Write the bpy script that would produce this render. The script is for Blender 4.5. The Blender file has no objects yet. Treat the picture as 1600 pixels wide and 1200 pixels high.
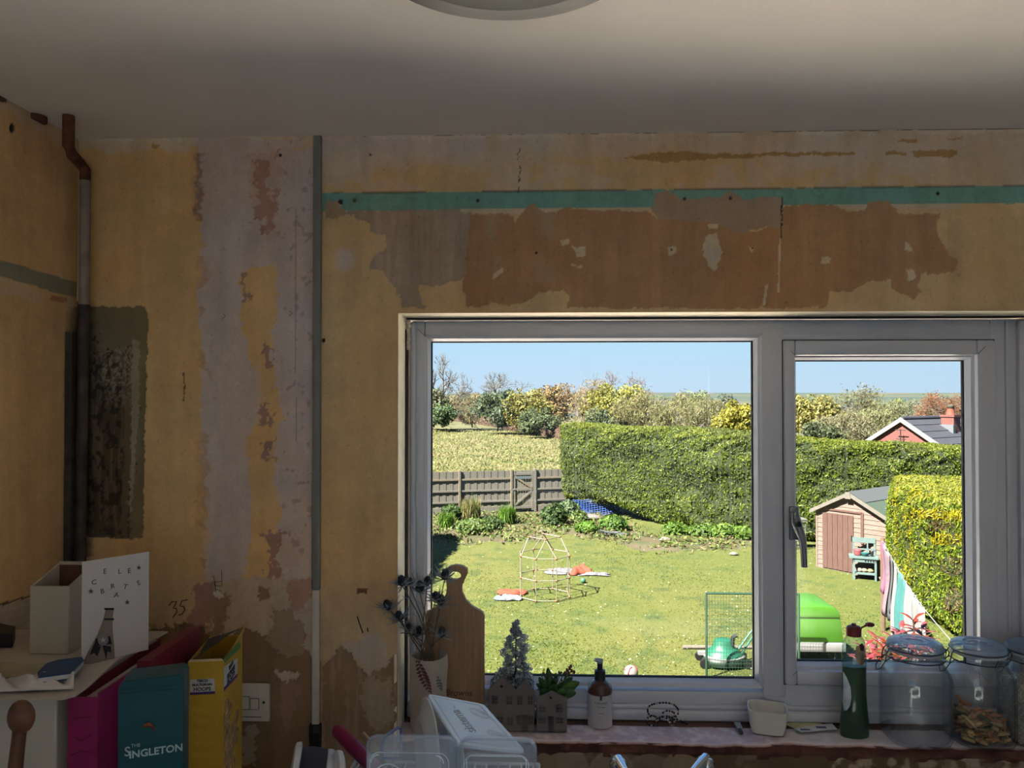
import bpy, bmesh, math, random
import numpy as np
from mathutils import Vector, Matrix, Euler

# ------------------------------------------------------------------ camera, sky, sun, exposure
SC = bpy.context.scene
COL = SC.collection
YAW, PITCH = math.radians(2.0), math.radians(0.85)
CAM = Vector((0.0, 0.0, 1.70))
cd = bpy.data.cameras.new('camera'); cam = bpy.data.objects.new('camera', cd); COL.objects.link(cam)
cam.location = CAM; cam.rotation_euler = (math.pi/2 + PITCH, 0, YAW)
cd.sensor_width = 36.0; cd.lens = 27.0; cd.clip_start = 0.02; cd.clip_end = 6000
SC.camera = cam

world = bpy.data.worlds.new('sky'); SC.world = world; world.use_nodes = True
wt = world.node_tree; wt.nodes.clear()
wo = wt.nodes.new('ShaderNodeOutputWorld'); wb = wt.nodes.new('ShaderNodeBackground')
tc = wt.nodes.new('ShaderNodeTexCoord'); sx = wt.nodes.new('ShaderNodeSeparateXYZ'); rp = wt.nodes.new('ShaderNodeValToRGB')
wt.links.new(tc.outputs['Generated'], sx.inputs[0]); wt.links.new(sx.outputs['Z'], rp.inputs[0])
cr = rp.color_ramp; cr.interpolation = 'EASE'
cr.elements[0].position = 0.0; cr.elements[0].color = (0.58, 0.77, 0.96, 1)
cr.elements[1].position = 1.0; cr.elements[1].color = (0.16, 0.36, 0.80, 1)
e = cr.elements.new(0.09); e.color = (0.50, 0.79, 1.0, 1)
e = cr.elements.new(0.30); e.color = (0.28, 0.52, 0.92, 1)
wt.links.new(rp.outputs[0], wb.inputs[0]); wb.inputs[1].default_value = 1.0
wt.links.new(wb.outputs[0], wo.inputs[0])

sd = bpy.data.lights.new('sun', 'SUN'); sun = bpy.data.objects.new('sun', sd); COL.objects.link(sun)
sd.energy = 53.0; sd.angle = math.radians(0.53); sd.color = (1.0, 0.94, 0.84)
SUN_EL = math.radians(48); SUN_DIR = Vector((0.78*math.cos(SUN_EL), 0.62*math.cos(SUN_EL), -math.sin(SUN_EL)))
sun.location = (-12, -10, 30)
sun.rotation_euler = SUN_DIR.to_track_quat('-Z', 'Y').to_euler()

vs = SC.view_settings
vs.view_transform = 'Standard'; vs.look = 'None'; vs.gamma = 1.0; vs.use_curve_mapping = False
vs.exposure = 0.0
cy = SC.cycles
cy.use_denoising = True; cy.max_bounces = 12; cy.diffuse_bounces = 7; cy.glossy_bounces = 4
cy.transmission_bounces = 8; cy.transparent_max_bounces = 24; cy.caustics_reflective = False
cy.sample_clamp_indirect = 8.0

# ------------------------------------------------------------------ helpers
FOC = 1200.0
_f = Vector((-math.sin(YAW)*math.cos(PITCH), math.cos(YAW)*math.cos(PITCH), math.sin(PITCH)))
_r = Vector((math.cos(YAW), math.sin(YAW), 0)); _u = _r.cross(_f)
def ray(px, py): return _f + _r*((px-800)/FOC) - _u*((py-600)/FOC)
def P(px, py, Y):                       # the point of plane y = Y that shows at that pixel
    d = ray(px, py); return CAM + d*(Y/d.y)
def PX(px, py, X):
    d = ray(px, py); return CAM + d*(X/d.x)
GZ = -3.4
def G(px, py, z=GZ):                    # the point of the ground
    d = ray(px, py); return CAM + d*((z-CAM.z)/d.z)
def proj(x, y, z):                      # numpy arrays -> pixel
    dx, dy, dz = x-CAM.x, y-CAM.y, z-CAM.z
    w = dx*_f.x+dy*_f.y+dz*_f.z; a = dx*_r.x+dy*_r.y+dz*_r.z; b = dx*_u.x+dy*_u.y+dz*_u.z
    return 800+FOC*a/w, 600-FOC*b/w
rng = np.random.default_rng(7); random.seed(7)

def lin(c): c = c/255.0; return c/12.92 if c <= 0.04045 else ((c+0.055)/1.055)**2.4
def S(r, g, b): return (lin(r), lin(g), lin(b))

MATS = {}
def mat(name, col, rough=0.6, var=0.12, scale=30, bump=0.0, bscale=None, metal=0.0, stretch=(1,1,1), col2=None, spec=0.4, trans=0.0, ior=1.45, alpha=1.0, detail=4, coat=0, sheen=0):
    if name in MATS: return MATS[name]
    m = bpy.data.materials.new(name); m.use_nodes = True; nt = m.node_tree; b = nt.nodes['Principled BSDF']
    tcn = nt.nodes.new('ShaderNodeTexCoord'); mp = nt.nodes.new('ShaderNodeMapping'); mp.inputs['Scale'].default_value = stretch
    nt.links.new(tcn.outputs['Object'], mp.inputs[0])
    nz = nt.nodes.new('ShaderNodeTexNoise'); nz.inputs['Scale'].default_value = scale; nz.inputs['Detail'].default_value = detail
    nt.links.new(mp.outputs[0], nz.inputs['Vector'])
    mx = nt.nodes.new('ShaderNodeMix'); mx.data_type = 'RGBA'
    c2 = col2 if col2 else tuple(min(1, c*(1+var)) for c in col)
    c1 = col if col2 else tuple(c*(1-var) for c in col)
    mx.inputs[6].default_value = (*c1, 1); mx.inputs[7].default_value = (*c2, 1)
    rr = nt.nodes.new('ShaderNodeMapRange'); rr.inputs[1].default_value = 0.3; rr.inputs[2].default_value = 0.7
    nt.links.new(nz.outputs[0], rr.inputs[0]); nt.links.new(rr.outputs[0], mx.inputs[0]); nt.links.new(mx.outputs[2], b.inputs['Base Color'])
    b.inputs['Roughness'].default_value = rough; b.inputs['Metallic'].default_value = metal
    b.inputs['Specular IOR Level'].default_value = spec; b.inputs['IOR'].default_value = ior
    b.inputs['Transmission Weight'].default_value = trans; b.inputs['Coat Weight'].default_value = coat; b.inputs['Sheen Weight'].default_value = sheen
    if bump:
        n2 = nt.nodes.new('ShaderNodeTexNoise'); n2.inputs['Scale'].default_value = bscale or scale*2; n2.inputs['Detail'].default_value = 5
        nt.links.new(mp.outputs[0], n2.inputs['Vector'])
        bp = nt.nodes.new('ShaderNodeBump'); bp.inputs['Strength'].default_value = bump; bp.inputs['Distance'].default_value = 0.01
        nt.links.new(n2.outputs[0], bp.inputs['Height']); nt.links.new(bp.outputs[0], b.inputs['Normal'])
    if alpha < 1.0:
        out = nt.nodes['Material Output']; tr = nt.nodes.new('ShaderNodeBsdfTransparent'); ms = nt.nodes.new('ShaderNodeMixShader')
        ms.inputs[0].default_value = alpha; nt.links.new(tr.outputs[0], ms.inputs[1]); nt.links.new(b.outputs[0], ms.inputs[2]); nt.links.new(ms.outputs[0], out.inputs[0])
    MATS[name] = m; return m
def vmat(name, rough=0.8, bump=0.0, bscale=80, transl=0.0, spec=0.3, var=0.0):     # albedo from the mesh's own colour attribute
    if name in MATS: return MATS[name]
    m = bpy.data.materials.new(name); m.use_nodes = True; nt = m.node_tree; b = nt.nodes['Principled BSDF']
    at = nt.nodes.new('ShaderNodeAttribute'); at.attribute_name = 'Col'
    src = at.outputs['Color']
    tcn = nt.nodes.new('ShaderNodeTexCoord')
    if var:
        nz = nt.nodes.new('ShaderNodeTexNoise'); nz.inputs['Scale'].default_value = bscale*1.5; nz.inputs['Detail'].default_value = 6
        nt.links.new(tcn.outputs['Object'], nz.inputs['Vector'])
        mr = nt.nodes.new('ShaderNodeMapRange'); mr.inputs[1].default_value = .25; mr.inputs[2].default_value = .75; mr.inputs[3].default_value = 1-var; mr.inputs[4].default_value = 1+var
        nt.links.new(nz.outputs[0], mr.inputs[0])
        vm = nt.nodes.new('ShaderNodeVectorMath'); vm.operation = 'SCALE'; nt.links.new(src, vm.inputs[0]); nt.links.new(mr.outputs[0], vm.inputs['Scale']); src = vm.outputs[0]
    nt.links.new(src, b.inputs['Base Color'])
    b.inputs['Roughness'].default_value = rough; b.inputs['Specular IOR Level'].default_value = spec
    if bump:
        n2 = nt.nodes.new('ShaderNodeTexNoise'); n2.inputs['Scale'].default_value = bscale; n2.inputs['Detail'].default_value = 6
        nt.links.new(tcn.outputs['Object'], n2.inputs['Vector'])
        bp = nt.nodes.new('ShaderNodeBump'); bp.inputs['Strength'].default_value = bump; bp.inputs['Distance'].default_value = 0.004
        nt.links.new(n2.outputs[0], bp.inputs['Height']); nt.links.new(bp.outputs[0], b.inputs['Normal'])
    if transl:
        out = nt.nodes['Material Output']; tl = nt.nodes.new('ShaderNodeBsdfTranslucent'); nt.links.new(src, tl.inputs[0])
        ms = nt.nodes.new('ShaderNodeMixShader'); ms.inputs[0].default_value = transl
        nt.links.new(b.outputs[0], ms.inputs[1]); nt.links.new(tl.outputs[0], ms.inputs[2]); nt.links.new(ms.outputs[0], out.inputs[0])
    MATS[name] = m; return m
def glassmat(name, tint=(1,1,1), edge=(0.75,0.85,0.9), rough=0.0, base=0.0, power=1.0, film=0.0, fcol=(.8,.85,.9), refl=0.03):
    # a thin sheet of glass: light goes straight through, Fresnel share is mirrored, the sheet gets denser at a slant
    if name in MATS: return MATS[name]
    m = bpy.data.materials.new(name); m.use_nodes = True; nt = m.node_tree; nt.nodes.clear()
    out = nt.nodes.new('ShaderNodeOutputMaterial'); tr = nt.nodes.new('ShaderNodeBsdfTransparent'); gl = nt.nodes.new('ShaderNodeBsdfGlossy')
    lw = nt.nodes.new('ShaderNodeLayerWeight'); lw.inputs[0].default_value = 0.5
    pw = nt.nodes.new('ShaderNodeMath'); pw.operation = 'POWER'; nt.links.new(lw.outputs['Facing'], pw.inputs[0]); pw.inputs[1].default_value = power
    mc = nt.nodes.new('ShaderNodeMix'); mc.data_type = 'RGBA'; mc.inputs[6].default_value = (*tint, 1); mc.inputs[7].default_value = (*edge, 1)
    nt.links.new(pw.outputs[0], mc.inputs[0]); nt.links.new(mc.outputs[2], tr.inputs[0])
    gl.inputs['Roughness'].default_value = rough
    p5 = nt.nodes.new('ShaderNodeMath'); p5.operation = 'POWER'; nt.links.new(lw.outputs['Facing'], p5.inputs[0]); p5.inputs[1].default_value = 5.0
    fr = nt.nodes.new('ShaderNodeMath'); fr.operation = 'MULTIPLY_ADD'; nt.links.new(p5.outputs[0], fr.inputs[0]); fr.inputs[1].default_value = 1-refl; fr.inputs[2].default_value = refl
    ms = nt.nodes.new('ShaderNodeMixShader'); nt.links.new(fr.outputs[0], ms.inputs[0]); nt.links.new(tr.outputs[0], ms.inputs[1]); nt.links.new(gl.outputs[0], ms.inputs[2])
    last = ms
    if film:
        df = nt.nodes.new('ShaderNodeBsdfDiffuse'); df.inputs[0].default_value = (*fcol, 1); tl = nt.nodes.new('ShaderNodeBsdfTranslucent'); tl.inputs[0].default_value = (*fcol, 1)
        ad = nt.nodes.new('ShaderNodeMixShader'); ad.inputs[0].default_value = .5; nt.links.new(df.outputs[0], ad.inputs[1]); nt.links.new(tl.outputs[0], ad.inputs[2])
        m2 = nt.nodes.new('ShaderNodeMixShader'); m2.inputs[0].default_value = film
        nt.links.new(ms.outputs[0], m2.inputs[1]); nt.links.new(ad.outputs[0], m2.inputs[2]); last = m2
    nt.links.new(last.outputs[0], out.inputs[0]); MATS[name] = m; return m

OFF = {}
def tag(o, label=None, cat=None, group=None, kind=None):
    if label: o['label'] = label
    if cat: o['category'] = cat
    if group: o['group'] = group
    if kind: o['kind'] = kind
    return o
def thing(name, label, cat, loc=(0,0,0), group=None):
    o = bpy.data.objects.new(name, None); COL.objects.link(o); o.location = loc; o.empty_display_size = 0.05
    OFF[o.name] = Vector(loc); return tag(o, label, cat, group)
def link(name, me, m, parent=None):
    o = bpy.data.objects.new(name, me); COL.objects.link(o)
    if m is not None: me.materials.append(m)
    if parent is not None: o.parent = parent; OFF[o.name] = OFF[parent.name]
    return o
def npmesh(name, V, F, m, parent=None, col=None, smooth=False, base=None):
    """V (n,3) world coordinates, F (k,3 or 4); col per vertex (n,3)"""
    V = np.asarray(V, dtype=np.float32); F = np.asarray(F, dtype=np.int32)
    if parent is not None: off = np.array(OFF[parent.name])
    elif base is not None: off = np.array(base)
    else: off = np.array([(V[:,0].min()+V[:,0].max())/2, (V[:,1].min()+V[:,1].max())/2, V[:,2].min()])
    V = (V - off).astype(np.float32)
    me = bpy.data.meshes.new(name); k = F.shape[1]
    me.vertices.add(len(V)); me.vertices.foreach_set('co', V.ravel())
    me.loops.add(F.size); me.loops.foreach_set('vertex_index', F.ravel())
    me.polygons.add(len(F)); me.polygons.foreach_set('loop_start', np.arange(0, F.size, k, dtype=np.int32))
    try: me.polygons.foreach_set('loop_total', np.full(len(F), k, dtype=np.int32))
    except Exception: pass
    if smooth: me.polygons.foreach_set('use_smooth', np.ones(len(F), dtype=bool))
    me.update(calc_edges=True)
    if col is not None:
        a = me.color_attributes.new('Col', 'FLOAT_COLOR', 'POINT')
        a.data.foreach_set('color', np.concatenate([np.asarray(col, dtype=np.float32), np.ones((len(V),1), np.float32)], 1).ravel())
    o = link(name, me, m, parent)
    if parent is None: o.location = Vector(off.tolist()); OFF[o.name] = Vector(off.tolist())
    return o

class MB:
    def __init__(s, M=None): s.v = []; s.f = []; s.M = M
    def add(s, vs, fs):
        n = len(s.v)
        s.v += [tuple(s.M @ Vector(v)) if s.M else tuple(v) for v in vs]
        s.f += [tuple(i+n for i in f) for f in fs]; return s
    def box(s, x0, x1, y0, y1, z0, z1):
        return s.add([(x0,y0,z0),(x1,y0,z0),(x1,y1,z0),(x0,y1,z0),(x0,y0,z1),(x1,y0,z1),(x1,y1,z1),(x0,y1,z1)],
                     [(3,2,1,0),(4,5,6,7),(0,1,5,4),(1,2,6,5),(2,3,7,6),(3,0,4,7)])
    def tube(s, pts, r, n=8, cap=True, closed=False):
        pts = [Vector(p) for p in pts]; k = len(pts); rad = r if isinstance(r, (list, tuple)) else [r]*k
        vs = []; fs = []; prev = None
        for i, p in enumerate(pts):
            a = pts[i-1] if (i > 0 or closed) else pts[i]; b = pts[(i+1) % k] if (i < k-1 or closed) else pts[i]
            t = (b-a); t = t.normalized() if t.length > 1e-9 else Vector((0,0,1))
            if prev is None:
                q = Vector((0,0,1)) if abs(t.z) < 0.9 else Vector((1,0,0)); nn = t.cross(q).normalized()
            else:
                nn = prev - t*prev.dot(t); nn = nn.normalized() if nn.length > 1e-6 else t.orthogonal().normalized()
            prev = nn; bb = t.cross(nn)
            for j in range(n):
                a2 = 2*math.pi*j/n; vs.append(p + (nn*math.cos(a2)+bb*math.sin(a2))*rad[i])
        for i in range(k if closed else k-1):
            for j in range(n):
                fs.append((i*n+j, i*n+(j+1) % n, ((i+1) % k)*n+(j+1) % n, ((i+1) % k)*n+j))
        if cap and not closed: fs += [tuple(range(n-1, -1, -1)), tuple((k-1)*n+j for j in range(n))]
        return s.add(vs, fs)
    def lathe(s, prof, c=(0,0,0), n=32, sx=1, sy=1, p=2.0, cap0=True, cap1=True):
        vs = []; fs = []
        for (r, z) in prof:
            for j in range(n):
                a = 2*math.pi*j/n; ca, sa = math.cos(a), math.sin(a); k = (abs(ca)**p+abs(sa)**p)**(-1/p)
                vs.append((c[0]+r*k*ca*sx, c[1]+r*k*sa*sy, c[2]+z))
        for i in range(len(prof)-1):
            for j in range(n): fs.append((i*n+j, i*n+(j+1) % n, (i+1)*n+(j+1) % n, (i+1)*n+j))
        if cap0: fs.append(tuple(range(n-1, -1, -1)))
        if cap1: fs.append(tuple((len(prof)-1)*n+j for j in range(n)))
        return s.add(vs, fs)
    def prism(s, poly, o, u, v, t):     # polygon in the plane o + a u + b v, extruded by vector t
        o, u, v, t = Vector(o), Vector(u), Vector(v), Vector(t); k = len(poly)
        A = [o+u*a+v*b for a, b in poly]; B = [p+t for p in A]
        fs = [tuple(range(k-1, -1, -1)), tuple(range(k, 2*k))] + [(i, (i+1) % k, k+(i+1) % k, k+i) for i in range(k)]
        return s.add(A+B, fs)
    def ball(s, c, r, n=10, m=6, sx=1, sy=1, sz=1):
        prof = [(r*math.sin(math.pi*i/m), -r*math.cos(math.pi*i/m)) for i in range(1, m)]
        vs = []; fs = []
        for (q, z) in prof:
            for j in range(n): a = 2*math.pi*j/n; vs.append((c[0]+q*math.cos(a)*sx, c[1]+q*math.sin(a)*sy, c[2]+z*sz))
        b0 = len(vs); vs += [(c[0], c[1], c[2]-r*sz), (c[0], c[1], c[2]+r*sz)]
        for i in range(m-2):
            for j in range(n): fs.append((i*n+j, i*n+(j+1) % n, (i+1)*n+(j+1) % n, (i+1)*n+j))
        for j in range(n): fs.append((b0, (j+1) % n, j)); fs.append((b0+1, (m-2)*n+j, (m-2)*n+(j+1) % n))
        return s.add(vs, fs)
    def sheet(s, rows):                 # grid of points
        n = len(rows[0]); vs = [p for r in rows for p in r]
        return s.add(vs, [(i*n+j, i*n+j+1, (i+1)*n+j+1, (i+1)*n+j) for i in range(len(rows)-1) for j in range(n-1)])
    def build(s, name, m, parent=None, smooth=False, bevel=0, seg=2, sub=0, solid=0, base=None, fix=True):
        V = np.array(s.v)
        if parent is not None: off = OFF[parent.name]
        elif base is not None: off = Vector(base)
        else: off = Vector(((V[:,0].min()+V[:,0].max())/2, (V[:,1].min()+V[:,1].max())/2, V[:,2].min()))
        me = bpy.data.meshes.new(name); me.from_pydata([(x-off.x, y-off.y, z-off.z) for x, y, z in s.v], [], s.f)
        bm = bmesh.new(); bm.from_mesh(me)
        if fix: bmesh.ops.recalc_face_normals(bm, faces=bm.faces)
        if bevel:
            ed = [e for e in bm.edges if len(e.link_faces) == 2 and e.calc_face_angle(0) > 0.5]
            bmesh.ops.bevel(bm, geom=ed, offset=bevel, segments=seg, profile=0.5, affect='EDGES', clamp_overlap=True)
        bm.to_mesh(me); bm.free()
        if smooth:
            me.polygons.foreach_set('use_smooth', [True]*len(me.polygons))
            try: me.set_sharp_from_angle(angle=math.radians(40))
            except Exception: pass
        o = link(name, me, m, parent)
        if parent is None: o.location = off; OFF[o.name] = off
        if solid:
            md = o.modifiers.new('thick', 'SOLIDIFY'); md.thickness = solid; md.offset = 0
        if sub:
            md = o.modifiers.new('sub', 'SUBSURF'); md.levels = sub; md.render_levels = sub
        return o
def struct(o, label=None): o['kind'] = 'structure'; return tag(o, label)
def clone(root, loc, label=None, rot=None):
    r = root.copy(); COL.objects.link(r); r.location = loc; OFF[r.name] = Vector(loc)
    if rot is not None: r.rotation_euler = rot
    if label: r['label'] = label
    for ch in list(root.children):
        c = ch.copy(); COL.objects.link(c); c.parent = r; OFF[c.name] = Vector(loc)
        for g in list(ch.children):
            d = g.copy(); COL.objects.link(d); d.parent = c; OFF[d.name] = Vector(loc)
    return r
def text(body, size, o, u, v, m, parent, name='lettering', depth=0.0004, bold=0.0, align='CENTER', shear=0.0, space=1.0):
    cu = bpy.data.curves.new('t', 'FONT'); cu.body = body; cu.size = size; cu.align_x = align; cu.align_y = 'CENTER'
    cu.extrude = depth; cu.offset = bold; cu.shear = shear; cu.space_character = space; cu.resolution_u = 3
    t = bpy.data.objects.new('t', cu); COL.objects.link(t); bpy.context.view_layer.update()
    me = bpy.data.meshes.new_from_object(t.evaluated_get(bpy.context.evaluated_depsgraph_get()))
    bpy.data.objects.remove(t); bpy.data.curves.remove(cu)
    u, v = Vector(u).normalized(), Vector(v).normalized(); n = u.cross(v); o = Vector(o)
    off = OFF[parent.name]
    for vt in me.vertices:
        c = vt.co.copy(); vt.co = o + u*c.x + v*c.y + n*c.z - off
    me.materials.clear(); me.name = name
    return link(name, me, m, parent)

def hashn(ix, iy, seed):
    h = (ix.astype(np.int64)*374761393 + iy.astype(np.int64)*668265263 + seed*974634777) & 0x7fffffff
    h = ((h ^ (h >> 13))*1274126177) & 0x7fffffff
    return ((h ^ (h >> 16)) & 0xffff)/65535.0
def vn(x, y, seed=0):
    ix, iy = np.floor(x), np.floor(y); fx, fy = x-ix, y-iy
    fx, fy = fx*fx*(3-2*fx), fy*fy*(3-2*fy)
    a, b = hashn(ix, iy, seed), hashn(ix+1, iy, seed); c, d = hashn(ix, iy+1, seed), hashn(ix+1, iy+1, seed)
    return (a*(1-fx)+b*fx)*(1-fy)+(c*(1-fx)+d*fx)*fy
def fbm(x, y, seed=0, o=4):
    s = 0; a = 0.5; t = 0
    for i in range(o): s = s+a*vn(x*2**i, y*2**i, seed+i*17); t += a; a *= 0.5
    return s/t
def inpoly(u, v, poly):
    c = np.zeros(u.shape, bool); k = len(poly)
    for i in range(k):
        (x0, y0), (x1, y1) = poly[i], poly[(i+1) % k]
        if y0 == y1: continue
        c ^= ((y0 > v) != (y1 > v)) & (u < (x1-x0)*(v-y0)/(y1-y0)+x0)
    return c
def segd(u, v, pts):                    # distance to a polyline
    d = np.full(u.shape, 1e9)
    for (x0, y0), (x1, y1) in zip(pts[:-1], pts[1:]):
        L = (x1-x0)**2+(y1-y0)**2; t = np.clip(((u-x0)*(x1-x0)+(v-y0)*(y1-y0))/max(L, 1e-9), 0, 1)
        d = np.minimum(d, np.hypot(u-x0-t*(x1-x0), v-y0-t*(y1-y0)))
    return d

# ------------------------------------------------------------------ the room
WY = 1.75                                   # inner face of the window wall
XL = P(121, 400, WY).x; XR = 1.95; YR = -2.6
ZC = P(700, 211, WY).z
HX0, HX1 = P(622, 700, WY).x, P(1594, 700, 1.87).x+.030
HZ1 = P(1000, 488, WY).z; SILL = 0.925; HZ0 = SILL
FY = 1.87                                   # inner face of the window frame
OUTY = 2.06
paint_white = mat('white_ceiling_paint', (.80, .77, .74), .9, .03, 6, bump=.05, bscale=40)
plain_wall = mat('pale_grey_wall_paint', (.56, .56, .56), .9, .08, 4, bump=.1, bscale=60)
masonry = mat('rendered_masonry', (.55, .50, .44), .95, .1, 5, bump=.2, bscale=30)

b = MB().box(XL-.3, XR+.3, YR-.3, OUTY, ZC, ZC+.2); ceiling = struct(b.build('ceiling', paint_white))
b = MB().box(XL-.3, XR+.3, YR-.3, OUTY, -.15, 0); struct(b.build('floor', mat('grey_vinyl_floor', (.27, .28, .31), .5, .08, 8)))
# window wall: masonry round the opening, the stripped plaster face is a child
b = MB()
b.box(XL-.3, HX0-.004, WY+.004, OUTY, 0, ZC).box(HX1+.004, XR+.3, WY+.004, OUTY, 0, ZC).box(HX0-.004, HX1+.004, WY+.004, OUTY, HZ1+.004, ZC).box(HX0-.004, HX1+.004, WY+.004, OUTY, 0, HZ0-.04)
wall_front = struct(b.build('wall_front', plain_wall))

YEL = np.array((.66, .43, .20)); TAN = np.array((.60, .42, .225)); PINK = np.array((.56, .455, .405)); BROWN = np.array((.43, .24, .12))
GREY = np.array((.38, .28, .20)); TEAL = np.array((.185, .36, .295)); BEIGE = np.array((.60, .47, .34)); DARK = np.array((.105, .078, .045))
MUD = np.array((.24, .15, .085)); STAIN = np.array((.42, .25, .19)); CREAM = np.array((.60, .46, .30))

def paint_front(u, v, X, Z):
    n1 = fbm(X*14, Z*14, 1, 4); n2 = fbm(X*60, Z*60, 2, 4); n3 = fbm(X*4, Z*4, 3, 3); ns = fbm(X*110, Z*9, 4, 3)
    w = (fbm(X*40, Z*40, 11, 4)-.5)*16 + (fbm(X*120, Z*120, 12, 3)-.5)*15; w2 = (fbm(X*40, Z*40, 13, 4)-.5)*16 + (fbm(X*120, Z*120, 14, 3)-.5)*15
    uw, vw = u+w, v+w2; us, vs_ = u+w*.35, v+w2*.35
    c = YEL[None]*np.ones((len(u), 1)); d = np.zeros(len(u))
    def mix(m, col, dep=None):
        nonlocal c, d
        m = np.clip(np.asarray(m, float), 0, 1)
        c = c*(1-m[:, None]) + np.asarray(col)[None]*m[:, None]
        if dep is not None: d = d*(1-m)+dep*m
    def poly(p, col, dep=None, warp=1.0):
        mix(inpoly(u+w*warp, v+w2*warp, p), col, dep)
    mix((u > 500)*.65, TAN)
    mix((u > 1480)*np.clip((v-320)/40, 0, 1)*.6, (.50, .36, .20))
    # band over the turquoise strip
    mix(np.clip((262+18*(n3-.5)*4-vw)/26, 0, 1)*(u > 500), BEIGE)
    mix(np.clip((250-vw)/20, 0, 1)*(u > 500)*(u < 760)*.8, PINK*1.02)
    mix((n1 > .56)*(v < 300)*(u > 500)*.35, PINK)
    mix(((u > 1480) & (v < 290))*.7, BEIGE*.95)
    # pale skim under the ceiling at the left, ragged
    mix(np.clip((236+30*(n1-.5)-vw)/6, 0, 1)*(u < 500)*.8, (.60, .50, .37))
    poly([(300, 216), (470, 216), (470, 228), (430, 238), (320, 240)], PINK*1.05)
    # vertical plaster strips left of the conduit
    poly([(311, 238), (500, 232), (500, 905), (318, 905), (326, 840), (312, 700), (318, 560), (308, 470), (318, 380), (308, 300)], PINK, -.0004, .7)
    mix(inpoly(uw, vw, [(345, 240), (400, 235), (385, 420), (350, 600), (330, 900), (318, 900), (312, 700), (316, 400)])*.25, (.66, .58, .52))
    poly([(374, 432), (386, 418), (432, 416), (434, 470), (424, 540), (440, 640), (428, 720), (436, 800), (430, 905), (384, 905), (392, 790), (386, 690), (404, 640), (392, 560), (378, 520)], YEL*1.02, None, 1.0)
    mix(inpoly(uw, vw, [(388, 560), (412, 600), (404, 660), (384, 640), (378, 580)])*.5, PINK)
    for (a0, b0, a1, b1) in ((396, 250, 420, 345), (410, 318, 428, 362), (376, 428, 388, 470), (412, 540, 430, 575), (402, 630, 424, 662), (410, 690, 428, 720), (414, 830, 440, 905), (402, 905, 425, 930), (424, 300, 438, 330), (432, 236, 440, 246)):
        poly([(a0, b0), (a1, b0), (a1-3, (b0+b1)/2), (a1, b1), (a0, b1), (a0+4, (b0+b1)/2)], STAIN*.9, -.0006, 1.3)
    mix(inpoly(uw, vw, [(385, 240), (440, 240), (430, 380), (395, 330)])*.4, STAIN*1.2)
    mix(np.exp(-((uw-311)/5)**2)*(v > 240)*(v < 345)*.85, STAIN*.65)
    mix(np.exp(-((uw-318)/8)**2)*(v > 400)*(v < 900)*(n1 > .5)*.6, (.45, .24, .10))
    mix((np.abs(u-462) < .8)*(v > 325)*(v < 690)*.55, (.2, .14, .11))
    mix(((fbm(X*70, Z*70, 31, 2) > .74) & (u > 440) & (u < 490))*.4, STAIN*.5)
    # mouldy dark patch beside the pipe
    m = inpoly(us, vs_, [(128, 478), (226, 479), (232, 490), (230, 540), (222, 842), (178, 842), (168, 838), (128, 842)])
    mix(m, (.20, .155, .085), -.0015)
    mm = inpoly(u+w*1.2, v+w2*1.2, [(128, 530), (150, 525), (160, 550), (212, 530), (214, 640), (206, 720), (200, 842), (128, 842)])
    stre = np.clip(ns*1.4-.25, 0, 1)
    mix(m*mm, DARK*.75); mix(m*mm*(stre > .42)*.6, (.17, .12, .075))
    mix(m*mm*(v > 535)*(v < 640)*np.clip((fbm(X*260, Z*200, 21, 4)-.42)*5, 0, 1)*np.clip((u-138)/30, 0, 1)*np.clip((650-v)/60, 0, 1)*.75, (.33, .275, .20))
    mix(m*mm*(fbm(X*90, Z*60, 22, 3) > .60)*(u < 190)*.8, (.028, .021, .013))
    mix(m*inpoly(us, vs_, [(206, 530), (218, 532), (216, 640), (210, 720), (206, 800), (202, 800), (205, 640)])*.8, (.34, .28, .20))
    mix((u < 150)*(v > 470)*(v < 870)*np.clip((150-uw)/22, 0, 1)*.9, (.035, .026, .018))  # shadow gap in the corner, painted into the wall colour
    mix(((np.abs(us-287) < 1.2) & (v > 582) & (v < 627))*.9, (.10, .06, .03))
    # bottom left: torn lining paper and brown base coat
    mix(np.clip((vw-903)/4, 0, 1)*(u < 500)*(u > 330)*.9, (.52, .40, .31))
    mix(np.clip((vw-896)/4, 0, 1)*(u < 330)*.6, (.60, .42, .24))
    poly([(300, 915), (330, 905), (345, 930), (330, 960), (318, 1010), (285, 985), (305, 950)], STAIN*.95)
    poly([(335, 925), (352, 920), (358, 965), (348, 985), (352, 1010), (322, 1012), (330, 975)], (.36, .22, .14), -.0008)
    poly([(230, 985), (300, 975), (350, 1000), (350, 1160), (220, 1160)], MUD, -.0012)
    mix((ns > .55)*(v > 975)*(u < 350)*.4, MUD*.6)
    poly([(368, 985), (378, 975), (395, 988), (420, 995), (430, 965), (438, 950), (455, 955), (460, 975), (476, 980), (478, 1000), (472, 1008), (490, 1030), (505, 1030), (505, 1210), (360, 1210)], MUD*1.1, -.0018, .8)
    poly([(424, 945), (436, 955), (452, 950), (462, 972), (474, 975), (470, 1000), (480, 1020), (450, 1030), (425, 1010), (410, 1000), (425, 985)], (.38, .26, .17), -.001, .8)
    poly([(428, 1045), (445, 1052), (470, 1050), (464, 1064), (446, 1070), (436, 1060)], (.60, .46, .36), .0002, .8)
    poly([(430, 1070), (455, 1066), (470, 1075), (460, 1120), (445, 1150), (438, 1100)], (.33, .205, .14), -.001)
    poly([(380, 1135), (400, 1135), (408, 1150), (396, 1160), (400, 1190), (375, 1200)], (.42, .33, .24))
    poly([(403, 916), (416, 918), (420, 934), (408, 938), (402, 930)], (.30, .17, .11), -.002, .6)
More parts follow.
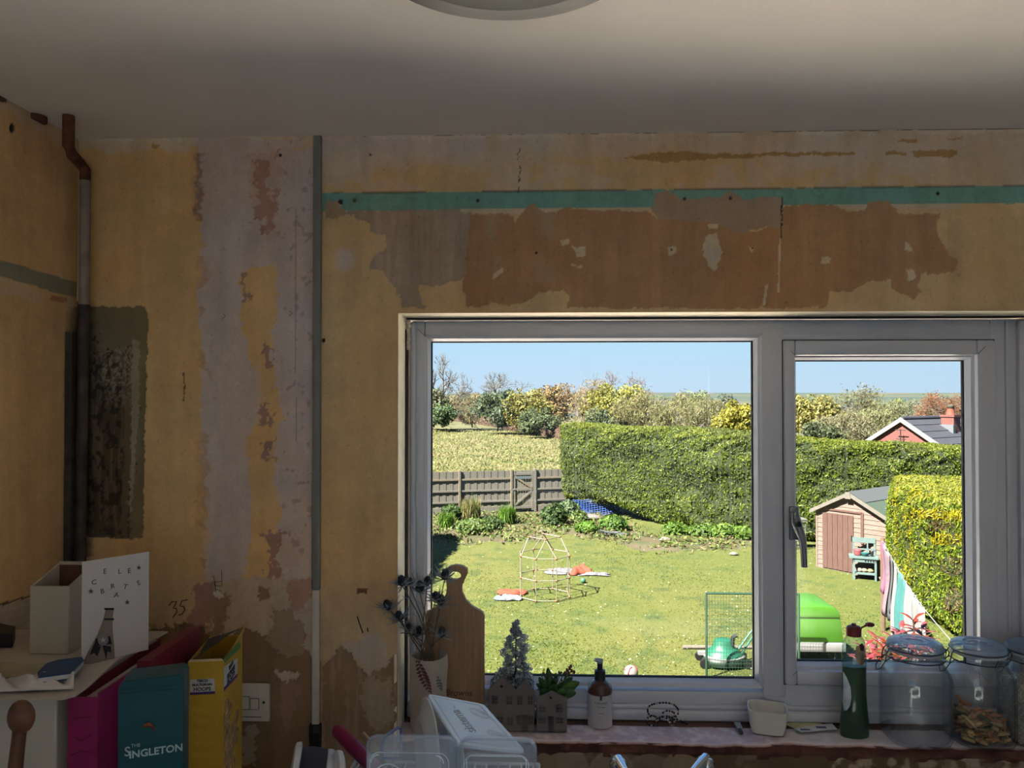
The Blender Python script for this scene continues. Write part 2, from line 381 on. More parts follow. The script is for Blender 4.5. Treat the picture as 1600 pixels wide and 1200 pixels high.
    poly([(450, 908), (486, 905), (482, 935), (470, 955), (455, 945)], STAIN*1.05, -.0004)
    mix((fbm(X*20, Z*120, 41, 3) > .58)*(v > 905)*(v < 1000)*(u > 440)*(u < 492)*.4, STAIN)
    poly([(333, 922), (344, 920), (348, 932), (338, 935)], (.68, .58, .50), .0004, .4)
    # right of the conduit, low
    mix(np.clip((vw-905)/5, 0, 1)*(u > 500)*.55, (.52, .38, .24))
    poly([(505, 1040), (520, 1025), (535, 1010), (548, 1020), (560, 1045), (600, 1040), (640, 1000), (650, 1215), (498, 1215)], MUD*1.25, -.0015)
    poly([(536, 1008), (560, 1000), (575, 985), (600, 1000), (612, 1040), (585, 1050), (570, 1060), (560, 1035), (548, 1020)], (.50, .40, .33), .0002)
    poly([(565, 1060), (590, 1065), (610, 1055), (614, 1130), (585, 1150), (566, 1110)], (.40, .29, .20))
    mix((ns > .5)*(v > 1000)*(u > 500)*(u < 640)*.35, (.44, .33, .24))
    poly([(557, 921), (574, 921), (574, 927), (557, 927)], (.20, .10, .05), -.002, .2)
    # turquoise strip and bare patches over the window
    edge = 302-(u-505)*.0110; low = 330-(u-505)*.0112
    mix((v > edge+w2*.08) & (v < low+w2*.15) & (u > 504), TEAL)
    mix(((v > edge+w2*.08) & (v < low) & (u > 504))*(n2 > .62)*.35, TEAL*.7)
    mix(np.exp(-((v-edge)/1.6)**2)*(u > 504)*(n1 > .47)*.8, (.16, .10, .06))
    mix((v > low-1) & (v < low+8+w2*.5) & (u > 720) & (u < 1500), CREAM)
    poly([(505, 318), (530, 314), (536, 326), (545, 331), (520, 345), (505, 340)], (.42, .29, .17), None, .7)
    poly([(538, 330), (560, 345), (578, 351), (580, 364), (604, 367), (605, 386), (578, 407), (578, 421), (599, 425), (620, 456), (630, 481), (663, 482), (655, 446), (690, 445), (721, 437), (732, 421), (737, 330), (640, 327)], GREY, -.0008, .55)
    mix(inpoly(u, v, [(560, 330), (737, 330), (730, 430), (600, 450)])*(ns > .52)*.3, (.50, .38, .30))
    BR = [(735, 334), (724, 440), (728, 480), (752, 482), (768, 473), (800, 477), (822, 472), (842, 456), (880, 454), (890, 465), (886, 482), (1225, 482), (1290, 480), (1298, 455), (1330, 456), (1362, 438), (1385, 440), (1402, 456), (1425, 470), (1440, 455), (1433, 446), (1440, 430), (1492, 425), (1496, 408), (1480, 392), (1462, 365), (1467, 334), (1406, 333), (1388, 314), (1356, 315), (1350, 329), (1325, 331), (1300, 319), (1222, 322), (1222, 350), (1180, 362), (1110, 346), (1030, 342), (1012, 329), (905, 327), (890, 322), (870, 331), (846, 331), (832, 317), (818, 328), (806, 347), (796, 333)]
    poly(BR, BROWN, -.0010, .4)
    br = inpoly(us, vs_, BR)
    mix(br*np.clip((n3-.45)*3, 0, 1)*.35, (.46, .25, .12)); mix(br*(ns > .6)*.12, (.30, .15, .06))
    mix(br*np.exp(-((uw-850)/16)**2)*(v < 440)*(n1 > .42)*.6, (.40, .30, .19)); mix(br*np.exp(-((uw-768)/10)**2)*(v < 430)*(n1 > .45)*.5, (.42, .33, .20))
    poly([(1018, 325), (1026, 300), (1045, 297), (1062, 310), (1122, 308), (1136, 299), (1152, 300), (1166, 311), (1221, 309), (1223, 358), (1185, 356), (1160, 363), (1140, 360), (1110, 346), (1060, 343), (1030, 342)], GREY*.97, -.0012, .5)
    for p in ([(893, 386), (915, 384), (918, 398), (902, 402)], [(772, 424), (786, 418), (782, 430), (768, 437)], [(1104, 366), (1118, 363), (1128, 395), (1118, 425), (1106, 416), (1099, 390)], [(1044, 386), (1056, 384), (1058, 394), (1046, 400)],
              [(1171, 384), (1181, 386), (1177, 394)], [(1282, 400), (1299, 402), (1296, 412), (1286, 414)], [(1415, 378), (1424, 382), (1424, 392), (1412, 391)], [(1196, 444), (1201, 442), (1197, 476), (1192, 478)], [(876, 376), (890, 374), (890, 382), (878, 384)],
              [(890, 413), (910, 415), (908, 419), (892, 417)], [(1416, 420), (1432, 422), (1430, 434), (1418, 440)], [(1384, 436), (1392, 434), (1390, 450), (1384, 446)], [(1106, 350), (1122, 350), (1120, 357), (1108, 357)]):
        poly(p, CREAM*1.02, 0, .35)
    mix(inpoly(us, vs_, [(1106, 385), (1124, 388), (1124, 405), (1108, 410)])*.6, PINK)
    mix((np.abs(u-(1222-(v-308)*.012+w*.12)) < 1.1)*(v > 308)*(v < 372), (.07, .05, .035)); mix((np.abs(u-(1221-(v-308)*.03+w*.1)) < 1.3)*(v > 372)*(v < 456)*.9, (.62, .52, .40))
    mix(np.exp(-(((u-538)/16)**2+((v-406)/18)**2)**2)*.75, (.62, .53, .50))
    # streaks and screw holes
    for p in ([(975, 246), (1010, 240), (1050, 236), (1090, 238), (1140, 241), (1230, 238), (1335, 238), (1335, 243), (1240, 243), (1150, 247), (1090, 250), (1040, 256), (1012, 250)], [(1383, 238), (1418, 238), (1414, 242), (1386, 243)], [(1424, 234), (1496, 235), (1494, 243), (1482, 248), (1465, 244), (1428, 244)], [(1400, 218), (1436, 217), (1432, 223), (1408, 222)], [(1480, 216), (1500, 216), (1498, 218), (1482, 219)], [(238, 226), (254, 228), (244, 234), (236, 231)]):
        poly(p, (.42, .25, .10), -.0006, .35)
    for (a, q, r) in ((532, 316, 3.6), (553, 313, 2.8), (746, 313, 2.6), (1070, 310, 2.2), (1142, 309, 2.6), (1466, 302, 2.8), (838, 395, 2.2), (505, 532, 3.4), (438, 242, 2.5), (578, 242, 1.8), (1049, 390, 1.8), (1177, 388, 1.6)):
        mix(np.hypot(u-a, v-q) < r, (.03, .022, .015), -.004)
    mix(np.exp(-(((u-553)/9)**2+((v-313)/8)**2))*.5, (.22, .28, .14))
    mix((np.abs(us-812) < .9)*(v > 232)*(v < 300)*(n2 > .42), (.12, .08, .05))
    # broken line under the ceiling
    top = 213.5-(u-130)*.0100
    mix((v < top+2.2+w2*.16)*(n1 > .40), (.09, .06, .045), -.002); mix(((v > top+3) & (v < top+9+w2*.4))*(n1 > .52)*.5, (.66, .58, .50))
    # under the sill
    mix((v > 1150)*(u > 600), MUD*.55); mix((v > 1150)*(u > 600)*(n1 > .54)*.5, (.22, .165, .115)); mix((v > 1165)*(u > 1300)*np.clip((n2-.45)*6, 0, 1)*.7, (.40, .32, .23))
    for (a, q, r) in ((877, 1204, 44), (955, 1206, 34), (1075, 1212, 44), (1010, 1216, 40)):
        mix((np.hypot(u-a+w*.2, (v-q)*1.02+w2*.3) < r)*(.85 if a != 1010 else .5), (.30, .23, .165), .0012)
    nv = fbm(X*30, Z*3.5, 33, 4); nb_ = fbm(X*6+9, Z*6, 34, 4)
    c = c*(1+(n1-.5)*.26+(n2-.5)*.14+(nv-.5)*.30)[:, None]
    hue = np.clip((nb_-.5)*3, -1, 1)[:, None]; c = c*(1+hue*np.array((.05, -.03, -.12)))
    sp_ = (fbm(X*200, Z*200, 35, 2) > .875)[:, None]; c = np.where(sp_, c*.7, c)
    d = d+(n2-.5)*.0006+(n3-.5)*.002
    return np.clip(c, .01, .95), d

def plaster(name, parent, mapping, ulim, vlim, step, painter, hole=None, flip=False):
    A = np.arange(ulim[0], ulim[1]+step*.5, step); B = np.arange(vlim[0], vlim[1]+step*.5, step)
    A[-1] = ulim[1]; B[-1] = vlim[1]
    aa, bb = np.meshgrid(A, B); na, nb = len(A), len(B); aa = aa.ravel(); bb = bb.ravel()
    if hole is not None:                     # pull the lines next to the opening onto its edge
        for arr, lo, hi in ((aa, hole[0], hole[1]), (bb, hole[2], hole[3])):
            for q in (lo, hi): arr[np.abs(arr-q) < step*.5001] = q
    x, y, z = mapping(aa, bb, 0*aa); u, v = proj(x, y, z)
    c, d = painter(u, v, aa, bb)
    if hole is not None: d = np.where((aa >= hole[0]-1e-6) & (aa <= hole[1]+1e-6) & (bb >= hole[2]-1e-6) & (bb <= hole[3]+1e-6), 0, d)
    x, y, z = mapping(aa, bb, d)
    i = np.arange((na-1)*(nb-1)); r, k = i//(na-1), i % (na-1); q = r*na+k
    F = np.stack([q, q+1, q+na+1, q+na], 1)
    if hole is not None:
        ca, cb = (aa[F[:, 0]]+aa[F[:, 2]])/2, (bb[F[:, 0]]+bb[F[:, 2]])/2
        F = F[~((ca > hole[0]) & (ca < hole[1]) & (cb > hole[2]) & (cb < hole[3]))]
    if flip: F = F[:, ::-1]
    used = np.unique(F); rem = np.full(na*nb, -1); rem[used] = np.arange(len(used))
    return npmesh(name, np.stack([x, y, z], 1)[used], rem[F], vmat('stripped_plaster', .92, .25, 90, var=.06), parent, c[used], smooth=True)
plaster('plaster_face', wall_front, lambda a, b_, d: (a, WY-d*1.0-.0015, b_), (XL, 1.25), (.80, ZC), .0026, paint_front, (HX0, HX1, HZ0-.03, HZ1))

def paint_left(u, v, Yc, Z):
    n1 = fbm(Yc*14, Z*14, 51, 4); n2 = fbm(Yc*60, Z*60, 52, 3); n3 = fbm(Yc*4, Z*4, 53, 3); ns = fbm(Yc*8, Z*90, 54, 3)
    w = (fbm(Yc*40, Z*40, 55, 4)-.5)*14; w2 = (fbm(Yc*40, Z*40, 56, 4)-.5)*14
    c = (YEL*.98)[None]*np.ones((len(u), 1)); d = np.zeros(len(u))
    def mix(m, col, dep=None):
        nonlocal c, d
        m = np.clip(np.asarray(m, float), 0, 1); c = c*(1-m[:, None])+np.asarray(col)[None]*m[:, None]
        if dep is not None: d = d*(1-m)+dep*m
    mix(np.clip((n3-.4)*2.5, 0, 1)*.5, (.58, .34, .16))
    top = 138+u*.577
    mix(np.clip((top+40+w2*1.5-v)/18, 0, 1)*.7, (.58, .46, .33)); mix((v < top+3+w2*.15), (.10, .075, .055))
    g0 = 405+u*.30; mix((v > g0+w2*.2) & (v < g0+27+w2*.3-u*.02) & (u < 121), (.25, .24, .165), -.0006)
    mix(((v > g0+27) & (v < g0+55+w2*2))*(n1 > .42)*.6, (.58, .47, .30))
    mix(inpoly(u+w*.5, v+w2*.5, [(78, 462), (104, 466), (104, 474), (78, 470)])*.8, (.42, .16, .08))
    mix((np.hypot((u-20)/1.0, (v-200)/1.7) < 4.5), (.05, .035, .02), -.004); mix((u < 10)*(v > 148)*(v < 160), (.12, .08, .04))
    cl = 945-u*.30; mix(np.clip((v-cl)/5, 0, 1)*.85, (.50, .42, .35)); mix((np.abs(v-cl+w2*.2) < 1.6), (.12, .07, .05)); mix((v > cl)*(np.sin((v+u*.3)*.55) > .2)*.35, (.40, .30, .24))
    mix(np.clip((u-100+w)/22, 0, 1)*(v > 480)*.9, (.05, .036, .025)); mix(np.clip((u-96)/26, 0, 1)*(v < 480)*.35, (.30, .20, .10))  # corner shade painted in, darkest along the shadow gap lower down
    nv = fbm(Yc*30, Z*3.5, 57, 4); c = c*(1+(n1-.5)*.26+(n2-.5)*.14+(nv-.5)*.3)[:, None]
    return np.clip(c, .01, .95), d+(n2-.5)*.0006+(n3-.5)*.002
b = MB().box(XL-.3, XL-.004, YR-.3, WY+.01, 0, ZC); wall_left = struct(b.build('wall_left', plain_wall))
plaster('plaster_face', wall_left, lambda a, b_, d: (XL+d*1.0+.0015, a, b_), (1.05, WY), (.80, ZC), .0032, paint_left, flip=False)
b = MB().box(XR, XR+.3, YR-.3, WY+.01, 0, ZC); struct(b.build('wall_right', plain_wall))
# rear wall with a wide window, added behind the viewer to light the room
RX0, RX1, RZ0, RZ1 = -.75, 1.50, .82, 2.16
b = MB().box(XL-.3, RX0, YR-.3, YR, 0, ZC).box(RX1, XR+.3, YR-.3, YR, 0, ZC).box(RX0, RX1, YR-.3, YR, RZ1, ZC).box(RX0, RX1, YR-.3, YR, 0, RZ0)
struct(b.build('wall_rear', plain_wall))
upvc = mat('white_upvc', (.50, .52, .59), .28, .02, 20, spec=.5)
pane_glass = glassmat('window_glass', (.985, .992, .99), (.8, .88, .86), refl=.011)
w2 = struct(MB().box(RX0, RX0+.06, YR-.2, YR-.13, RZ0, RZ1).box(RX1-.06, RX1, YR-.2, YR-.13, RZ0, RZ1).box(RX0, RX1, YR-.2, YR-.13, RZ0, RZ0+.06).box(RX0, RX1, YR-.2, YR-.13, RZ1-.06, RZ1).box(.36, .44, YR-.2, YR-.13, RZ0, RZ1).build('added_rear_window', upvc))
MB().box(RX0+.06, .36, YR-.17, YR-.164, RZ0+.06, RZ1-.06).build('pane', pane_glass, w2); MB().box(.44, RX1-.06, YR-.17, YR-.164, RZ0+.06, RZ1-.06).build('pane', pane_glass, w2)
# rest of the house: storey below, side rooms, upper storey invented to shade the paving
b = MB().box(-5, 6, YR-.3, OUTY, GZ, -.15).box(-5, 6, YR-.3, OUTY, ZC+.2, 5.6).box(-5, XL-.3, YR-.3, OUTY, -.15, ZC+.2).box(XR+.3, 6, YR-.3, OUTY, -.15, ZC+.2)
struct(b.build('wall_exterior', masonry))

# ------------------------------------------------------------------ window: outer frame, mullion, opening sash, beads, panes
def wx(px, py=800, Y=FY): return P(px, py, Y).x
def wz(py, px=900, Y=FY): return P(px, py, Y).z
fx0, fx1 = HX0+.012, wx(1592)+.022
fzt = HZ1-.006; fzb = wz(1099)
gx0, gx1, gz0, gz1 = wx(671), wx(1182), wz(1063), wz(532)          # fixed pane
sx0, sx1, szb, szt = wx(1224), wx(1554), wz(1070, 1380), wz(532, 1380)  # sash outside
hx0, hx1, hz0, hz1 = wx(1248), wx(1517), wz(1040, 1380), wz(562, 1380)  # sash pane
FB = FY+.07
def ring(mb, x0, x1, z0, z1, X0, X1, Z0, Z1, ya, yb):              # rectangular frame between outer (x0..) and inner (X0..), slanted to the inside
    o = [(x0, ya, z0), (x1, ya, z0), (x1, ya, z1), (x0, ya, z1)]; i = [(X0, yb, Z0), (X1, yb, Z0), (X1, yb, Z1), (X0, yb, Z1)]
    mb.add(o+i, [(k, (k+1) % 4, 4+(k+1) % 4, 4+k) for k in range(4)])
def frame4(mb, x0, x1, z0, z1, wl, wr, wb, wtp, ya, yb):
    mb.box(x0, x0+wl, ya, yb, z0, z1).box(x1-wr, x1, ya, yb, z0, z1).box(x0+wl, x1-wr, ya, yb, z0, z0+wb).box(x0+wl, x1-wr, ya, yb, z1-wtp, z1)
win = struct(bpy.data.objects.new('window_1', None)); COL.objects.link(win); win.location = ((fx0+fx1)/2, FY, fzb); OFF[win.name] = win.location.copy()
mb = MB(); frame4(mb, fx0, fx1, fzb, fzt, gx0-fx0-.012, fx1-sx1+.006, wz(1078)-fzb, fzt-gz1-.012, FY, FB)
mb.box(sx0-.01, sx1+.01, FY+.001, FB, szt-.008, fzt-.01).box(sx0-.01, sx1+.01, FY+.001, FB, fzb+.01, szb+.008)
mb.build('outer_frame', upvc, win, smooth=True, bevel=.004)
MB().box(gx1+.012, sx0+.004, FY-.002, FB, fzb+.02, fzt-.02).build('mullion', upvc, win, smooth=True, bevel=.004)
gasket = mat('black_rubber_gasket', (.012, .013, .016), .6, .1, 50)
def bead(x0, x1, z0, z1, w, name='glazing_bead'):
    m_ = MB(); n_ = 5
    for (ya, yb, o0, o1) in ((FY-.001, FY+.004, -.014, -.009), (FY+.004, FY+.006, -.009, -.006), (FY+.006, FY+.020, -.006, 0)):
        ring(m_, x0+o0, x1-o0, z0+o0, z1-o0, x0+o1, x1-o1, z0+o1, z1-o1, ya, yb)
    ring(m_, x0, x1, z0, z1, x0, x1, z0, z1, FY+.020, FY+.03)
    m_.build(name, upvc, win, smooth=False)
    g_ = MB(); frame4(g_, x0-.003, x1+.003, z0-.003, z1+.003, .006, .006, .006, .006, FY+.026, FY+.034); g_.build('gasket', gasket, win)
bead(gx0, gx1, gz0, gz1, .01)
pane = MB().box(gx0-.005, gx1+.005, FY+.030, FY+.0305, gz0-.005, gz1+.005).build('pane', pane_glass, win)
# sash
mb = MB(); frame4(mb, sx0, sx1, szb, szt, hx0-sx0-.010, sx1-hx1-.012, hz0-szb-.012, szt-hz1-.010, FY-.012, FB-.005)
sash = mb.build('opening_sash', upvc, win, smooth=True, bevel=.005)
bead(hx0, hx1, hz0, hz1, .01)
MB().box(hx0-.005, hx1+.005, FY+.030, FY+.0305, hz0-.005, hz1+.005).build('pane', pane_glass, win)
shadow_line = mat('dark_frame_gap', (.03, .03, .035), .8)
g_ = MB(); frame4(g_, sx0-.0022, sx1+.0022, szb-.0022, szt+.0022, .0022, .0022, .0022, .0022, FY-.0025, FY-.0005); g_.build('sash_gap', shadow_line, win)
m_ = MB()                                    # mitre lines in the corners
for (xa, za, sxn, szn, wv, wh) in ((gx0, gz1, -1, 1, gx0-fx0, fzt-gz1), (gx0, gz0, -1, -1, gx0-fx0, gz0-fzb), (gx1, gz0, 1, -1, .02, .02), (gx1, gz1, 1, 1, .02, .02), (hx1, hz1, 1, 1, .03, .03), (hx1, hz0, 1, -1, .03, .03), (hx0, hz0, -1, -1, .02, .02), (hx0, hz1, -1, 1, .02, .02)):
    yy = FY-.0015 if xa in (gx0, gx1) else FY-.0135
    a_ = Vector((xa+sxn*.012, yy, za+szn*.012)); b_ = Vector((xa+sxn*min(wv, .03), yy, za+szn*min(wh, .03))); m_.tube([a_, b_], .0005, 4)
m_.build('mitre_joint', shadow_line, win)
# handle on the sash
hm = mat('grey_metal_handle', (.20, .205, .22), .35, .05, 40, metal=.6)
hp = P(1240, 812, FY-.013); 
MB().box(hp.x-.011, hp.x+.011, FY-.020, FY-.011, wz(842, 1240), wz(790, 1240)).build('handle_plate', hm, win, smooth=True, bevel=.003)
kn = P(1243, 817, FY-.03)
hd = MB().tube([(kn.x-.002, FY-.032, wz(800, 1240, FY-.03)), (kn.x, FY-.036, kn.z), (kn.x+.012, FY-.042, wz(842, 1250, FY-.04)), (wx(1256, 885, FY-.042), FY-.042, wz(860, 1256, FY-.042)), (wx(1257, 885, FY-.042), FY-.042, wz(886, 1257, FY-.042))], [.009, .0125, .009, .0075, .0072], 10).build('handle_lever', hm, win, smooth=True)
MB(Matrix.Translation((kn.x, FY-.048, kn.z)) @ Matrix.Rotation(math.pi/2, 4, 'X')).lathe([(.0065, 0), (.0065, .003), (.003, .0035)], n=16).build('key_barrel', gasket, win, smooth=True)
# inner cover strips at the foot of the frame and down the left jamb
for i_, (z0_, z1_, ya_) in enumerate(((wz(1107, 900, 1.86), wz(1098, 900, 1.868), 1.860), (SILL+.001, wz(1108, 900, 1.855), 1.848))):
    o_ = MB().box(HX0+.004, fx1, ya_, FY+.02, z0_, z1_).build('cover_strip', upvc, win, smooth=True, bevel=.004, seg=3)
MB().box(wx(1572), wx(1579), FY-.005, FY+.01, fzb+.004, fzt-.004).build('jamb_strip', upvc, win, smooth=True, bevel=.002); MB().box(wx(1590), fx1+.002, FY-.012, FY+.01, SILL+.02, fzt-.004).build('jamb_strip', upvc, win, smooth=True, bevel=.004)
MB().box(fx0-.004, fx0+.010, FY-.012, FY+.01, SILL+.02, fzt-.004).build('jamb_strip', upvc, win, smooth=True, bevel=.005, seg=3)
# reveals (plaster returns), cracked
rev = mat('pale_plaster_reveal', (.84, .76, .60), .9, .10, 25, bump=.3, bscale=60)
tr1 = MB().box(HX0-.006, HX1+.006, WY, FY+.06, HZ1, HZ1+.008).box(HX0-.008, HX0, WY, FY+.06, SILL-.03, HZ1+.006).box(HX1, HX1+.008, WY, FY+.06, SILL-.03, HZ1+.006)
trim_1 = struct(tr1.build('trim_1', rev))
MB().box(HX0, HX0+.0035, FY-.030, FY-.004, SILL, HZ1-.03).build('dark_joint', mat('old_dark_joint', (.05, .035, .025), .95, .5, 60), trim_1)
MB().box(HX0, HX1, FY-.012, FY-.001, HZ1-.0035, HZ1).build('dark_joint', shadow_line, trim_1)
mb = MB(); 
for i_ in range(7): mb.ball((HX0+.006+.0015*math.sin(i_*2.1), FY-.022, HZ1-.012-i_*.010), .0062, 8, 5, 1, 1, 1.2)
mb.build('filler_blob', mat('cracked_filler', (.62, .56, .45), .9, .15, 60, bump=.3), trim_1, smooth=True)
# stone-and-paint sill: uneven top, ragged front
def sillmesh():
    A = np.linspace(HX0-.002, HX1+.002, 420); B = np.linspace(0, 1, 34); aa, bb = np.meshgrid(A, B)
    front = 1.742+.010*(fbm(A*9, A*0+3, 61, 3)-.5)*2+.005*(fbm(A*45, A*0+5, 62, 3)-.5)*2
    yy = front[None, :]*(1-bb)+1.90*bb
    n = fbm(aa*12, yy*30, 63, 4); n2_ = fbm(aa*60, yy*60, 64, 3)
    zz = SILL-.0025+.0035*(n-.5)+.001*(n2_-.5); zz[0, :] -= .006; zz[1, :] -= .001
    c = np.array((.50, .41, .47))[None, None]*np.ones((*aa.shape, 1))
    def mx(m, col):
        nonlocal c
        c = c*(1-m[..., None])+np.array(col)*m[..., None]
    mx(np.clip((n-.50)*8, 0, 1)*.6, (.60, .50, .52)); mx(np.clip((n2_-.55)*9, 0, 1)*.8, (.68, .64, .66))
    sq = ((np.sin(aa*260+5*np.sin(aa*30)+yy*120) > .55) & (np.abs(yy-1.775+.008*np.sin(aa*17)) < .016)).astype(float); mx(sq*(n > .38)*.55, (.62, .54, .60))
    mx((aa > .45)*np.clip((n-.42)*8, 0, 1)*.7, (.60, .55, .54)); mx(((yy < front[None, :]+.007)).astype(float)*.6, (.62, .58, .60))
    mx((yy > 1.826).astype(float), (.11, .055, .035)); mx((bb < .02).astype(float), (.30, .12, .08))
    V = np.stack([aa, yy, zz], -1).reshape(-1, 3); nb, na = aa.shape; i = np.arange((na-1)*(nb-1)); r, k = i//(na-1), i % (na-1); q = r*na+k
    return V, np.stack([q, q+1, q+na+1, q+na], 1), c.reshape(-1, 3)
V, F, c = sillmesh(); sill = struct(npmesh('trim_2', V, F, vmat('flaking_sill_paint', .85, .3, 150), None, c, smooth=True, base=(0, 1.8, SILL)))
mb = MB(); pts = [(HX0-.002+i*(HX1-HX0+.004)/60, ) for i in range(61)]
rows = []
for k, (dy, dz) in enumerate(((.004, -.006), (.006, -.016), (.003, -.026), (.010, -.040), (.03, -.046))):
    rows.append([(p[0], 1.742+dy+.004*math.sin(p[0]*37+k*1.7)+.003*math.sin(p[0]*91+k), SILL+dz+.0015*math.sin(p[0]*53+k*2)) for p in pts])
mb.sheet(rows).build('sill_front', mat('red_brown_sill_edge', (.10, .042, .03), .9, .45, 25, bump=.6, bscale=60), sill, smooth=True)
MB().box(HX0-.002, HX1+.002, 1.765, 1.94, SILL-.045, SILL-.009).build('sill_core', masonry, sill)
# sill outside
struct(MB().box(HX0-.02, HX1+.02, FB-.01, OUTY+.03, SILL-.06, SILL-.045).build('trim_3', upvc))

# ------------------------------------------------------------------ outdoors: ground
KS = 25/53.0
def OH(r, g, b_, k=.185*KS): return tuple(lin(c)*k for c in (r, g, b_))        # albedo of level ground in full sun
def OV(r, g, b_, k=.27*KS): return tuple(lin(c)*k for c in (r, g, b_))         # albedo of upright faces turned to the house
def OF(r, g, b_, k=.44*KS): return np.array([lin(c)*k for c in (r, g, b_)])    # leaves
def gridground(name, x0, x1, y0, y1, st, zf, cf, m):
    A = np.linspace(x0, x1, int((x1-x0)/st)+1); B = np.linspace(y0, y1, int((y1-y0)/st)+1); aa, bb = np.meshgrid(A, B); na = len(A); nb = len(B)
    aa, bb = aa.ravel(), bb.ravel(); zz = zf(aa, bb); V = np.stack([aa, bb, zz], 1)
    i = np.arange((na-1)*(nb-1)); r, k = i//(na-1), i % (na-1); q = r*na+k
    return struct(npmesh(name, V, np.stack([q, q+1, q+na+1, q+na], 1), m, None, cf(aa, bb, zz), smooth=True, base=(0, (y0+y1)/2, GZ)))
LY0, LY1 = 12.6, 36.0
BED = [(640, 800), (890, 785), (965, 800), (1010, 835), (1100, 845), (1190, 832), (1190, 852), (1090, 862), (1000, 862), (960, 845), (900, 838), (870, 832), (845, 846), (790, 846), (735, 850), (700, 846), (640, 842)]
def lawncol(x, y, z):
    u, v = proj(x, y, z); n1 = fbm(x*.5, y*.5, 71, 4); n2 = fbm(x*2.2, y*2.2, 72, 3); n3 = fbm(x*7, y*7, 73, 2)
    c = np.array(OH(168, 184, 58))[None]*np.ones((len(x), 1))
    def mx(m, col):
        nonlocal c
        m = np.clip(m, 0, 1); c = c*(1-m[:, None])+np.array(col)*m[:, None]
    mx((n1-.42)*4*.7, OH(190, 192, 80)); mx((n2-.52)*5*.55, OH(124, 156, 50)); mx((n3-.55)*5*.5, OH(198, 200, 92))
    w = (fbm(x*1.6, y*1.6, 74, 3)-.5)*26
    bed = inpoly(u+w, v+w*.4, BED); mx(bed*.85, OH(178, 150, 112)); mx(bed*np.clip((n2-.45)*6, 0, 1)*.7, OH(150, 165, 84)); mx(bed*np.clip((n3-.48)*6, 0, 1)*.6, OH(120, 140, 66)); mx(bed*np.clip((n1-.55)*8, 0, 1)*.6, OH(205, 180, 140))
    return c
lawnmat = vmat('lawn_turf', .95, .3, 14, var=.25)
lawn = gridground('lawn', -13, 16, LY0, LY1, .085, lambda x, y: GZ+.03*(fbm(x*.35, y*.35, 75, 2)-.5), lawncol, lawnmat)
paving = mat('pale_bounce_paving', (.84, .71, .63), .9, .08, 1.2, bump=.1, bscale=8)
struct(MB().box(-14, 17, OUTY, LY0, GZ-.2, GZ-.001).build('bounce_patio', paving)); struct(MB().box(-14, 17, -18, YR-.3, GZ-.2, GZ-.001).build('driveway', paving))  # unseen paving, added pale to bounce sunlight into the room
def fieldcol(x, y, z):
    n1 = fbm(x*.06, y*.06, 76, 4); n2 = fbm(x*.5, y*.9, 77, 4)
    c = np.array(OH(196, 192, 116))[None]*np.ones((len(x), 1)); m = np.clip((n1-.42)*4, 0, 1)[:, None]*.7
    c = c*(1-m)+np.array(OH(205, 198, 132))*m; n3 = fbm(x*1.1, y*2.2, 771, 3); m = np.clip((n2-.48)*6, 0, 1)[:, None]*.75; c = c*(1-m)+np.array(OH(150, 168, 80))*m; m = np.clip((n3-.55)*7, 0, 1)[:, None]*.7; c = c*(1-m)+np.array(OH(222, 212, 150))*m
    m = ((y > 88) & (y < 97+0*x))[:, None]*.0; return c
def fieldz(x, y): return GZ-.06-np.clip((x-12)/70, 0, 1)**1.2*9+np.clip((-x-2)/50, 0, 1)*1.2*np.clip((y-40)/80, 0, 1)
gridground('field', -60, 90, LY1-.2, 190, .45, fieldz, fieldcol, vmat('meadow_turf', .95, .5, 3, var=.25))
def hillz(x, y):
    t = np.clip((y-185)/1100, 0, 1); return GZ-6-5*np.exp(-((t-.12)/.12)**2)+np.clip(t-.15, 0, 1)/.85*(14.5+np.clip(x/300, -1.5, .6))+2.2*(fbm(x*.004, y*.004, 78, 3)-.5)*t*2
def hillcol(x, y, z):
    cell = hashn(np.floor(x/90+fbm(x*.004, y*.004, 79, 2)*2), np.floor(y/75+fbm(y*.004, x*.004, 80, 2)*2), 81); n = fbm(x*.03, y*.03, 82, 3)
    c = np.where((cell < .35)[:, None], np.array(OH(150, 172, 120)), np.where((cell < .62)[:, None], np.array(OH(190, 170, 145)), np.array(OH(120, 150, 125))))
    m = (n > .56)[:, None]*.8; return c*(1-m)+np.array(OH(110, 140, 128))*m  # distance haze put into the field colours, pale and bluish
gridground('hills', -700, 1100, 186, 1400, 9, hillz, hillcol, vmat('distant_farmland', 1.0))

# ------------------------------------------------------------------ foliage tools
leafm = vmat('living_leaves', .6, 0, transl=.38, spec=.2)
barkm = mat('grey_brown_bark', OV(150, 138, 118), .95, .25, 20)
def unit(v): return v/np.maximum(np.linalg.norm(v, axis=-1, keepdims=True), 1e-9)
def leaves(name, pts, nrm, L, W, cols, parent=None, jit=.8, up=0.0, m=None, base=None, kind=None, droop=0):
    n = len(pts); nn = unit(nrm+jit*rng.normal(size=(n, 3))); t = rng.normal(size=(n, 3)); t[:, 2] += up*2
    t = unit(t-nn*(t*nn).sum(1, keepdims=True)); bt = np.cross(nn, t)
    L_ = (L*(.6+.8*rng.random(n)))[:, None]; W_ = (W*(.6+.8*rng.random(n)))[:, None]
    a = pts-t*L_*.5; b_ = pts+bt*W_*.5-t*L_*.05; c = pts+t*L_*.5; d = pts-bt*W_*.5-t*L_*.05
    V = np.stack([a, b_, c, d], 1).reshape(-1, 3); F = np.arange(4*n).reshape(-1, 4)
    o = npmesh(name, V, F, m or leafm, parent, np.repeat(cols, 4, 0), base=base)
    if kind: o['kind'] = kind
    return o
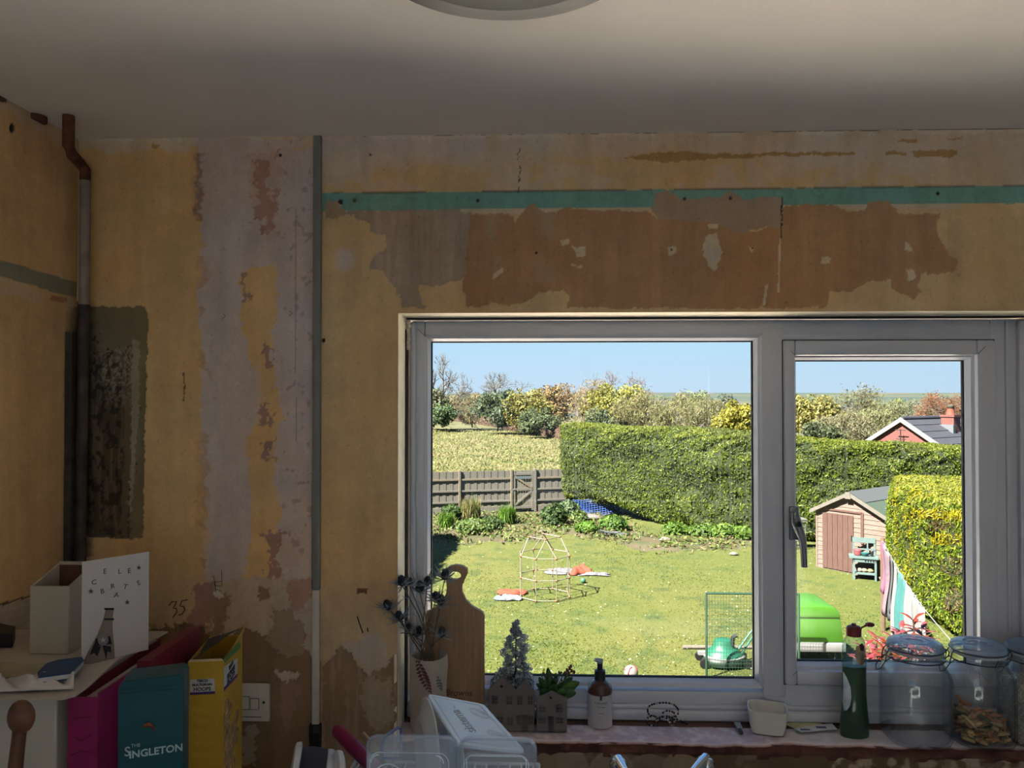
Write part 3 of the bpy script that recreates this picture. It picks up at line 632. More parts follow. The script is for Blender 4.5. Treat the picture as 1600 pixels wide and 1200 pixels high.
def pick(palette, n, jitter=.18):
    p = np.array(palette); c = p[rng.integers(0, len(p), n)]; return np.clip(c*(1+jitter*rng.normal(size=(n, 1))), .002, .9)
def segmesh(segs, k=4):
    V = []; F = []
    for (p0, p1, r0, r1) in segs:
        p0, p1 = np.array(p0), np.array(p1); t = p1-p0; t = t/max(np.linalg.norm(t), 1e-9); a = np.cross(t, (0, 0, 1) if abs(t[2]) < .9 else (1, 0, 0)); a = a/np.linalg.norm(a); b_ = np.cross(t, a); o = len(V)
        for (p, r) in ((p0, r0), (p1, r1)):
            for j in range(k): an = 2*math.pi*j/k; V.append(p+(a*math.cos(an)+b_*math.sin(an))*r)
        F += [(o+j, o+(j+1) % k, o+k+(j+1) % k, o+k+j) for j in range(k)]
    return np.array(V), np.array(F)
def branches(base, h, spread, rs, levels=5, r0=None, fork=3, up=.35, first=.28):
    segs = []; tips = []; r0 = r0 or h*.022
    def grow(p, d, L, r, lv):
        q = p
        for s_ in range(2):
            d2 = d+rs.normal(size=3)*.12; d2[2] += up*.12; d2 = d2/np.linalg.norm(d2); q2 = q+d2*L*.5; segs.append((q, q2, r*(1-.2*s_), r*(.8-.2*s_))); q = q2; d = d2
        if lv <= 0: tips.append(q); return
        for k in range(fork if lv > 1 else fork+1):
            nd = d+rs.normal(size=3)*spread; nd[2] += up*.35; nd = nd/np.linalg.norm(nd); grow(q, nd, L*(.62+.2*rs.random()), max(r*.60, h*.0022), lv-1)
        if rs.random() < .7: nd = d+rs.normal(size=3)*spread*1.5; nd = nd/np.linalg.norm(nd); grow(p+(q-p)*.5, nd, L*.6, max(r*.5, h*.0022), lv-1)
    grow(np.array(base, float), np.array((0, 0, 1.)), h*first, r0, levels)
    return segs, tips
def fit(segs, tips, base, h, hw):           # scale a skeleton to the wanted height and half width
    P1 = np.array([s_[1] for s_ in segs]); b_ = np.array(base); dz = h/max((P1[:, 2]-b_[2]).max(), .1); dr = hw/max(np.percentile(np.hypot(P1[:, 0]-b_[0], P1[:, 1]-b_[1]), 97), .1)
    sc = np.array((dr, dr, dz)); f = lambda p: b_+(np.array(p)-b_)*sc
    return [(f(a), f(b2), r0, r1) for a, b2, r0, r1 in segs], [f(t) for t in tips]
LAND = {}
def placed(px, pyb, Y): p = P(px, pyb, Y); return (p.x, p.y, p.z)
def bare_tree(name, px, pyt, pyb, hw_px, Y, seed, label, col, lv=5, thin=1.0, group='bare trees across the field', leafcol=None, nleaf=0, ls=.2, fork=3):
    base = placed(px, pyb, Y); h = P(px, pyt, Y).z-base[2]; hw = hw_px*Y/FOC; rs = np.random.default_rng(seed)
    t = thing(name, label, 'tree', base, group)
    segs, tips = branches(base, h, .55, rs, lv, r0=h*.032*thin, fork=fork); segs, tips = fit(segs, tips, base, h, hw)
    V, F = segmesh(segs, 3); big = [s_ for s_ in segs]
    o = npmesh('branches', V, F, mat('bark_%d_%d_%d' % col, OV(*col, .34*KS), .95, .2, 3), t)
    if nleaf:
        tp = np.array(tips); p = tp[rng.integers(0, len(tp), nleaf)]+rng.normal(size=(nleaf, 3))*h*.03; leaves('foliage', p, rng.normal(size=(nleaf, 3)), ls, ls*.6, pick([OF(*c) for c in leafcol], nleaf), t)
    return t
def leafy_tree(name, px, pyt, pyb, hw_px, Y, label, palette, n=1500, ls=.35, group='trees beyond the garden', twig=None, squash=1.0, up=0, nb=34):
    base = placed(px, pyb, Y); h = P(px, pyt, Y).z-base[2]; hw = hw_px*Y/FOC
    t = thing(name, label, 'tree', base, group); cz = base[2]+h*.56; c = np.array((base[0], base[1], cz)); R = np.array((hw, hw*.8, h*.44))
    d = unit(rng.normal(size=(nb, 3))); cen = c+d*R*(.45+.45*rng.random((nb, 1))); br = min(hw, h*.5)*(.28+.22*rng.random(nb))
    k = rng.integers(0, nb, n); dd = unit(rng.normal(size=(n, 3))); p = cen[k]+dd*br[k][:, None]*(.75+.3*rng.random((n, 1)))
    leaves('foliage', p, dd, ls, ls*(.6 if not twig else .14), pick([OF(*(int(.82*x_+.18*200) for x_ in q), .52*KS) for q in palette], n, .14), t, .7, up)  # palette mixed with pale grey: haze put into the tree colours
    rs = np.random.default_rng(int(px)); segs, tips = branches(base, h, .5, rs, 3, r0=h*.022); segs, tips = fit(segs, tips, base, h*.85, hw*.8); V, F = segmesh(segs, 3)
    npmesh('branches', V, F, barkm, t)
    return t
# woods along the field, left to right (positions are where each stands)
bare_tree('bare_tree', 690, 551, 662, 46, 112, 3, 'tall leafless tree at the left end of the field, top against the sky', (176, 168, 156), 5, 1.0)
bare_tree('bare_tree', 784, 580, 672, 52, 104, 5, 'leafless tree with ivy round its trunk, above the brown field hedge', (168, 164, 150), 5, .9, leafcol=[(96, 124, 96), (120, 140, 98)], nleaf=0)
bare_tree('bare_tree', 962, 577, 664, 40, 128, 8, 'pale leafless tree rising behind the bright yellow-green tree', (202, 192, 196), 5, .5, fork=3)
bare_tree('bare_tree', 990, 579, 664, 32, 132, 9, 'slim pale leafless tree right of its paler twin on the skyline', (198, 188, 190), 5, .45, fork=3)
bare_tree('bare_tree', 1336, 598, 694, 56, 70, 12, 'large grey leafless tree left of the brick house', (178, 172, 140), 5, .8, leafcol=[(186, 182, 120), (170, 170, 110)], nleaf=900, ls=.22)
bare_tree('bare_tree', 1472, 612, 676, 44, 82, 14, 'reddish leafless tree behind the brick chimney', (204, 142, 108), 5, .75, fork=4, leafcol=[(210, 150, 115), (196, 140, 105)], nleaf=700, ls=.2)
bare_tree('bare_tree', 906, 600, 676, 34, 98, 21, 'thin pale trunked tree among orange-brown trees over the field hedge', (206, 190, 168), 4, .7)
TW = True
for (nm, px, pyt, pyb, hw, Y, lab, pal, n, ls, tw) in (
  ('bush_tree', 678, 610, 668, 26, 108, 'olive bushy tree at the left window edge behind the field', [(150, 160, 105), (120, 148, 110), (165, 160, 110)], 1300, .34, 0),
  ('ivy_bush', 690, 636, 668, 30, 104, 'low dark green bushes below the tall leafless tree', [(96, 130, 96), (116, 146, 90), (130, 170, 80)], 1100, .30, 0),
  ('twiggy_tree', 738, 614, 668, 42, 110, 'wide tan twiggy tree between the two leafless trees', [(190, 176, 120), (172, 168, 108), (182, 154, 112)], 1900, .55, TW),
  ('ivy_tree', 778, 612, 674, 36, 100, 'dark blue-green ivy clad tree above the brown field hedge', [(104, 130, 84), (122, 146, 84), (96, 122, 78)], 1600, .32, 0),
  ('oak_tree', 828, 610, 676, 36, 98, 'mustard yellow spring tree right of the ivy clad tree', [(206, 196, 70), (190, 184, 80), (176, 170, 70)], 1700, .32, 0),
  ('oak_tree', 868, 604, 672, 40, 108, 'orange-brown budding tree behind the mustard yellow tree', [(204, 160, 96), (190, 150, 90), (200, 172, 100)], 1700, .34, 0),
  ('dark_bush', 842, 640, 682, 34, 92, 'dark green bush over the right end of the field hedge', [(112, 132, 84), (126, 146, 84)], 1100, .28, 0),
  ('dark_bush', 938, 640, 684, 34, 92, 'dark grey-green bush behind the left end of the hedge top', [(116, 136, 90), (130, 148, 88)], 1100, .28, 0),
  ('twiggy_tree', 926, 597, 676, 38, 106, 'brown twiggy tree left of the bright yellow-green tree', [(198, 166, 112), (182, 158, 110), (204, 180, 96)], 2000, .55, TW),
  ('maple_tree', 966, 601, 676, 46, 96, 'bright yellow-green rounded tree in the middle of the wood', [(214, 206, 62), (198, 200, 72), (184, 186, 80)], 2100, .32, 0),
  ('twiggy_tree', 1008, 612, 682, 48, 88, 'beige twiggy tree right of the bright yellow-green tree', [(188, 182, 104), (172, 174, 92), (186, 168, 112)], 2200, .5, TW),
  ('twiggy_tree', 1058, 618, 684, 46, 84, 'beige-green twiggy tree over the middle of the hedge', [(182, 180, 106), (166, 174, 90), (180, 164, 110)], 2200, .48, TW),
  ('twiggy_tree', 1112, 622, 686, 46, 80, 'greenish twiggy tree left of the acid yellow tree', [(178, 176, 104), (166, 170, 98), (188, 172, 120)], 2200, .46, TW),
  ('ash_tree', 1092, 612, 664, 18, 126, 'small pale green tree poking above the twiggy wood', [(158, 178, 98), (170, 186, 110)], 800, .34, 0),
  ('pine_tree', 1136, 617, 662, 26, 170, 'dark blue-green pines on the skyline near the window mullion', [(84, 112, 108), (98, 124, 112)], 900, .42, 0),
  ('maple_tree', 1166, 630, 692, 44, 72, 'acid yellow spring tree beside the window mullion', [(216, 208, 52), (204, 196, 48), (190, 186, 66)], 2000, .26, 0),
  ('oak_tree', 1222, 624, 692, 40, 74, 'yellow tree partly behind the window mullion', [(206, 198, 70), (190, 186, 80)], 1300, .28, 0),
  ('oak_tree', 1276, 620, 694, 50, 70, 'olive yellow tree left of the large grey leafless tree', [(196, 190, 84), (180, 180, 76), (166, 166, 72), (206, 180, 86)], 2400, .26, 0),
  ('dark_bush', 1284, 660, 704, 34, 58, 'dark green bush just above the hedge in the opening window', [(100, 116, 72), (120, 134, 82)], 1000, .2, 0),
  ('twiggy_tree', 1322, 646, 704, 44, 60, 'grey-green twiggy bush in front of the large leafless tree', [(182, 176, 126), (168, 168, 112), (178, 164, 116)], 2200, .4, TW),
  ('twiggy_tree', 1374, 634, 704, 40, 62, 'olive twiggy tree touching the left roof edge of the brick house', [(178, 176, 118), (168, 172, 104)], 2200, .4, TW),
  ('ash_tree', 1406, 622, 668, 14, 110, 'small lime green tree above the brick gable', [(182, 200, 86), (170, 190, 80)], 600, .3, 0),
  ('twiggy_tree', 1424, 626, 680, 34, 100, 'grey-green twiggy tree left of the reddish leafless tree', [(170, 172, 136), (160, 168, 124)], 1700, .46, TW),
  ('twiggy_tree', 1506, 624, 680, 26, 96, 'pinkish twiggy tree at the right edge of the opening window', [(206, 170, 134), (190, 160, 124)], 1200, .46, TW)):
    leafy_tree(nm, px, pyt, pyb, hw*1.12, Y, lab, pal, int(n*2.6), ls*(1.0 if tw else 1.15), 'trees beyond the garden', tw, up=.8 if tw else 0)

# ------------------------------------------------------------------ hedges
def hedge(name, label, cat, path, half, z0, ztop, palette, n, L, W, core, topcol=None, group=None, bulge=.25, gap=None, topfrac=.3, sq=.30, seed=1, extra=None):
    path = np.array(path, float); seg = np.hypot(*np.diff(path, axis=0).T); cs = np.concatenate([[0], np.cumsum(seg)]); Ltot = cs[-1]
    ztop = np.array(ztop, float) if np.ndim(ztop) else np.full(len(path), ztop)
    def surf(s_, t):
        x = np.interp(s_, cs, path[:, 0]); y = np.interp(s_, cs, path[:, 1]); zt = np.interp(s_, cs, ztop)
        i = np.clip(np.searchsorted(cs, s_)-1, 0, len(seg)-1); dx = (path[i+1, 0]-path[i, 0])/seg[i]; dy = (path[i+1, 1]-path[i, 1])/seg[i]
        e_ = np.clip(np.minimum(s_, Ltot-s_)/(half*1.0), 0, 1)**.45
        co, si = np.cos(t), np.sin(t); q = np.sign(co)*np.abs(co)**sq*half*(.25+.75*e_); zb = z0+0*s_
        if gap is not None: zb = zb+gap(x)
        hh = (zt-zb)/2; z = zb+hh+np.sign(si)*np.abs(si)**sq*hh*(.93+.07*e_)
        d = (fbm(s_*1.1+3*co, z*1.1+seed, seed, 4)-.5)*bulge*2+(fbm(s_*5, z*5+co, seed+5, 2)-.5)*bulge*.5
        return np.stack([x+dy*q*(1+d/half)*1.0-dx*(1-e_)*0, y-dx*q*(1+d/half), z+d*.5*np.clip(si, -.2, 1)], -1)
    ns = max(8, int(Ltot/.16)); e30 = 1/sq
    zz_ = np.linspace(-1, 1, 22); side = np.arcsin(np.sign(zz_)*np.abs(zz_)**e30*.9999999); tq_ = np.linspace(.98, -.98, 12); topp = np.arccos(np.sign(tq_)*np.abs(tq_)**e30)
    tl_ = np.concatenate([side, topp, math.pi-side[::-1]]); nt = len(tl_); S_, T_ = np.meshgrid(np.linspace(0, Ltot, ns), tl_); V = surf(S_.ravel(), T_.ravel())
    i = np.arange((ns-1)*(nt-1)); r, k = i//(ns-1), i % (ns-1); q = r*ns+k; F = np.stack([q, q+1, q+ns+1, q+ns], 1)
    b0 = (path[:, 0].mean(), path[:, 1].mean(), z0); th = thing(name, label, cat, b0, group)
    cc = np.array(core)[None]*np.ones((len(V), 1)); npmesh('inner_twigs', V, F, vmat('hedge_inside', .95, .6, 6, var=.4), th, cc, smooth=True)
    s_ = rng.random(n)*Ltot; t = np.where(rng.random(n) < topfrac, math.pi*(.30+.40*rng.random(n)), np.where(rng.random(n) < .86, rng.uniform(-.42, .42, n)*math.pi, math.pi*rng.uniform(.6, 1.4, n)))
    # even spread over the flat faces: draw the height rather than the angle
    f = np.abs(np.cos(t)) > .75; zz = rng.uniform(-1, 1, n); tt = np.arcsin(np.sign(zz)*np.abs(zz)**(1/sq)*.999999); t = np.where(f, np.where(np.cos(t) > 0, tt, math.pi-tt), t)
    qq = rng.uniform(-1, 1, n); t2 = np.arccos(np.sign(qq)*np.abs(qq)**(1/sq)*.999999); t = np.where(~f, t2, t)
    p = surf(s_, t); e1 = surf(np.clip(s_+.03, 0, Ltot), t)-surf(np.clip(s_-.03, 0, Ltot), t); e2 = surf(s_, t+.03)-surf(s_, t-.03); nn = unit(np.cross(e1, e2))
    ctr = np.stack([np.interp(s_, cs, path[:, 0]), np.interp(s_, cs, path[:, 1]), np.full(n, z0+1.0)], -1); nn = nn*np.sign((nn*(p-ctr)).sum(1, keepdims=True)+1e-9)
    p = p+nn*rng.uniform(-.02, L*.35, n)[:, None]
    c = pick([OF(*q_) for q_ in palette], n, .22)
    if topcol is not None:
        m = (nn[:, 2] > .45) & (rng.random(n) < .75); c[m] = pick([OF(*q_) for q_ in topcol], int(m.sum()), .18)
    if extra is not None: c = extra(p, c, nn)
    leaves('foliage', p, nn, L, W, c, th, .75, .5)
    return th
pts = [(G(880, 796), 662), (G(930, 800), 664), (G(1050, 822), 671), (G(1182, 842), 677), (G(1335, 852), 690), (G(1530, 862), 698), (G(1700, 868), 706)]
path = [(p.x, p.y+.9) for p, _ in pts]; zt = [P(800, q, p.y+.6).z for p, q in pts]
_t = np.linspace(0, len(path)-1, 40); _k = np.arange(len(path)); _s = lambda a: np.convolve(np.pad(np.interp(_t, _k, a), 6, mode='edge'), np.ones(13)/13, 'valid')
path = list(zip(np.interp(_t, _k, [p[0] for p in path]), _s([p[1] for p in path]))); zt = list(_s(zt))
def hg(x): return .50*np.clip((x-1.4)/.8, 0, 1)*np.clip((5.4-x)/1.5, 0, 1)
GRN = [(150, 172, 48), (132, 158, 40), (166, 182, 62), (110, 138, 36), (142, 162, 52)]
def hx(p, c, nn):
    n = fbm(p[:, 0]*.9, p[:, 2]*1.4, 91, 3); m = (n > .55) & (rng.random(len(p)) < .7); c[m] = pick([OF(118, 140, 62), OF(140, 150, 84)], int(m.sum())); return c
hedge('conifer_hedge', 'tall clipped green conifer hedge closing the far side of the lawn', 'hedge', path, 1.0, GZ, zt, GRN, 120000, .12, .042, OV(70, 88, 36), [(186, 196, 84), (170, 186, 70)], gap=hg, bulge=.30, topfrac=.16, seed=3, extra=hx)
# golden hedge on the right, with yellow and brown patches in its top
a = G(1398, 930); bq = G(1500, 1008)
gx_ = 8.72
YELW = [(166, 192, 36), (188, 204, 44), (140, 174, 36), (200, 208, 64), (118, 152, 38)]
def gx2(p, c, nn):
    u, v = proj(p[:, 0], p[:, 1], p[:, 2]); n = fbm(p[:, 0]*1.3, p[:, 1]*1.3, 95, 3)
    m = ((np.abs(v-803-(u-1440)*.05) < 8) & (u > 1420)) | ((np.abs(v-842) < 9) & (u > 1455)) | ((n > .68) & (rng.random(len(p)) < .5)); c[m] = pick([OF(232, 218, 20), OF(220, 208, 40)], int(m.sum()))
    m = (np.hypot((u-1470)/22, (v-822)/8) < 1) & (rng.random(len(p)) < .8); c[m] = pick([OF(160, 135, 80), OF(140, 120, 70)], int(m.sum()))
    m = ((np.hypot((u-1492)/24, (v-885)/16) < 1) | (np.hypot((u-1490)/14, (v-938)/20) < 1)) & (rng.random(len(p)) < .7); c[m] = pick([OF(170, 140, 100), OF(110, 120, 80)], int(m.sum())); return c
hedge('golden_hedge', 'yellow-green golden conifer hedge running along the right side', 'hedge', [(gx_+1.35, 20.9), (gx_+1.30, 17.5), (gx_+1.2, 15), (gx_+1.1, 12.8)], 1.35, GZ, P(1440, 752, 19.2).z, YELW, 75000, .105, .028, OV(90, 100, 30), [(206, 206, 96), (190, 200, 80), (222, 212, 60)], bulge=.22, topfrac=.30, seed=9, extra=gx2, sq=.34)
# hedge on the left boundary, out of view, whose shadow lies on the lawn's left corner
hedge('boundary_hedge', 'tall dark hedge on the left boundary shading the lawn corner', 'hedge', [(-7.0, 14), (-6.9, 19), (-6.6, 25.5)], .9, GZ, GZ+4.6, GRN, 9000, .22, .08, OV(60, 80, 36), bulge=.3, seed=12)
fh = [G(672, 658), G(740, 662), G(800, 671), G(872, 684), G(930, 694)]
hedge('field_hedge', 'low brown leafless hedgerow crossing the field', 'hedge', [(p.x, p.y) for p in fh], .9, GZ-.2, [p.z+1.25 for p in fh], [(186, 152, 124), (172, 142, 112), (196, 166, 138)], 7000, .5, .07, OV(150, 120, 96), bulge=.3, seed=15)

# ------------------------------------------------------------------ grass blades and daisies over the lawn
def visible_lawn(n, y0=LY0+.3, y1=34):
    y = y0+(y1-y0)*rng.random(n)**1.5; x = rng.uniform(-.17, .62, n)*y; return x, y
x, y = visible_lawn(60000); z = np.full(len(x), GZ); u_, v_ = proj(x, y, z); keep = ~inpoly(u_, v_, BED); x, y, z = x[keep], y[keep], z[keep]
c = lawncol(x, y, z)*(1.9+.45*rng.normal(size=(len(x), 1))); c = np.clip(c, .003, .5)
hgt = .012+.022*rng.random(len(x)); an = rng.random(len(x))*6.28; wd = .010+.010*rng.random(len(x)); ln = rng.normal(size=(len(x), 2))*.03
V = np.stack([np.stack([x-np.cos(an)*wd, y-np.sin(an)*wd, z-.01], 1), np.stack([x+np.cos(an)*wd, y+np.sin(an)*wd, z-.01], 1), np.stack([x+ln[:, 0], y+ln[:, 1], z+hgt], 1)], 1).reshape(-1, 3)
o = npmesh('grass', V, np.arange(len(V)).reshape(-1, 3), vmat('grass_blades', .7, 0, transl=.5), None, np.repeat(c, 3, 0), base=(0, 24, GZ)); tag(o, 'short mown grass blades covering the lawn', 'grass', kind='stuff')
n = 45000; y = 36.5+75*rng.random(n)**1.6; x = rng.uniform(-.19, .16, n)*y; z = fieldz(x, y)+.05; c = fieldcol(x, y, z)*(2.0+.45*rng.normal(size=(n, 1))); c = np.clip(c, .004, .5)
o = leaves('meadow_grass', np.stack([x, y, z], 1), np.tile((0, -.6, .6), (n, 1)), .30, .10, c, None, .5, .8, base=(0, 60, GZ)); tag(o, 'rough straw-coloured grass tufts over the field beyond the fence', 'grass', kind='stuff')
x, y = visible_lawn(1500); z = np.full(len(x), GZ+.07)
o = leaves('daisies', np.stack([x, y, z], 1), np.tile((0, 0, 1.), (len(x), 1)), .035, .035, np.tile(np.array((.30, .30, .24)), (len(x), 1)), None, .2, base=(0, 24, GZ)); tag(o, 'tiny white daisies dotted over the lawn', 'flowers', kind='stuff')

# ------------------------------------------------------------------ fence and gate
wood = mat('weathered_grey_fence_wood', OV(168, 162, 148, .40*KS), .9, .22, 6, stretch=(6, 6, .6))
woodl = mat('bleached_fence_wood', OV(214, 196, 164), .9, .15, 8)
FA, FBp = G(640, 806), G(912, 796)
fdir = (FBp-FA); flen = fdir.length; fdir.normalize(); fn = Vector((fdir.y, -fdir.x, 0))            # fn points to the house
def onf(px): # distance along the fence of the point seen at px
    d = ray(px, 780); # intersect vertical plane
    k = (FA-CAM).dot(fn)/Vector((d.x, d.y, 0)).dot(fn); p = CAM+d*k; return (Vector((p.x, p.y, 0))-Vector((FA.x, FA.y, 0))).dot(fdir)
Mf = Matrix.Translation((FA.x, FA.y, GZ)) @ Matrix(((fdir.x, fn.x, 0, 0), (fdir.y, fn.y, 0, 0), (0, 0, 1, 0), (0, 0, 0, 1)))
posts = [onf(648), onf(718), onf(799), onf(836), flen+.3]
fence = thing('garden_fence', 'grey weathered close-board fence between lawn and field', 'fence', tuple(FA))
bd = None
for (s0, s1) in ((posts[0], posts[1]), (posts[1], posts[2]), (posts[3], posts[4])):
    n = int((s1-s0)/.145)
    for i in range(n):
        w_ = (s1-s0)/n
        if bd is None: bd = MB(Mf).box(0, .15, -.012, .0, .28, 1.82).build('board', wood, fence); o = bd; 
        else: o = bd.copy(); COL.objects.link(o); o.parent = fence
        o.location = fdir*(s0+i*w_)+fn*(-.012*(i % 2)) + Vector((0, 0, .012*math.sin(i*2.3)))
    for z_, mm in ((1.47, woodl), (.98, wood), (.50, wood)): MB(Mf).box(s0, s1, 0, .045, z_-.035, z_+.035).build('rail', mm, fence)
    MB(Mf).box(s0, s1, -.02, .03, .0, .27).build('gravel_board', wood, fence)
for s_ in posts[:4]:
    MB(Mf).box(s_-.05, s_+.05, -.05, .07, 0, 1.88).build('post', woodl if s_ in posts[1:3] else wood, fence, bevel=.01)
g0, g1 = posts[2]+.07, posts[3]-.07
gate = thing('garden_gate', 'grey wooden garden gate with diagonal braces in the fence', 'gate', tuple(Mf @ Vector((g0, 0, 0)))); n = 8
for i in range(n): MB(Mf).box(g0+(g1-g0)*i/n, g0+(g1-g0)*(i+1)/n-.012, -.02, 0, .06, 1.80+.008*(i % 2)).build('board', wood, gate)
for z_ in (.20, .98, 1.66): MB(Mf).box(g0, g1, 0, .04, z_-.05, z_+.05).build('rail', wood, gate)
for (za, zb, fl) in ((1.60, 1.0, 0), (.25, .95, 0)):
    MB(Mf).prism([(g0+.02, za-.05), (g0+.02, za+.05), (g1-.02, zb+.05), (g1-.02, zb-.05)], (0, .005, 0), (1, 0, 0), (0, 0, 1), (0, .04, 0)).build('brace', woodl if za > 1 else wood, gate)
MB(Mf).box(g0, g0+.09, .0, .045, .06, 1.8).build('stile', wood, gate); MB(Mf).box(g1-.09, g1, .0, .045, .06, 1.8).build('stile', wood, gate)
MB(Mf).box(g0-.06, g0+.10, .045, .07, .96, 1.02).build('latch', mat('white_painted_metal', OV(220, 220, 215), .5), gate)
MB(Mf).box(g0+.14, g1-.1, .041, .05, 1.44, 1.56).build('name_plate', mat('pale_blue_grey_board', OV(170, 185, 190), .7), gate)

# ------------------------------------------------------------------ plants in the bed
def plant(name, label, px, py, h, r, pal, n, L, W, up=1.0, kind='clump', group='plants in the flower bed'):
    g = G(px, py); t = thing(name, label, 'plant', tuple(g), group); d = rng.random((n, 3)); an = d[:, 0]*6.283; rr = np.sqrt(d[:, 1])*r
    zz = GZ+h*(.15+.8*d[:, 2]*np.sqrt(np.clip(1-(rr/r)**2*.7, .05, 1)))
    p = np.stack([g.x+rr*np.cos(an), g.y+rr*np.sin(an), zz], 1); nn = np.stack([np.cos(an)*rr/r, np.sin(an)*rr/r, .5+0*rr], 1)
    if kind == 'blades': nn[:, 2] = 0; p[:, 2] = GZ+h*.45+h*.1*rng.normal(size=n)
    leaves('leaves', p, nn, L, W, pick([OF(*q) for q in pal], n, .25), t, .6 if kind == 'clump' else .35, up*(3 if kind == 'blades' else .4))
    segs = [((g.x, g.y, GZ-.02), (g.x+r*.5*math.cos(k_), g.y+r*.5*math.sin(k_), GZ+h*.55), .012, .005) for k_ in range(6)]; V, F = segmesh(segs, 3); npmesh('stems', V, F, mat('green_stem', OV(110, 130, 60), .8), t)
    return t
GL, GD, GB = [(120, 170, 50), (140, 190, 60)], [(96, 130, 60), (120, 150, 80), (80, 112, 56)], [(150, 180, 90), (120, 160, 80), (170, 190, 110)]
for a_ in (('grass_clump', 'upright bright green grassy clump left of the gate', 793, 818, .75, .34, GL, 500, .6, .035, 1, 'blades'),
  ('grass_clump', 'tall tan-tipped grassy clump in front of the fence post', 735, 812, .95, .42, [(190, 180, 110), (140, 170, 70), (205, 190, 130)], 600, .7, .03, 1, 'blades'),
  ('grass_clump', 'small bright green grassy clump at the bed\'s left end', 697, 826, .7, .3, GL, 400, .5, .035, 1, 'blades'),
  ('round_shrub', 'round dark green shrub right of the gate in the bed', 866, 822, .95, .52, GD, 900, .16, .08),
  ('leafy_plant', 'spreading pale green plant in the middle of the left bed', 742, 832, .55, .75, GB, 900, .16, .08),
  ('leafy_plant', 'low leafy plant between the two grassy clumps', 768, 826, .5, .5, GD, 500, .15, .08),
  ('leafy_plant', 'grey-green leafy plant by the fence foot at left', 706, 812, .7, .45, GD, 500, .16, .08),
  ('leafy_plant', 'pale grey-green plant beside the blue netting', 888, 806, .7, .45, [(160, 185, 140), (130, 165, 110)], 600, .2, .1),
  ('leafy_plant', 'bright green plant below the round shrub', 916, 832, .45, .4, GL, 450, .16, .09),
  ('leafy_plant', 'wide fresh green plant in front of the blue netting', 958, 828, .6, .55, [(140, 185, 80), (120, 165, 70)], 700, .18, .1),
  ('leafy_plant', 'small green plant between shrub and netting', 905, 816, .5, .35, GB, 400, .15, .08),
  ('leafy_plant', 'fresh green plant at the hedge foot, leftmost of a row of four', 1056, 834, .45, .5, [(150, 190, 70), (130, 175, 70)], 500, .15, .09),
  ('leafy_plant', 'fresh green plant at the hedge foot, second of a row of four', 1096, 836, .45, .5, [(150, 190, 80), (120, 160, 70)], 500, .15, .09),
  ('leafy_plant', 'fresh green plant at the hedge foot, third of a row of four', 1132, 838, .5, .55, [(160, 195, 80), (130, 175, 70)], 600, .15, .09),
  ('leafy_plant', 'fresh green plant at the hedge foot nearest the mullion', 1164, 841, .5, .5, [(150, 190, 70), (130, 170, 70)], 500, .15, .09)):
    plant(*a_)
# weeds and seedlings all over the bed
n = 26000; y = rng.uniform(24, 36, n); x = rng.uniform(-6, 11, n); u_, v_ = proj(x, y, np.full(n, GZ)); keep = inpoly(u_+8*rng.normal(size=n), v_+3*rng.normal(size=n), BED) & (fbm(x*1.3, y*1.3, 88, 3) > .43); x, y = x[keep], y[keep]
o = leaves('weeds', np.stack([x, y, GZ+.03+.12*rng.random(len(x))**2], 1), np.tile((0, -.3, .8), (len(x), 1)), .14, .07, pick([OF(150, 180, 80), OF(120, 150, 70), OF(180, 180, 110), OF(170, 150, 110)], len(x), .2), None, .7, .3, base=(0, 30, GZ)); tag(o, 'mixed low weeds sprouting over the bare flower bed', 'weeds', kind='stuff')
# blue netting, white sack and stones by the hedge
g = G(933, 806); net = MB(); blue = mat('blue_garden_netting', OV(70, 120, 225, .5*KS), .6, .15, 9)
na, nb = 19, 9
def netp(i, j): s_ = i/(na-1); t_ = j/(nb-1); p0 = G(896+76*s_, 790+14*(1-s_)*0+16); return Vector((p0.x, p0.y+.1+.25*t_, GZ+.06+.62*t_*(1-.35*s_)+.05*math.sin(s_*9+t_*4)))
for i in range(na): net.tube([netp(i, j) for j in range(nb)], .010, 4)
for j in range(nb): net.tube([netp(i, j) for i in range(na)], .010, 4)
tag(net.build('blue_netting', blue), 'blue garden netting heaped at the foot of the hedge', 'netting')
def lumpy(name, label, cat, px, py, sx_, sy_, sz_, m, seed, group=None):
    g = G(px, py); mb = MB(); mb.ball((0, 0, 0), 1, 14, 9); r = random.Random(seed)
    mb.v = [(g.x+x*sx_*(1+.16*math.sin(3*y+seed)+.1*math.sin(5*z+seed)), g.y+y*sy_*(1+.14*math.sin(4*x+seed)), GZ+sz_*.9+z*sz_*(1+.14*math.sin(3*x+2*y+seed))) for x, y, z in mb.v]
    return tag(mb.build(name, m, None, smooth=True), label, cat, group)
sackm = mat('white_plastic_sack', OV(226, 226, 222), .5, .08, 8, bump=.4, bscale=12)
lumpy('plastic_sack', 'white plastic sack by the blue netting, nearer the gate', 'sack', 889, 803, .42, .3, .2, sackm, 1); lumpy('plastic_sack', 'pale flattened sack in front of the blue netting', 'sack', 916, 812, .62, .35, .13, mat('pale_grey_sack', OV(205, 196, 186), .6, .1, 8, bump=.4), 4)
stone = mat('pale_stone', OV(222, 208, 186), .9, .15, 9, bump=.3)
lumpy('pale_stone', 'pale stone lying on the lawn near the right end', 'stone', 1147, 868, .13, .1, .06, stone, 2); lumpy('pale_stone', 'pale stone on bare earth by the flower bed edge', 'stone', 849, 831, .16, .12, .04, stone, 6)
lumpy('pale_stone', 'pale stone at the foot of the hedge', 'stone', 1040, 846, .2, .14, .08, stone, 9)
g = G(960, 838); mb = MB(); r = random.Random(4)
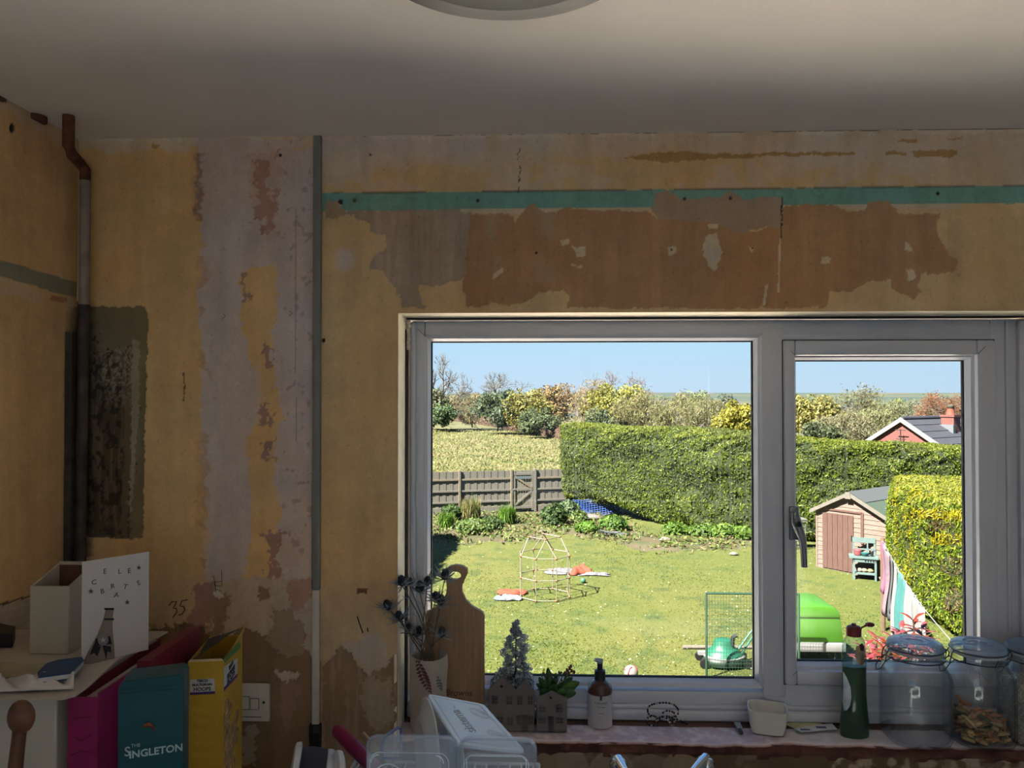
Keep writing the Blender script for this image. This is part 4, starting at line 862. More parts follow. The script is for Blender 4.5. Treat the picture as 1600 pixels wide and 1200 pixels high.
for i in range(9):
    a0 = r.uniform(-.3, .3); L = r.uniform(.25, .55); c0 = g+Vector((r.uniform(-.22, .22), r.uniform(-.1, .1), .05+r.uniform(0, .1))); dv = Vector((math.cos(a0), math.sin(a0), r.uniform(-.25, .1)))*L; mb.tube([c0-dv, c0+dv], .035, 5)
tag(mb.build('log_pile', mat('grey_bundle', OV(150, 158, 160), .7, .25, 5)), 'bundle of grey sticks dropped at the edge of the bed', 'sticks')

# ------------------------------------------------------------------ shed
s0 = G(1276, 886); s1 = G(1389, 908)        # front corners on the ground
sw = (s1-s0).length; sdv = (s1-s0).normalized(); sn = Vector((sdv.y, -sdv.x, 0))     # sn towards the house
Ms = Matrix.Translation((s0.x, s0.y, GZ)) @ Matrix(((sdv.x, -sn.x, 0, 0), (sdv.y, -sn.y, 0, 0), (0, 0, 1, 0), (0, 0, 0, 1)))   # x along front, y backwards
k_ = (s0-CAM).length/FOC
SH_E = 1.72; SH_A = 2.28; SD = 2.3; mid = sw*.50
shed = thing('garden_shed', 'brown timber garden shed with green felt roof beside the golden hedge', 'shed', tuple(s0))
plank = mat('faded_pinkish_shiplap', OV(176, 138, 122, .33*KS), .9, .18, 5, stretch=(1, 1, 14), col2=OV(222, 194, 180, .33*KS))
brownp = mat('brown_stained_boards', OV(138, 92, 78), .8, .25, 5, stretch=(12, 12, 1), col2=OV(176, 132, 116))
felt = mat('green_mineral_felt', OH(128, 158, 132), .95, .12, 20, bump=.2); feltg = mat('grey_felt_ridge', OH(150, 160, 164), .95, .12, 20)
barge = mat('grey_bargeboard', OV(196, 186, 172), .85, .12, 10)
def roofz(x): return SH_E+(SH_A-SH_E)*(1-abs(x-mid)/mid)
np_ = 17; hp_ = SH_A/np_
for i in range(np_):                        # front cladding, each board follows the gable
    z0, z1 = i*hp_, (i+1)*hp_-.008
    def xr(z): return (0, sw) if z <= SH_E else (mid*(z-SH_E)/(SH_A-SH_E), sw-mid*(z-SH_E)/(SH_A-SH_E))
    a0, b0 = xr(z0); a1, b1 = xr(z1)
    if b0-a0 < .12: continue
    MB(Ms).add([(a0, -.018, z0), (b0, -.018, z0), (b1, -.004, z1), (a1, -.004, z1), (a0, .02, z0), (b0, .02, z0), (b1, .02, z1), (a1, .02, z1)], [(3, 2, 1, 0), (4, 5, 6, 7), (0, 1, 5, 4), (1, 2, 6, 5), (2, 3, 7, 6), (3, 0, 4, 7)]).build('plank', plank, shed)
for i in range(int(SH_E/hp_)):
    z0, z1 = i*hp_, (i+1)*hp_-.008
    for xs in (-.004, sw-.016): MB(Ms).box(xs, xs+.02, .02, SD, z0, z1).build('plank', brownp, shed)
MB(Ms).box(0, sw, SD-.02, SD, 0, SH_E).build('rear_wall', brownp, shed)
MB(Ms).box(0, sw, .0, SD, -.05, .03).build('shed_floor', brownp, shed)
for sgn in (-1, 1):
    xe = mid+sgn*(mid+.13); ze = SH_E-.13*(SH_A-SH_E)/mid
    MB(Ms).prism([(mid, SH_A+.02), (xe, ze+.02), (xe, ze+.06), (mid, SH_A+.06)], (0, -.14, 0), (1, 0, 0), (0, 0, 1), (0, SD+.28, 0)).build('roof_panel', felt, shed)
    MB(Ms).prism([(mid, SH_A-.05), (xe, ze-.05), (xe, ze+.06), (mid, SH_A+.06)], (0, -.165, 0), (1, 0, 0), (0, 0, 1), (0, .03, 0)).build('bargeboard', barge, shed)
    MB(Ms).prism([(mid, SH_A-.03), (xe, ze-.03), (xe, ze+.06), (mid, SH_A+.06)], (0, SD+.13, 0), (1, 0, 0), (0, 0, 1), (0, .03, 0)).build('bargeboard', barge, shed)
MB(Ms).prism([(mid-.5, SH_A+.065-.5*(SH_A-SH_E)/mid), (mid, SH_A+.065), (mid+.5, SH_A+.065-.5*(SH_A-SH_E)/mid), (mid+.5, SH_A+.08-.5*(SH_A-SH_E)/mid), (mid, SH_A+.08), (mid-.5, SH_A+.08-.5*(SH_A-SH_E)/mid)], (0, -.10, 0), (1, 0, 0), (0, 0, 1), (0, SD+.2, 0)).build('ridge_felt', feltg, shed)
MB(Ms).prism([(-.09, -.13), (.09, -.13), (.07, .06), (-.07, .06)], (mid, -.18, SH_A), (1, 0, 0), (0, 0, 1), (0, .012, 0)).build('finial', barge, shed)
dx0, dx1 = sw*.10, sw*.54
door = MB(Ms).box(dx0, dx1, -.03, -.02, .05, 1.66).build('door', brownp, shed)
for i in range(6): MB(Ms).box(dx0+(dx1-dx0)*i/6+.006, dx0+(dx1-dx0)*(i+1)/6-.006, -.045, -.03, .05, 1.65).build('door_board', brownp, door)
MB(Ms).box(dx1-.05, dx1-.02, -.07, -.045, .95, 1.1).build('hasp', mat('dark_iron', (.02, .02, .02), .5, metal=.8), door)
MB(Ms).box(sw*.64, sw*.68, -.04, -.015, .9, 1.78).box(sw*.2, sw*.66, -.04, -.015, 1.74, 1.79).build('frame_strip', brownp, shed)
for xs in (0, sw-.05): MB(Ms).box(xs, xs+.05, -.03, .03, 0, SH_E-.02).build('corner_post', plank, shed)
# wire crates / wood behind the shed's left
mb = MB(); c0 = G(1256, 872)+Vector((.0, 1.3, 0)); lm = mat('pale_wire', OV(190, 190, 180), .6)
for i in range(8):
    for j in range(2): mb.tube([c0+Vector((-.4, j*.3, .1+i*.11)), c0+Vector((.5, j*.3, .1+i*.11))], .012, 4)
for i in range(7): mb.tube([c0+Vector((-.4+i*.15, 0, 0)), c0+Vector((-.4+i*.15, 0, .95))], .012, 4)
for i in range(2): mb.box(c0.x-.45, c0.x+.55, c0.y-.05, c0.y+.4, c0.z+.93+.05*i, c0.z+.96+.05*i)
tag(mb.build('wire_crate', lm), 'pale wire crate standing left of the shed', 'crate')

# ------------------------------------------------------------------ mud kitchen in front of the shed
k0 = G(1333, 906); k1 = G(1370, 909); kw = (k1-k0).length; kd = (k1-k0).normalized(); kn_ = Vector((kd.y, -kd.x, 0))
Mk = Matrix.Translation((k0.x, k0.y, GZ)) @ Matrix(((kd.x, -kn_.x, 0, 0), (kd.y, -kn_.y, 0, 0), (0, 0, 1, 0), (0, 0, 0, 1)))
kit = thing('mud_kitchen', 'pale turquoise wooden play kitchen standing before the shed', 'play kitchen', tuple(k0)); aq = mat('pale_turquoise_paint', OV(178, 214, 212), .6, .08, 10)
MB(Mk).box(-.1, kw+.05, -.03, .42, .60, .65).build('worktop', aq, kit)
for (x_, y_, h_) in ((0, 0, .6), (kw-.05, 0, .6), (0, .36, 1.12), (kw-.05, .36, 1.12)): MB(Mk).box(x_, x_+.05, y_, y_+.05, 0, h_).build('leg', aq, kit)
MB(Mk).box(0, kw, .02, .4, .16, .20).build('shelf', aq, kit); MB(Mk).box(0, kw, .35, .38, .98, 1.12).build('back_board', aq, kit); MB(Mk).box(0, kw, .35, .38, .78, .82).build('back_board', aq, kit); MB(Mk).box(kw*.62, kw*.68, .34, .37, .65, 1.0).build('divider', aq, kit)
MB(Mk).box(0, kw, .0, .02, .50, .60).build('apron_board', aq, kit)
for i in range(4): MB(Mk).box(kw*(.5+.11*i), kw*(.56+.11*i), -.01, -.0, .53, .58).build('dial', mat('dark_dial', OV(60, 62, 70), .5), kit)
def toy(name, label, cat, x_, y_, z_, prof, m, hnd=False):
    c0 = Mk @ Vector((x_, y_, z_)); mb = MB().lathe(prof, c0, 14); 
    if hnd: mb.tube([c0+Vector((.05, -.02, .05)), c0+Vector((.18, -.06, .10))], .012, 6)
    return tag(mb.build(name, m, smooth=True), label, cat)
toy('toy_pan', 'pink toy saucepan on the turquoise play kitchen', 'pan', kw*.22, .2, .651, [(.07, 0), (.10, .02), (.11, .15), (.09, .17)], mat('pink_plastic', OV(240, 128, 136), .5), True)
toy('toy_bowl', 'teal toy bowl beside the pink saucepan', 'bowl', kw*.52, .14, .651, [(.05, 0), (.10, .05), (.11, .10)], mat('teal_plastic', OV(90, 190, 190), .5))
toy('toy_cup', 'dark toy cup at the right of the play kitchen top', 'cup', kw*.82, .16, .651, [(.035, 0), (.045, .12)], mat('dark_toy', OV(70, 64, 60), .5))
for i_, xx in enumerate((.3, .5, .75)): toy('toy_pot', ('round cream toy pot at the left of the lower play shelf', 'round cream toy pot in the middle of the lower play shelf', 'round yellow toy pot at the right of the lower play shelf')[i_], 'pot', kw*xx, .18, .201, [(.06, 0), (.09, .05), (.05, .11)], mat('cream_plastic', OV(236, 222, 176), .5) if i_ < 2 else mat('yellow_plastic', OV(236, 214, 130), .5))

# ------------------------------------------------------------------ washing line
lp = G(1380, 985); post_h = 1.95
lA = Vector((lp.x, lp.y, GZ+post_h)); lB = Vector(P(1497, 1013, 9.6))
tag(MB().lathe([(.055, 0), (.05, post_h+.05)], (lp.x, lp.y, GZ), 8).build('line_post', mat('brown_timber_post', OV(186, 150, 112), .9, .2, 8)), 'brown wooden post holding the washing line', 'post')
def onl(t): p = lA.lerp(lB, t); p.z -= .16*math.sin(math.pi*t); return p
tag(MB().tube([onl(i/24) for i in range(25)], .007, 5).build('washing_line', mat('white_line', OV(235, 235, 230), .6)), 'white washing line sloping across the golden hedge', 'line')
def cloth(name, label, cat, t0, t1, drop, m, seed, wav=.05, taper=0.0):
    rows = []; n, k = 18, 10; ld = (lB-lA).normalized(); sd_ = Vector((ld.y, -ld.x, 0)).normalized()
    for j in range(k+1):
        v = j/k; row = []
        for i in range(n+1):
            s_ = i/n; t = t0+(t1-t0)*(s_+(0.5-s_)*taper*v); p = onl(t); p = p+sd_*(wav*math.sin(s_*11+seed+v*1.5)*(.25+v)+.02*math.sin(v*6+seed)); p.z = p.z-drop*v*(1-.10*math.sin(s_*5+seed))-.005; row.append(p)
        rows.append(row)
    return tag(MB().sheet(rows).build(name, m, smooth=True, solid=.006), label, cat, 'washing on the line')
wht = mat('white_cotton', OV(236, 234, 236), .9, .04, 8); pinkw = mat('pale_pink_print_cotton', OV(236, 216, 226), .9, .15, 14, col2=OV(226, 170, 196)); pinkc = mat('pink_cotton', OV(236, 150, 196), .9, .08, 8); tl = mat('turquoise_towelling', OV(104, 206, 204), .95, .1, 20, bump=.3); grc = mat('grey_cotton', OV(150, 150, 158), .9, .08, 8)
cloth('dress', 'pink dress hanging first on the washing line by the post', 'laundry', .00, .05, 1.0, pinkc, 1)
cloth('print_dress', 'pale pink printed dress next to the pink one on the line', 'laundry', .05, .17, 1.25, pinkw, 2, .07)
cloth('shirt', 'grey garment behind the printed dress on the washing line', 'laundry', .17, .22, 1.15, grc, 3)
cloth('white_sheet', 'white cloth hanging left of the turquoise towel', 'laundry', .22, .28, 1.5, wht, 4)
cloth('bath_towel', 'turquoise towel hanging on the washing line', 'laundry', .29, .43, 1.45, tl, 5, .07)
cloth('white_sheet', 'white sheet hanging right of the turquoise towel', 'laundry', .44, .54, 1.3, wht, 6)
cloth('white_sheet', 'white sheet hanging nearest on the line above the red shrub', 'laundry', .56, .70, 1.1, wht, 7, .04)
for i in range(10):
    t = .05+.066*i; p = onl(t); tag(MB().box(p.x-.006, p.x+.006, p.y-.012, p.y+.012, p.z-.05, p.z+.03).build('clothes_peg', mat('white_peg', OV(240, 238, 230), .5)), 'small white clothes peg, %s from the wooden post along the line' % ('first', 'second', 'third', 'fourth', 'fifth', 'sixth', 'seventh', 'eighth', 'ninth', 'tenth')[i], 'peg', 'pegs on the washing line')

# ------------------------------------------------------------------ red-leaved shrub close to the house
rc = P(1402, 1012, 6.4); shr = thing('red_shrub', 'shrub with glossy red young leaves below the washing line', 'shrub', (rc.x, rc.y, GZ), None)
V, F = [], []
segs = [((rc.x, rc.y, GZ), (rc.x, rc.y, rc.z-.9), .05, .035)]
tipsr = []
rr_ = random.Random(11)
for (px, py) in ((1428, 968), (1408, 985), (1370, 1000), (1385, 1005), (1396, 992), (1362, 1018), (1378, 1026), (1440, 985), (1420, 1000), (1450, 1000), (1405, 1030), (1358, 1032), (1432, 1016), (1352, 1012), (1366, 1034), (1382, 1014), (1390, 1036), (1412, 1012), (1440, 1008), (1376, 1038), (1345, 1026)):
    q = P(px, py, 6.4+rr_.uniform(-.3, .3)); segs.append(((rc.x, rc.y, rc.z-.9), tuple(q-Vector((0, 0, .12))), .02, .008)); segs.append((tuple(q-Vector((0, 0, .12))), tuple(q), .008, .004)); tipsr.append(q)
V, F = segmesh(segs, 5); npmesh('stems', V, F, mat('reddish_stem', OV(120, 70, 50), .8), shr)
pp, nn_ = [], []
lf = MB()
redm = mat('glossy_red_leaf', OV(205, 52, 66), .35, .3, 8, col2=OV(240, 120, 130)); red2 = mat('orange_red_leaf', OV(226, 90, 52), .35, .25, 8); gr2 = mat('lime_leaf', OV(170, 190, 80), .4, .2, 8)
def leafblade(mb, base, d, L, W, curl=.25):
    d = Vector(d).normalized(); side = d.cross(Vector((0, 0, 1))); side = side.normalized() if side.length > .01 else Vector((1, 0, 0)); upv = side.cross(d)
    prof = ((0, .12), (.3, .85), (.55, 1), (.8, .6), (1, .02)); rows = []
    for (t, w_) in prof: c = base+d*L*t-Vector((0, 0, 1))*curl*L*t*t; rows.append([c-side*W*.5*w_+upv*W*.15*w_, c, c+side*W*.5*w_+upv*W*.15*w_])
    mb.sheet(rows)
for i, q in enumerate(tipsr):
    a_, b2, c2 = MB(), MB(), MB()
    for k in range(11):
        an = k*2.4+i; el = .9-.13*k; d = (math.cos(an), math.sin(an), el); leafblade(a_ if k < 8 else b2, q-Vector((0, 0, .015*k)), d, .13+.02*rr_.random(), .04)
    for k in range(5):
        an = k*2.4+i*1.3; leafblade(c2, q-Vector((0, 0, .15+.02*k)), (math.cos(an), math.sin(an), .2), .11, .04)
    a_.build('red_leaves', redm if i % 3 else red2, shr, smooth=True, solid=.002); b2.build('red_leaves', red2, shr, smooth=True, solid=.002); c2.build('green_leaves', gr2, shr, smooth=True, solid=.002)

# ------------------------------------------------------------------ chicken house and wire run
cA = G(1319, 1046); cy0 = cA.y; cz = GZ
cx1 = P(1316, 1000, cy0).x; cx0 = P(1216, 1000, cy0).x
def czz(py): return P(1280, py, cy0).z
coop = thing('chicken_coop', 'lime green plastic chicken house on a white base', 'coop', ((cx0+cx1)/2, cy0+.4, GZ)); lime = mat('lime_green_plastic', OV(122, 212, 60), .35, .03, 4); whp = mat('white_plastic', OV(236, 236, 236), .4, .03, 4); drk = mat('dark_green_plastic', OV(50, 80, 60), .5)
zb, ztp = czz(1004), czz(949); W_ = cx1-cx0
prof = [(cx0, zb), (cx1+.03, zb), (cx1-.02, zb+(ztp-zb)*.62), (cx1-.06, ztp-.10), (cx1-.14, ztp-.03), (cx1-.26, ztp), (cx0+.26, ztp), (cx0+.1, ztp-.08), (cx0+.03, zb+(ztp-zb)*.62)]
body = MB().prism(prof, (0, cy0, 0), (1, 0, 0), (0, 0, 1), (0, .95, 0)).build('body', lime, coop, smooth=True, bevel=.02)
sc_ = lambda z: z
MB().prism([(x_, z_+.012) for (x_, z_) in [(cx1-.03, zb+(ztp-zb)*.70), (cx1-.055, ztp-.10), (cx1-.135, ztp-.02), (cx1-.26, ztp+.008), (cx0+.26, ztp+.008), (cx0+.09, ztp-.07), (cx0+.03, zb+(ztp-zb)*.70)]], (0, cy0-.025, 0), (1, 0, 0), (0, 0, 1), (0, 1.0, 0)).build('lid', lime, coop, smooth=True, bevel=.015)
MB().box(cx0-.04, cx1+.06, cy0-.04, cy0+.99, czz(1018), zb).build('base_tray', whp, coop, smooth=True, bevel=.02)
for (x_, y_) in ((cx0+.08, cy0+.06), (cx1-.12, cy0+.06), (cx0+.08, cy0+.85), (cx1-.12, cy0+.85)): MB().tube([(x_, y_, czz(1018)), (x_, y_, GZ)], .022, 8).build('leg', drk, coop, smooth=True)
rA = G(1104, 1060); ry = rA.y; rx0 = rA.x; rx1 = cx0+.2; rh = P(1104, 927, ry).z-GZ
run = thing('wire_run', 'dark green wire mesh chicken run with a tall frame', 'run', (rx0, ry, GZ)); dg = mat('green_coated_wire', OV(52, 116, 84), .5, .1, 20)
for nm, pts_ in (('frame_bar', [(rx0, ry, GZ), (rx0, ry, GZ+rh)]), ('frame_bar', [(rx0, ry, GZ+rh), (rx1, ry, GZ+rh)]), ('frame_bar', [(rx1, ry, GZ), (rx1, ry, GZ+rh)]), ('frame_bar', [(rx0, ry, GZ+.02), (rx1, ry, GZ+.02)]), ('frame_bar', [(rx0, ry+.0, GZ+rh), (rx0+.02, ry+2.4, GZ+rh)]), ('frame_bar', [(rx0+.02, ry+2.4, GZ+rh), (rx1, ry+2.4, GZ+rh)]), ('frame_bar', [(rx0+.02, ry+2.4, GZ), (rx0+.02, ry+2.4, GZ+rh)]), ('frame_bar', [(rx1, ry+2.4, GZ), (rx1, ry+2.4, GZ+rh)])):
    if '2.4' and pts_[0][1] > ry+.1 or pts_[1][1] > ry+.1: continue
    MB().tube(pts_, .022, 6).build(nm, dg, run)
mb = MB()
nx, nz = int((rx1-rx0)/.05), int(rh/.065)
for i in range(1, nx): xx = rx0+(rx1-rx0)*i/nx; mb.tube([(xx, ry, GZ), (xx, ry, GZ+rh)], .0032, 3, cap=False)
for j in range(1, nz): zz = GZ+rh*j/nz; mb.tube([(rx0, ry, zz), (rx1, ry, zz)], .0034, 3, cap=False)
o = mb.build('mesh_wires', dg, run, fix=False); o['kind'] = 'stuff'
mb = MB(); zt_ = czz(1018)
for i in range(26): xx = rx1+(cx1+.4-rx1)*i/25; mb.tube([(xx, ry+.9, GZ), (xx, ry+.9, zt_)], .003, 3, cap=False)
for j in range(9): zz = GZ+(zt_-GZ)*j/8; mb.tube([(rx1, ry+.9, zz), (cx1+.4, ry+.9, zz)], .003, 3, cap=False)
o = mb.build('mesh_wires', dg, run, fix=False); o['kind'] = 'stuff'
# mower behind the mesh
mw = G(1142, 1056)+Vector((0, .55, 0)); s_ = 1.0; gm = mat('green_mower_plastic', OV(70, 178, 140), .4, .05, 6); bkp = mat('black_plastic', OV(52, 52, 56), .5); 
mow = thing('lawn_mower', 'green domed hover mower standing behind the wire mesh', 'mower', tuple(mw))
MB().lathe([(.40, .05), (.42, .10), (.40, .16), (.36, .19)], mw, 28, 1, .8).build('deck', drk, mow, smooth=True)
MB().lathe([(.385, .175), (.395, .20), (.37, .22)], mw, 28, 1, .8).build('deck_rim', whp, mow, smooth=True)
MB().lathe([(.36, .215), (.34, .26), (.26, .31), (.20, .36), (.185, .44), (.17, .48), (.12, .50)], mw, 24, 1, .85).build('motor_cover', gm, mow, smooth=True)
MB().tube([mw+Vector((.14, -.1, .40)), mw+Vector((.15, -.1, .56)), mw+Vector((.22, -.1, .60))], .04, 8).build('switch_box', bkp, mow, smooth=True)
MB().tube([mw+Vector((.28, -.12, .22)), mw+Vector((.55, .1, .48)), mw+Vector((.95, .3, .9))], .022, 8).tube([mw+Vector((.28, .12, .22)), mw+Vector((.55, .3, .48)), mw+Vector((.95, .45, .9))], .022, 8).build('handle', gm, mow, smooth=True)
for (x_, y_) in ((-.40, -.2), (.42, -.2), (.42, .25), (-.40, .25)): MB(Matrix.Translation(mw+Vector((x_, y_, .09))) @ Matrix.Rotation(math.pi/2, 4, 'X')).lathe([(.085, -.025), (.09, 0), (.085, .025)], n=16).build('wheel', bkp, mow, smooth=True)
MB().box(mw.x-.48, mw.x-.3, mw.y-.05, mw.y+.05, mw.z+.2, mw.z+.26).build('grille', whp, mow)
tag(MB().tube([mw+Vector((-.6, .9, .04)), mw+Vector((1.6, 1.0, .04))], .04, 8).build('timber_pole', mat('pale_timber', OV(196, 184, 168), .9, .2, 8)), 'pale timber pole lying behind the green mower', 'pole')
# ------------------------------------------------------------------ play frame of rods
pc = G(851, 931); R_ = .66; pf = thing('play_frame', 'octagonal play den frame of white rods and orange joints', 'play frame', tuple(pc)); rod = mat('white_rod', OV(236, 226, 196), .5, .04, 10); joint = mat('orange_ball_joint', OV(232, 146, 88), .5, .06, 10)
lev = (0.03, .52, 1.06); oc = [[pc+Vector((R_*math.cos(math.pi/8+k*math.pi/4+.06), R_*math.sin(math.pi/8+k*math.pi/4+.06), z_)) for k in range(8)] for z_ in lev]
tp = [pc+Vector((.40*math.cos(math.pi/4*(2*k)+.06), .40*math.sin(math.pi/4*(2*k)+.06), 1.50)) for k in range(4)]
def rodp(a_, b_): MB().tube([a_, b_], .0125, 6).build('rod', rod, pf)
for k in range(8):
    for L_ in range(3): rodp(oc[L_][k], oc[L_][(k+1) % 8])
    for L_ in range(2): rodp(oc[L_][k], oc[L_+1][k])
    rodp(oc[2][k], tp[((k+1)//2) % 4])
for k in range(4): rodp(tp[k], tp[(k+1) % 4])
jb = None
for q in [p_ for L_ in oc for p_ in L_]+tp:
    if jb is None: jb = MB().ball(q, .032, 10, 6).build('joint', joint, pf, smooth=True); q0 = q
    else: o = jb.copy(); COL.objects.link(o); o.parent = pf; o.location = q-q0
# blankets and balls on the grass
def heap(name, label, cat, px, py, sx_, sy_, h_, m, seed, rot=0):
    g = G(px, py); rows = []
    for j in range(15):
        row = []
        for i in range(25):
            a_, b2 = i/24*2-1, j/14*2-1; e_ = max(0, 1-(abs(a_)**3+abs(b2)**3)); z_ = h_*e_**.5*(.6+.22*math.sin(a_*4+seed)*math.cos(b2*3+seed*2)+.14*math.sin(a_*9+b2*5+seed)); x_ = a_*sx_*(1+.15*math.sin(b2*3+seed)); y_ = b2*sy_*(1+.15*math.sin(a_*4+seed))
            row.append(g+Vector((x_*math.cos(rot)-y_*math.sin(rot), x_*math.sin(rot)+y_*math.cos(rot), max(.012, z_)+.012)))
        rows.append(row)
    return tag(MB().sheet(rows).build(name, m, smooth=True, solid=.012), label, cat)
org = mat('orange_fabric', OV(238, 112, 74), .9, .08, 8); blu = mat('blue_white_fabric', OV(150, 180, 212), .9, .3, 5, col2=OV(225, 230, 236)); gst = mat('grey_white_striped_fabric', OV(224, 222, 228), .9, .2, 6, col2=OV(150, 152, 164), stretch=(3, .4, 1))
heap('orange_blanket', 'orange fabric crumpled left of the play frame', 'blanket', 800, 928, .36, .2, .14, org, 1); heap('blue_blanket', 'pale blue fabric heaped in front of the orange one', 'blanket', 794, 937, .32, .15, .14, blu, 2)
heap('grey_blanket', 'grey and white blanket spread behind the play frame', 'blanket', 884, 894, .55, .35, .10, gst, 3); heap('orange_blanket', 'orange fabric lying on the grey blanket behind the play frame', 'blanket', 908, 895, .30, .35, .26, org, 4)
heap('striped_cloth', 'narrow striped cloth lying right of the orange fabric', 'blanket', 928, 899, .42, .12, .10, gst, 5)
g = G(911, 911); tag(MB().ball((g.x, g.y, g.z+.07), .075, 14, 9).build('small_ball', mat('mint_green_ball', OV(120, 214, 160), .5), smooth=True), 'small mint green ball on the grass right of the play frame', 'ball')
g = G(986, 1062); fb = thing('football', 'white and red ball on the lawn at the window\'s lower edge', 'ball', (g.x, g.y, g.z)); MB().ball((g.x, g.y, g.z+.13), .13, 20, 12).build('ball_skin', mat('white_ball_skin', OV(240, 225, 215), .4), fb, smooth=True)
for (an, tl_) in ((.5, .3), (2.0, -.4), (-.6, .9)):
    Mx = Matrix.Translation((g.x, g.y, g.z+.13)) @ Euler((tl_, .5*an, an)).to_matrix().to_4x4()
    MB(Mx).tube([(0.1275*math.cos(t_*.18), .1275*math.sin(t_*.18), .02*math.sin(t_*.5)) for t_ in range(18)], .012, 5).build('red_stripe', mat('red_ball_print', OV(214, 90, 80), .5), fb, smooth=True)

# ------------------------------------------------------------------ neighbour's brick house
HY = 44.0; ap = P(1410, 656, HY); rotg = math.radians(-27)
ux = Vector((math.cos(rotg), math.sin(rotg), 0)); uy = Vector((-math.sin(rotg), math.cos(rotg), 0))      # gable runs along ux, ridge along uy... set below
PHI = math.radians(55); ux = Vector((math.cos(PHI), -math.sin(PHI), 0)); uy = Vector((math.sin(PHI), math.cos(PHI), 0))
# ridge runs right and back: the gable faces left-front
Mh = Matrix.Translation((ap.x, ap.y, 0)) @ Matrix(((ux.x, uy.x, 0, 0), (ux.y, uy.y, 0, 0), (0, 0, 1, 0), (0, 0, 0, 1)))
zap = ap.z; half = 4.4; slope = .64; zev = zap-half*slope; LEN = 13.0
hs = thing('brick_house', 'red brick bungalow with grey tiled roof beyond the hedge', 'house', (ap.x, ap.y, GZ-4))
def brickmat():
    m = bpy.data.materials.new('red_brickwork'); m.use_nodes = True; nt = m.node_tree; bs = nt.nodes['Principled BSDF']; t_ = nt.nodes.new('ShaderNodeTexCoord'); mp = nt.nodes.new('ShaderNodeMapping'); mp.inputs['Rotation'].default_value = (math.pi/2, 0, math.radians(55))
    br = nt.nodes.new('ShaderNodeTexBrick'); br.inputs['Scale'].default_value = 4.4; br.inputs['Color1'].default_value = (*OV(208, 104, 92), 1); br.inputs['Color2'].default_value = (*OV(190, 88, 76), 1); br.inputs['Mortar'].default_value = (*OV(214, 160, 146), 1); br.inputs['Mortar Size'].default_value = .025
    nt.links.new(t_.outputs['Object'], mp.inputs[0]); nt.links.new(mp.outputs[0], br.inputs[0]); nt.links.new(br.outputs[0], bs.inputs['Base Color']); bs.inputs['Roughness'].default_value = .9; MATS['red_brickwork'] = m; return m
bk = brickmat(); slate = mat('grey_concrete_tiles', OH(132, 134, 150), .7, .1, 2); barw = mat('white_bargeboard', OV(240, 238, 232), .5)
MB(Mh).prism([(-half, zev-.1), (half, zev-.1), (0, zap-.1)], (0, 0, 0), (1, 0, 0), (0, 0, 1), (0, .25, 0)).box(-half+.1, half-.1, 0, LEN, GZ-5, zev-.08).build('wall', bk, hs)
for sg in (-1, 1):
    nC = 9
    for i in range(nC):                      # tile courses, each lapping the one below
        a0, a1 = (half+.35)*i/nC, (half+.35)*(i+1)/nC+.05
        MB(Mh).prism([(sg*a0, zap-a0*slope+.02), (sg*a1, zap-a1*slope+.055), (sg*a1, zap-a1*slope+.10), (sg*a0, zap-a0*slope+.06)], (0, -.15, 0), (1, 0, 0), (0, 0, 1), (0, LEN, 0)).build('tile_course', slate, hs)
    MB(Mh).prism([(0, zap-.12), (sg*(half+.4), zap-(half+.4)*slope-.12), (sg*(half+.4), zap-(half+.4)*slope+.14), (0, zap+.14)], (0, -.22, 0), (1, 0, 0), (0, 0, 1), (0, .07, 0)).build('bargeboard', barw, hs)
MB(Mh).tube([(0, -.1, zap+.08), (0, LEN-.2, zap+.08)], .12, 8).build('ridge_tile', slate, hs, smooth=True)
ch = Vector((.9, 3.4, 0)); cw = .36
chim = MB(Mh).box(ch.x-cw, ch.x+cw, ch.y-cw, ch.y+cw, zap-2.2, zap+.26).box(ch.x-cw-.05, ch.x+cw+.05, ch.y-cw-.05, ch.y+cw+.05, zap+.14, zap+.26).build('chimney', bk, hs)
MB(Mh).lathe([(.26, .26), (.22, .32), (.19, .62), (.22, .66)], (ch.x, ch.y, zap), 12).build('chimney_pot', mat('terracotta', OV(216, 118, 84), .8), chim, smooth=True)
MB(Mh).lathe([(.17, .66), (.2, .70), (.2, .80), (.1, .85)], (ch.x, ch.y, zap), 10).build('pot_cowl', mat('grey_cowl', OV(140, 136, 110), .8), chim, smooth=True)
MB(Mh).box(ch.x-cw-.15, ch.x+cw+.1, ch.y-cw-.25, ch.y-cw, zap-1.05, zap-.3).build('lead_flashing', mat('lead', OV(190, 194, 204), .6), chim)
ax = P(1398, 685, HY-.6); la = (Mh.inverted() @ Vector((ax.x, ax.y, 0)))
MB(Mh).tube([(la.x, -.35, ax.z-.4), (la.x, -.35, ax.z+.5)], .03, 5).tube([(la.x-.3, -.35, ax.z+.45), (la.x+.3, -.35, ax.z+.45)], .025, 5).tube([(la.x-.25, -.35, ax.z-.05), (la.x+.3, -.35, ax.z-.05)], .025, 5).tube([(la.x, -.35, ax.z-.2), (la.x, .02, ax.z-.2)], .02, 5).build('aerial', mat('aerial_metal', OV(90, 70, 66), .5), hs)

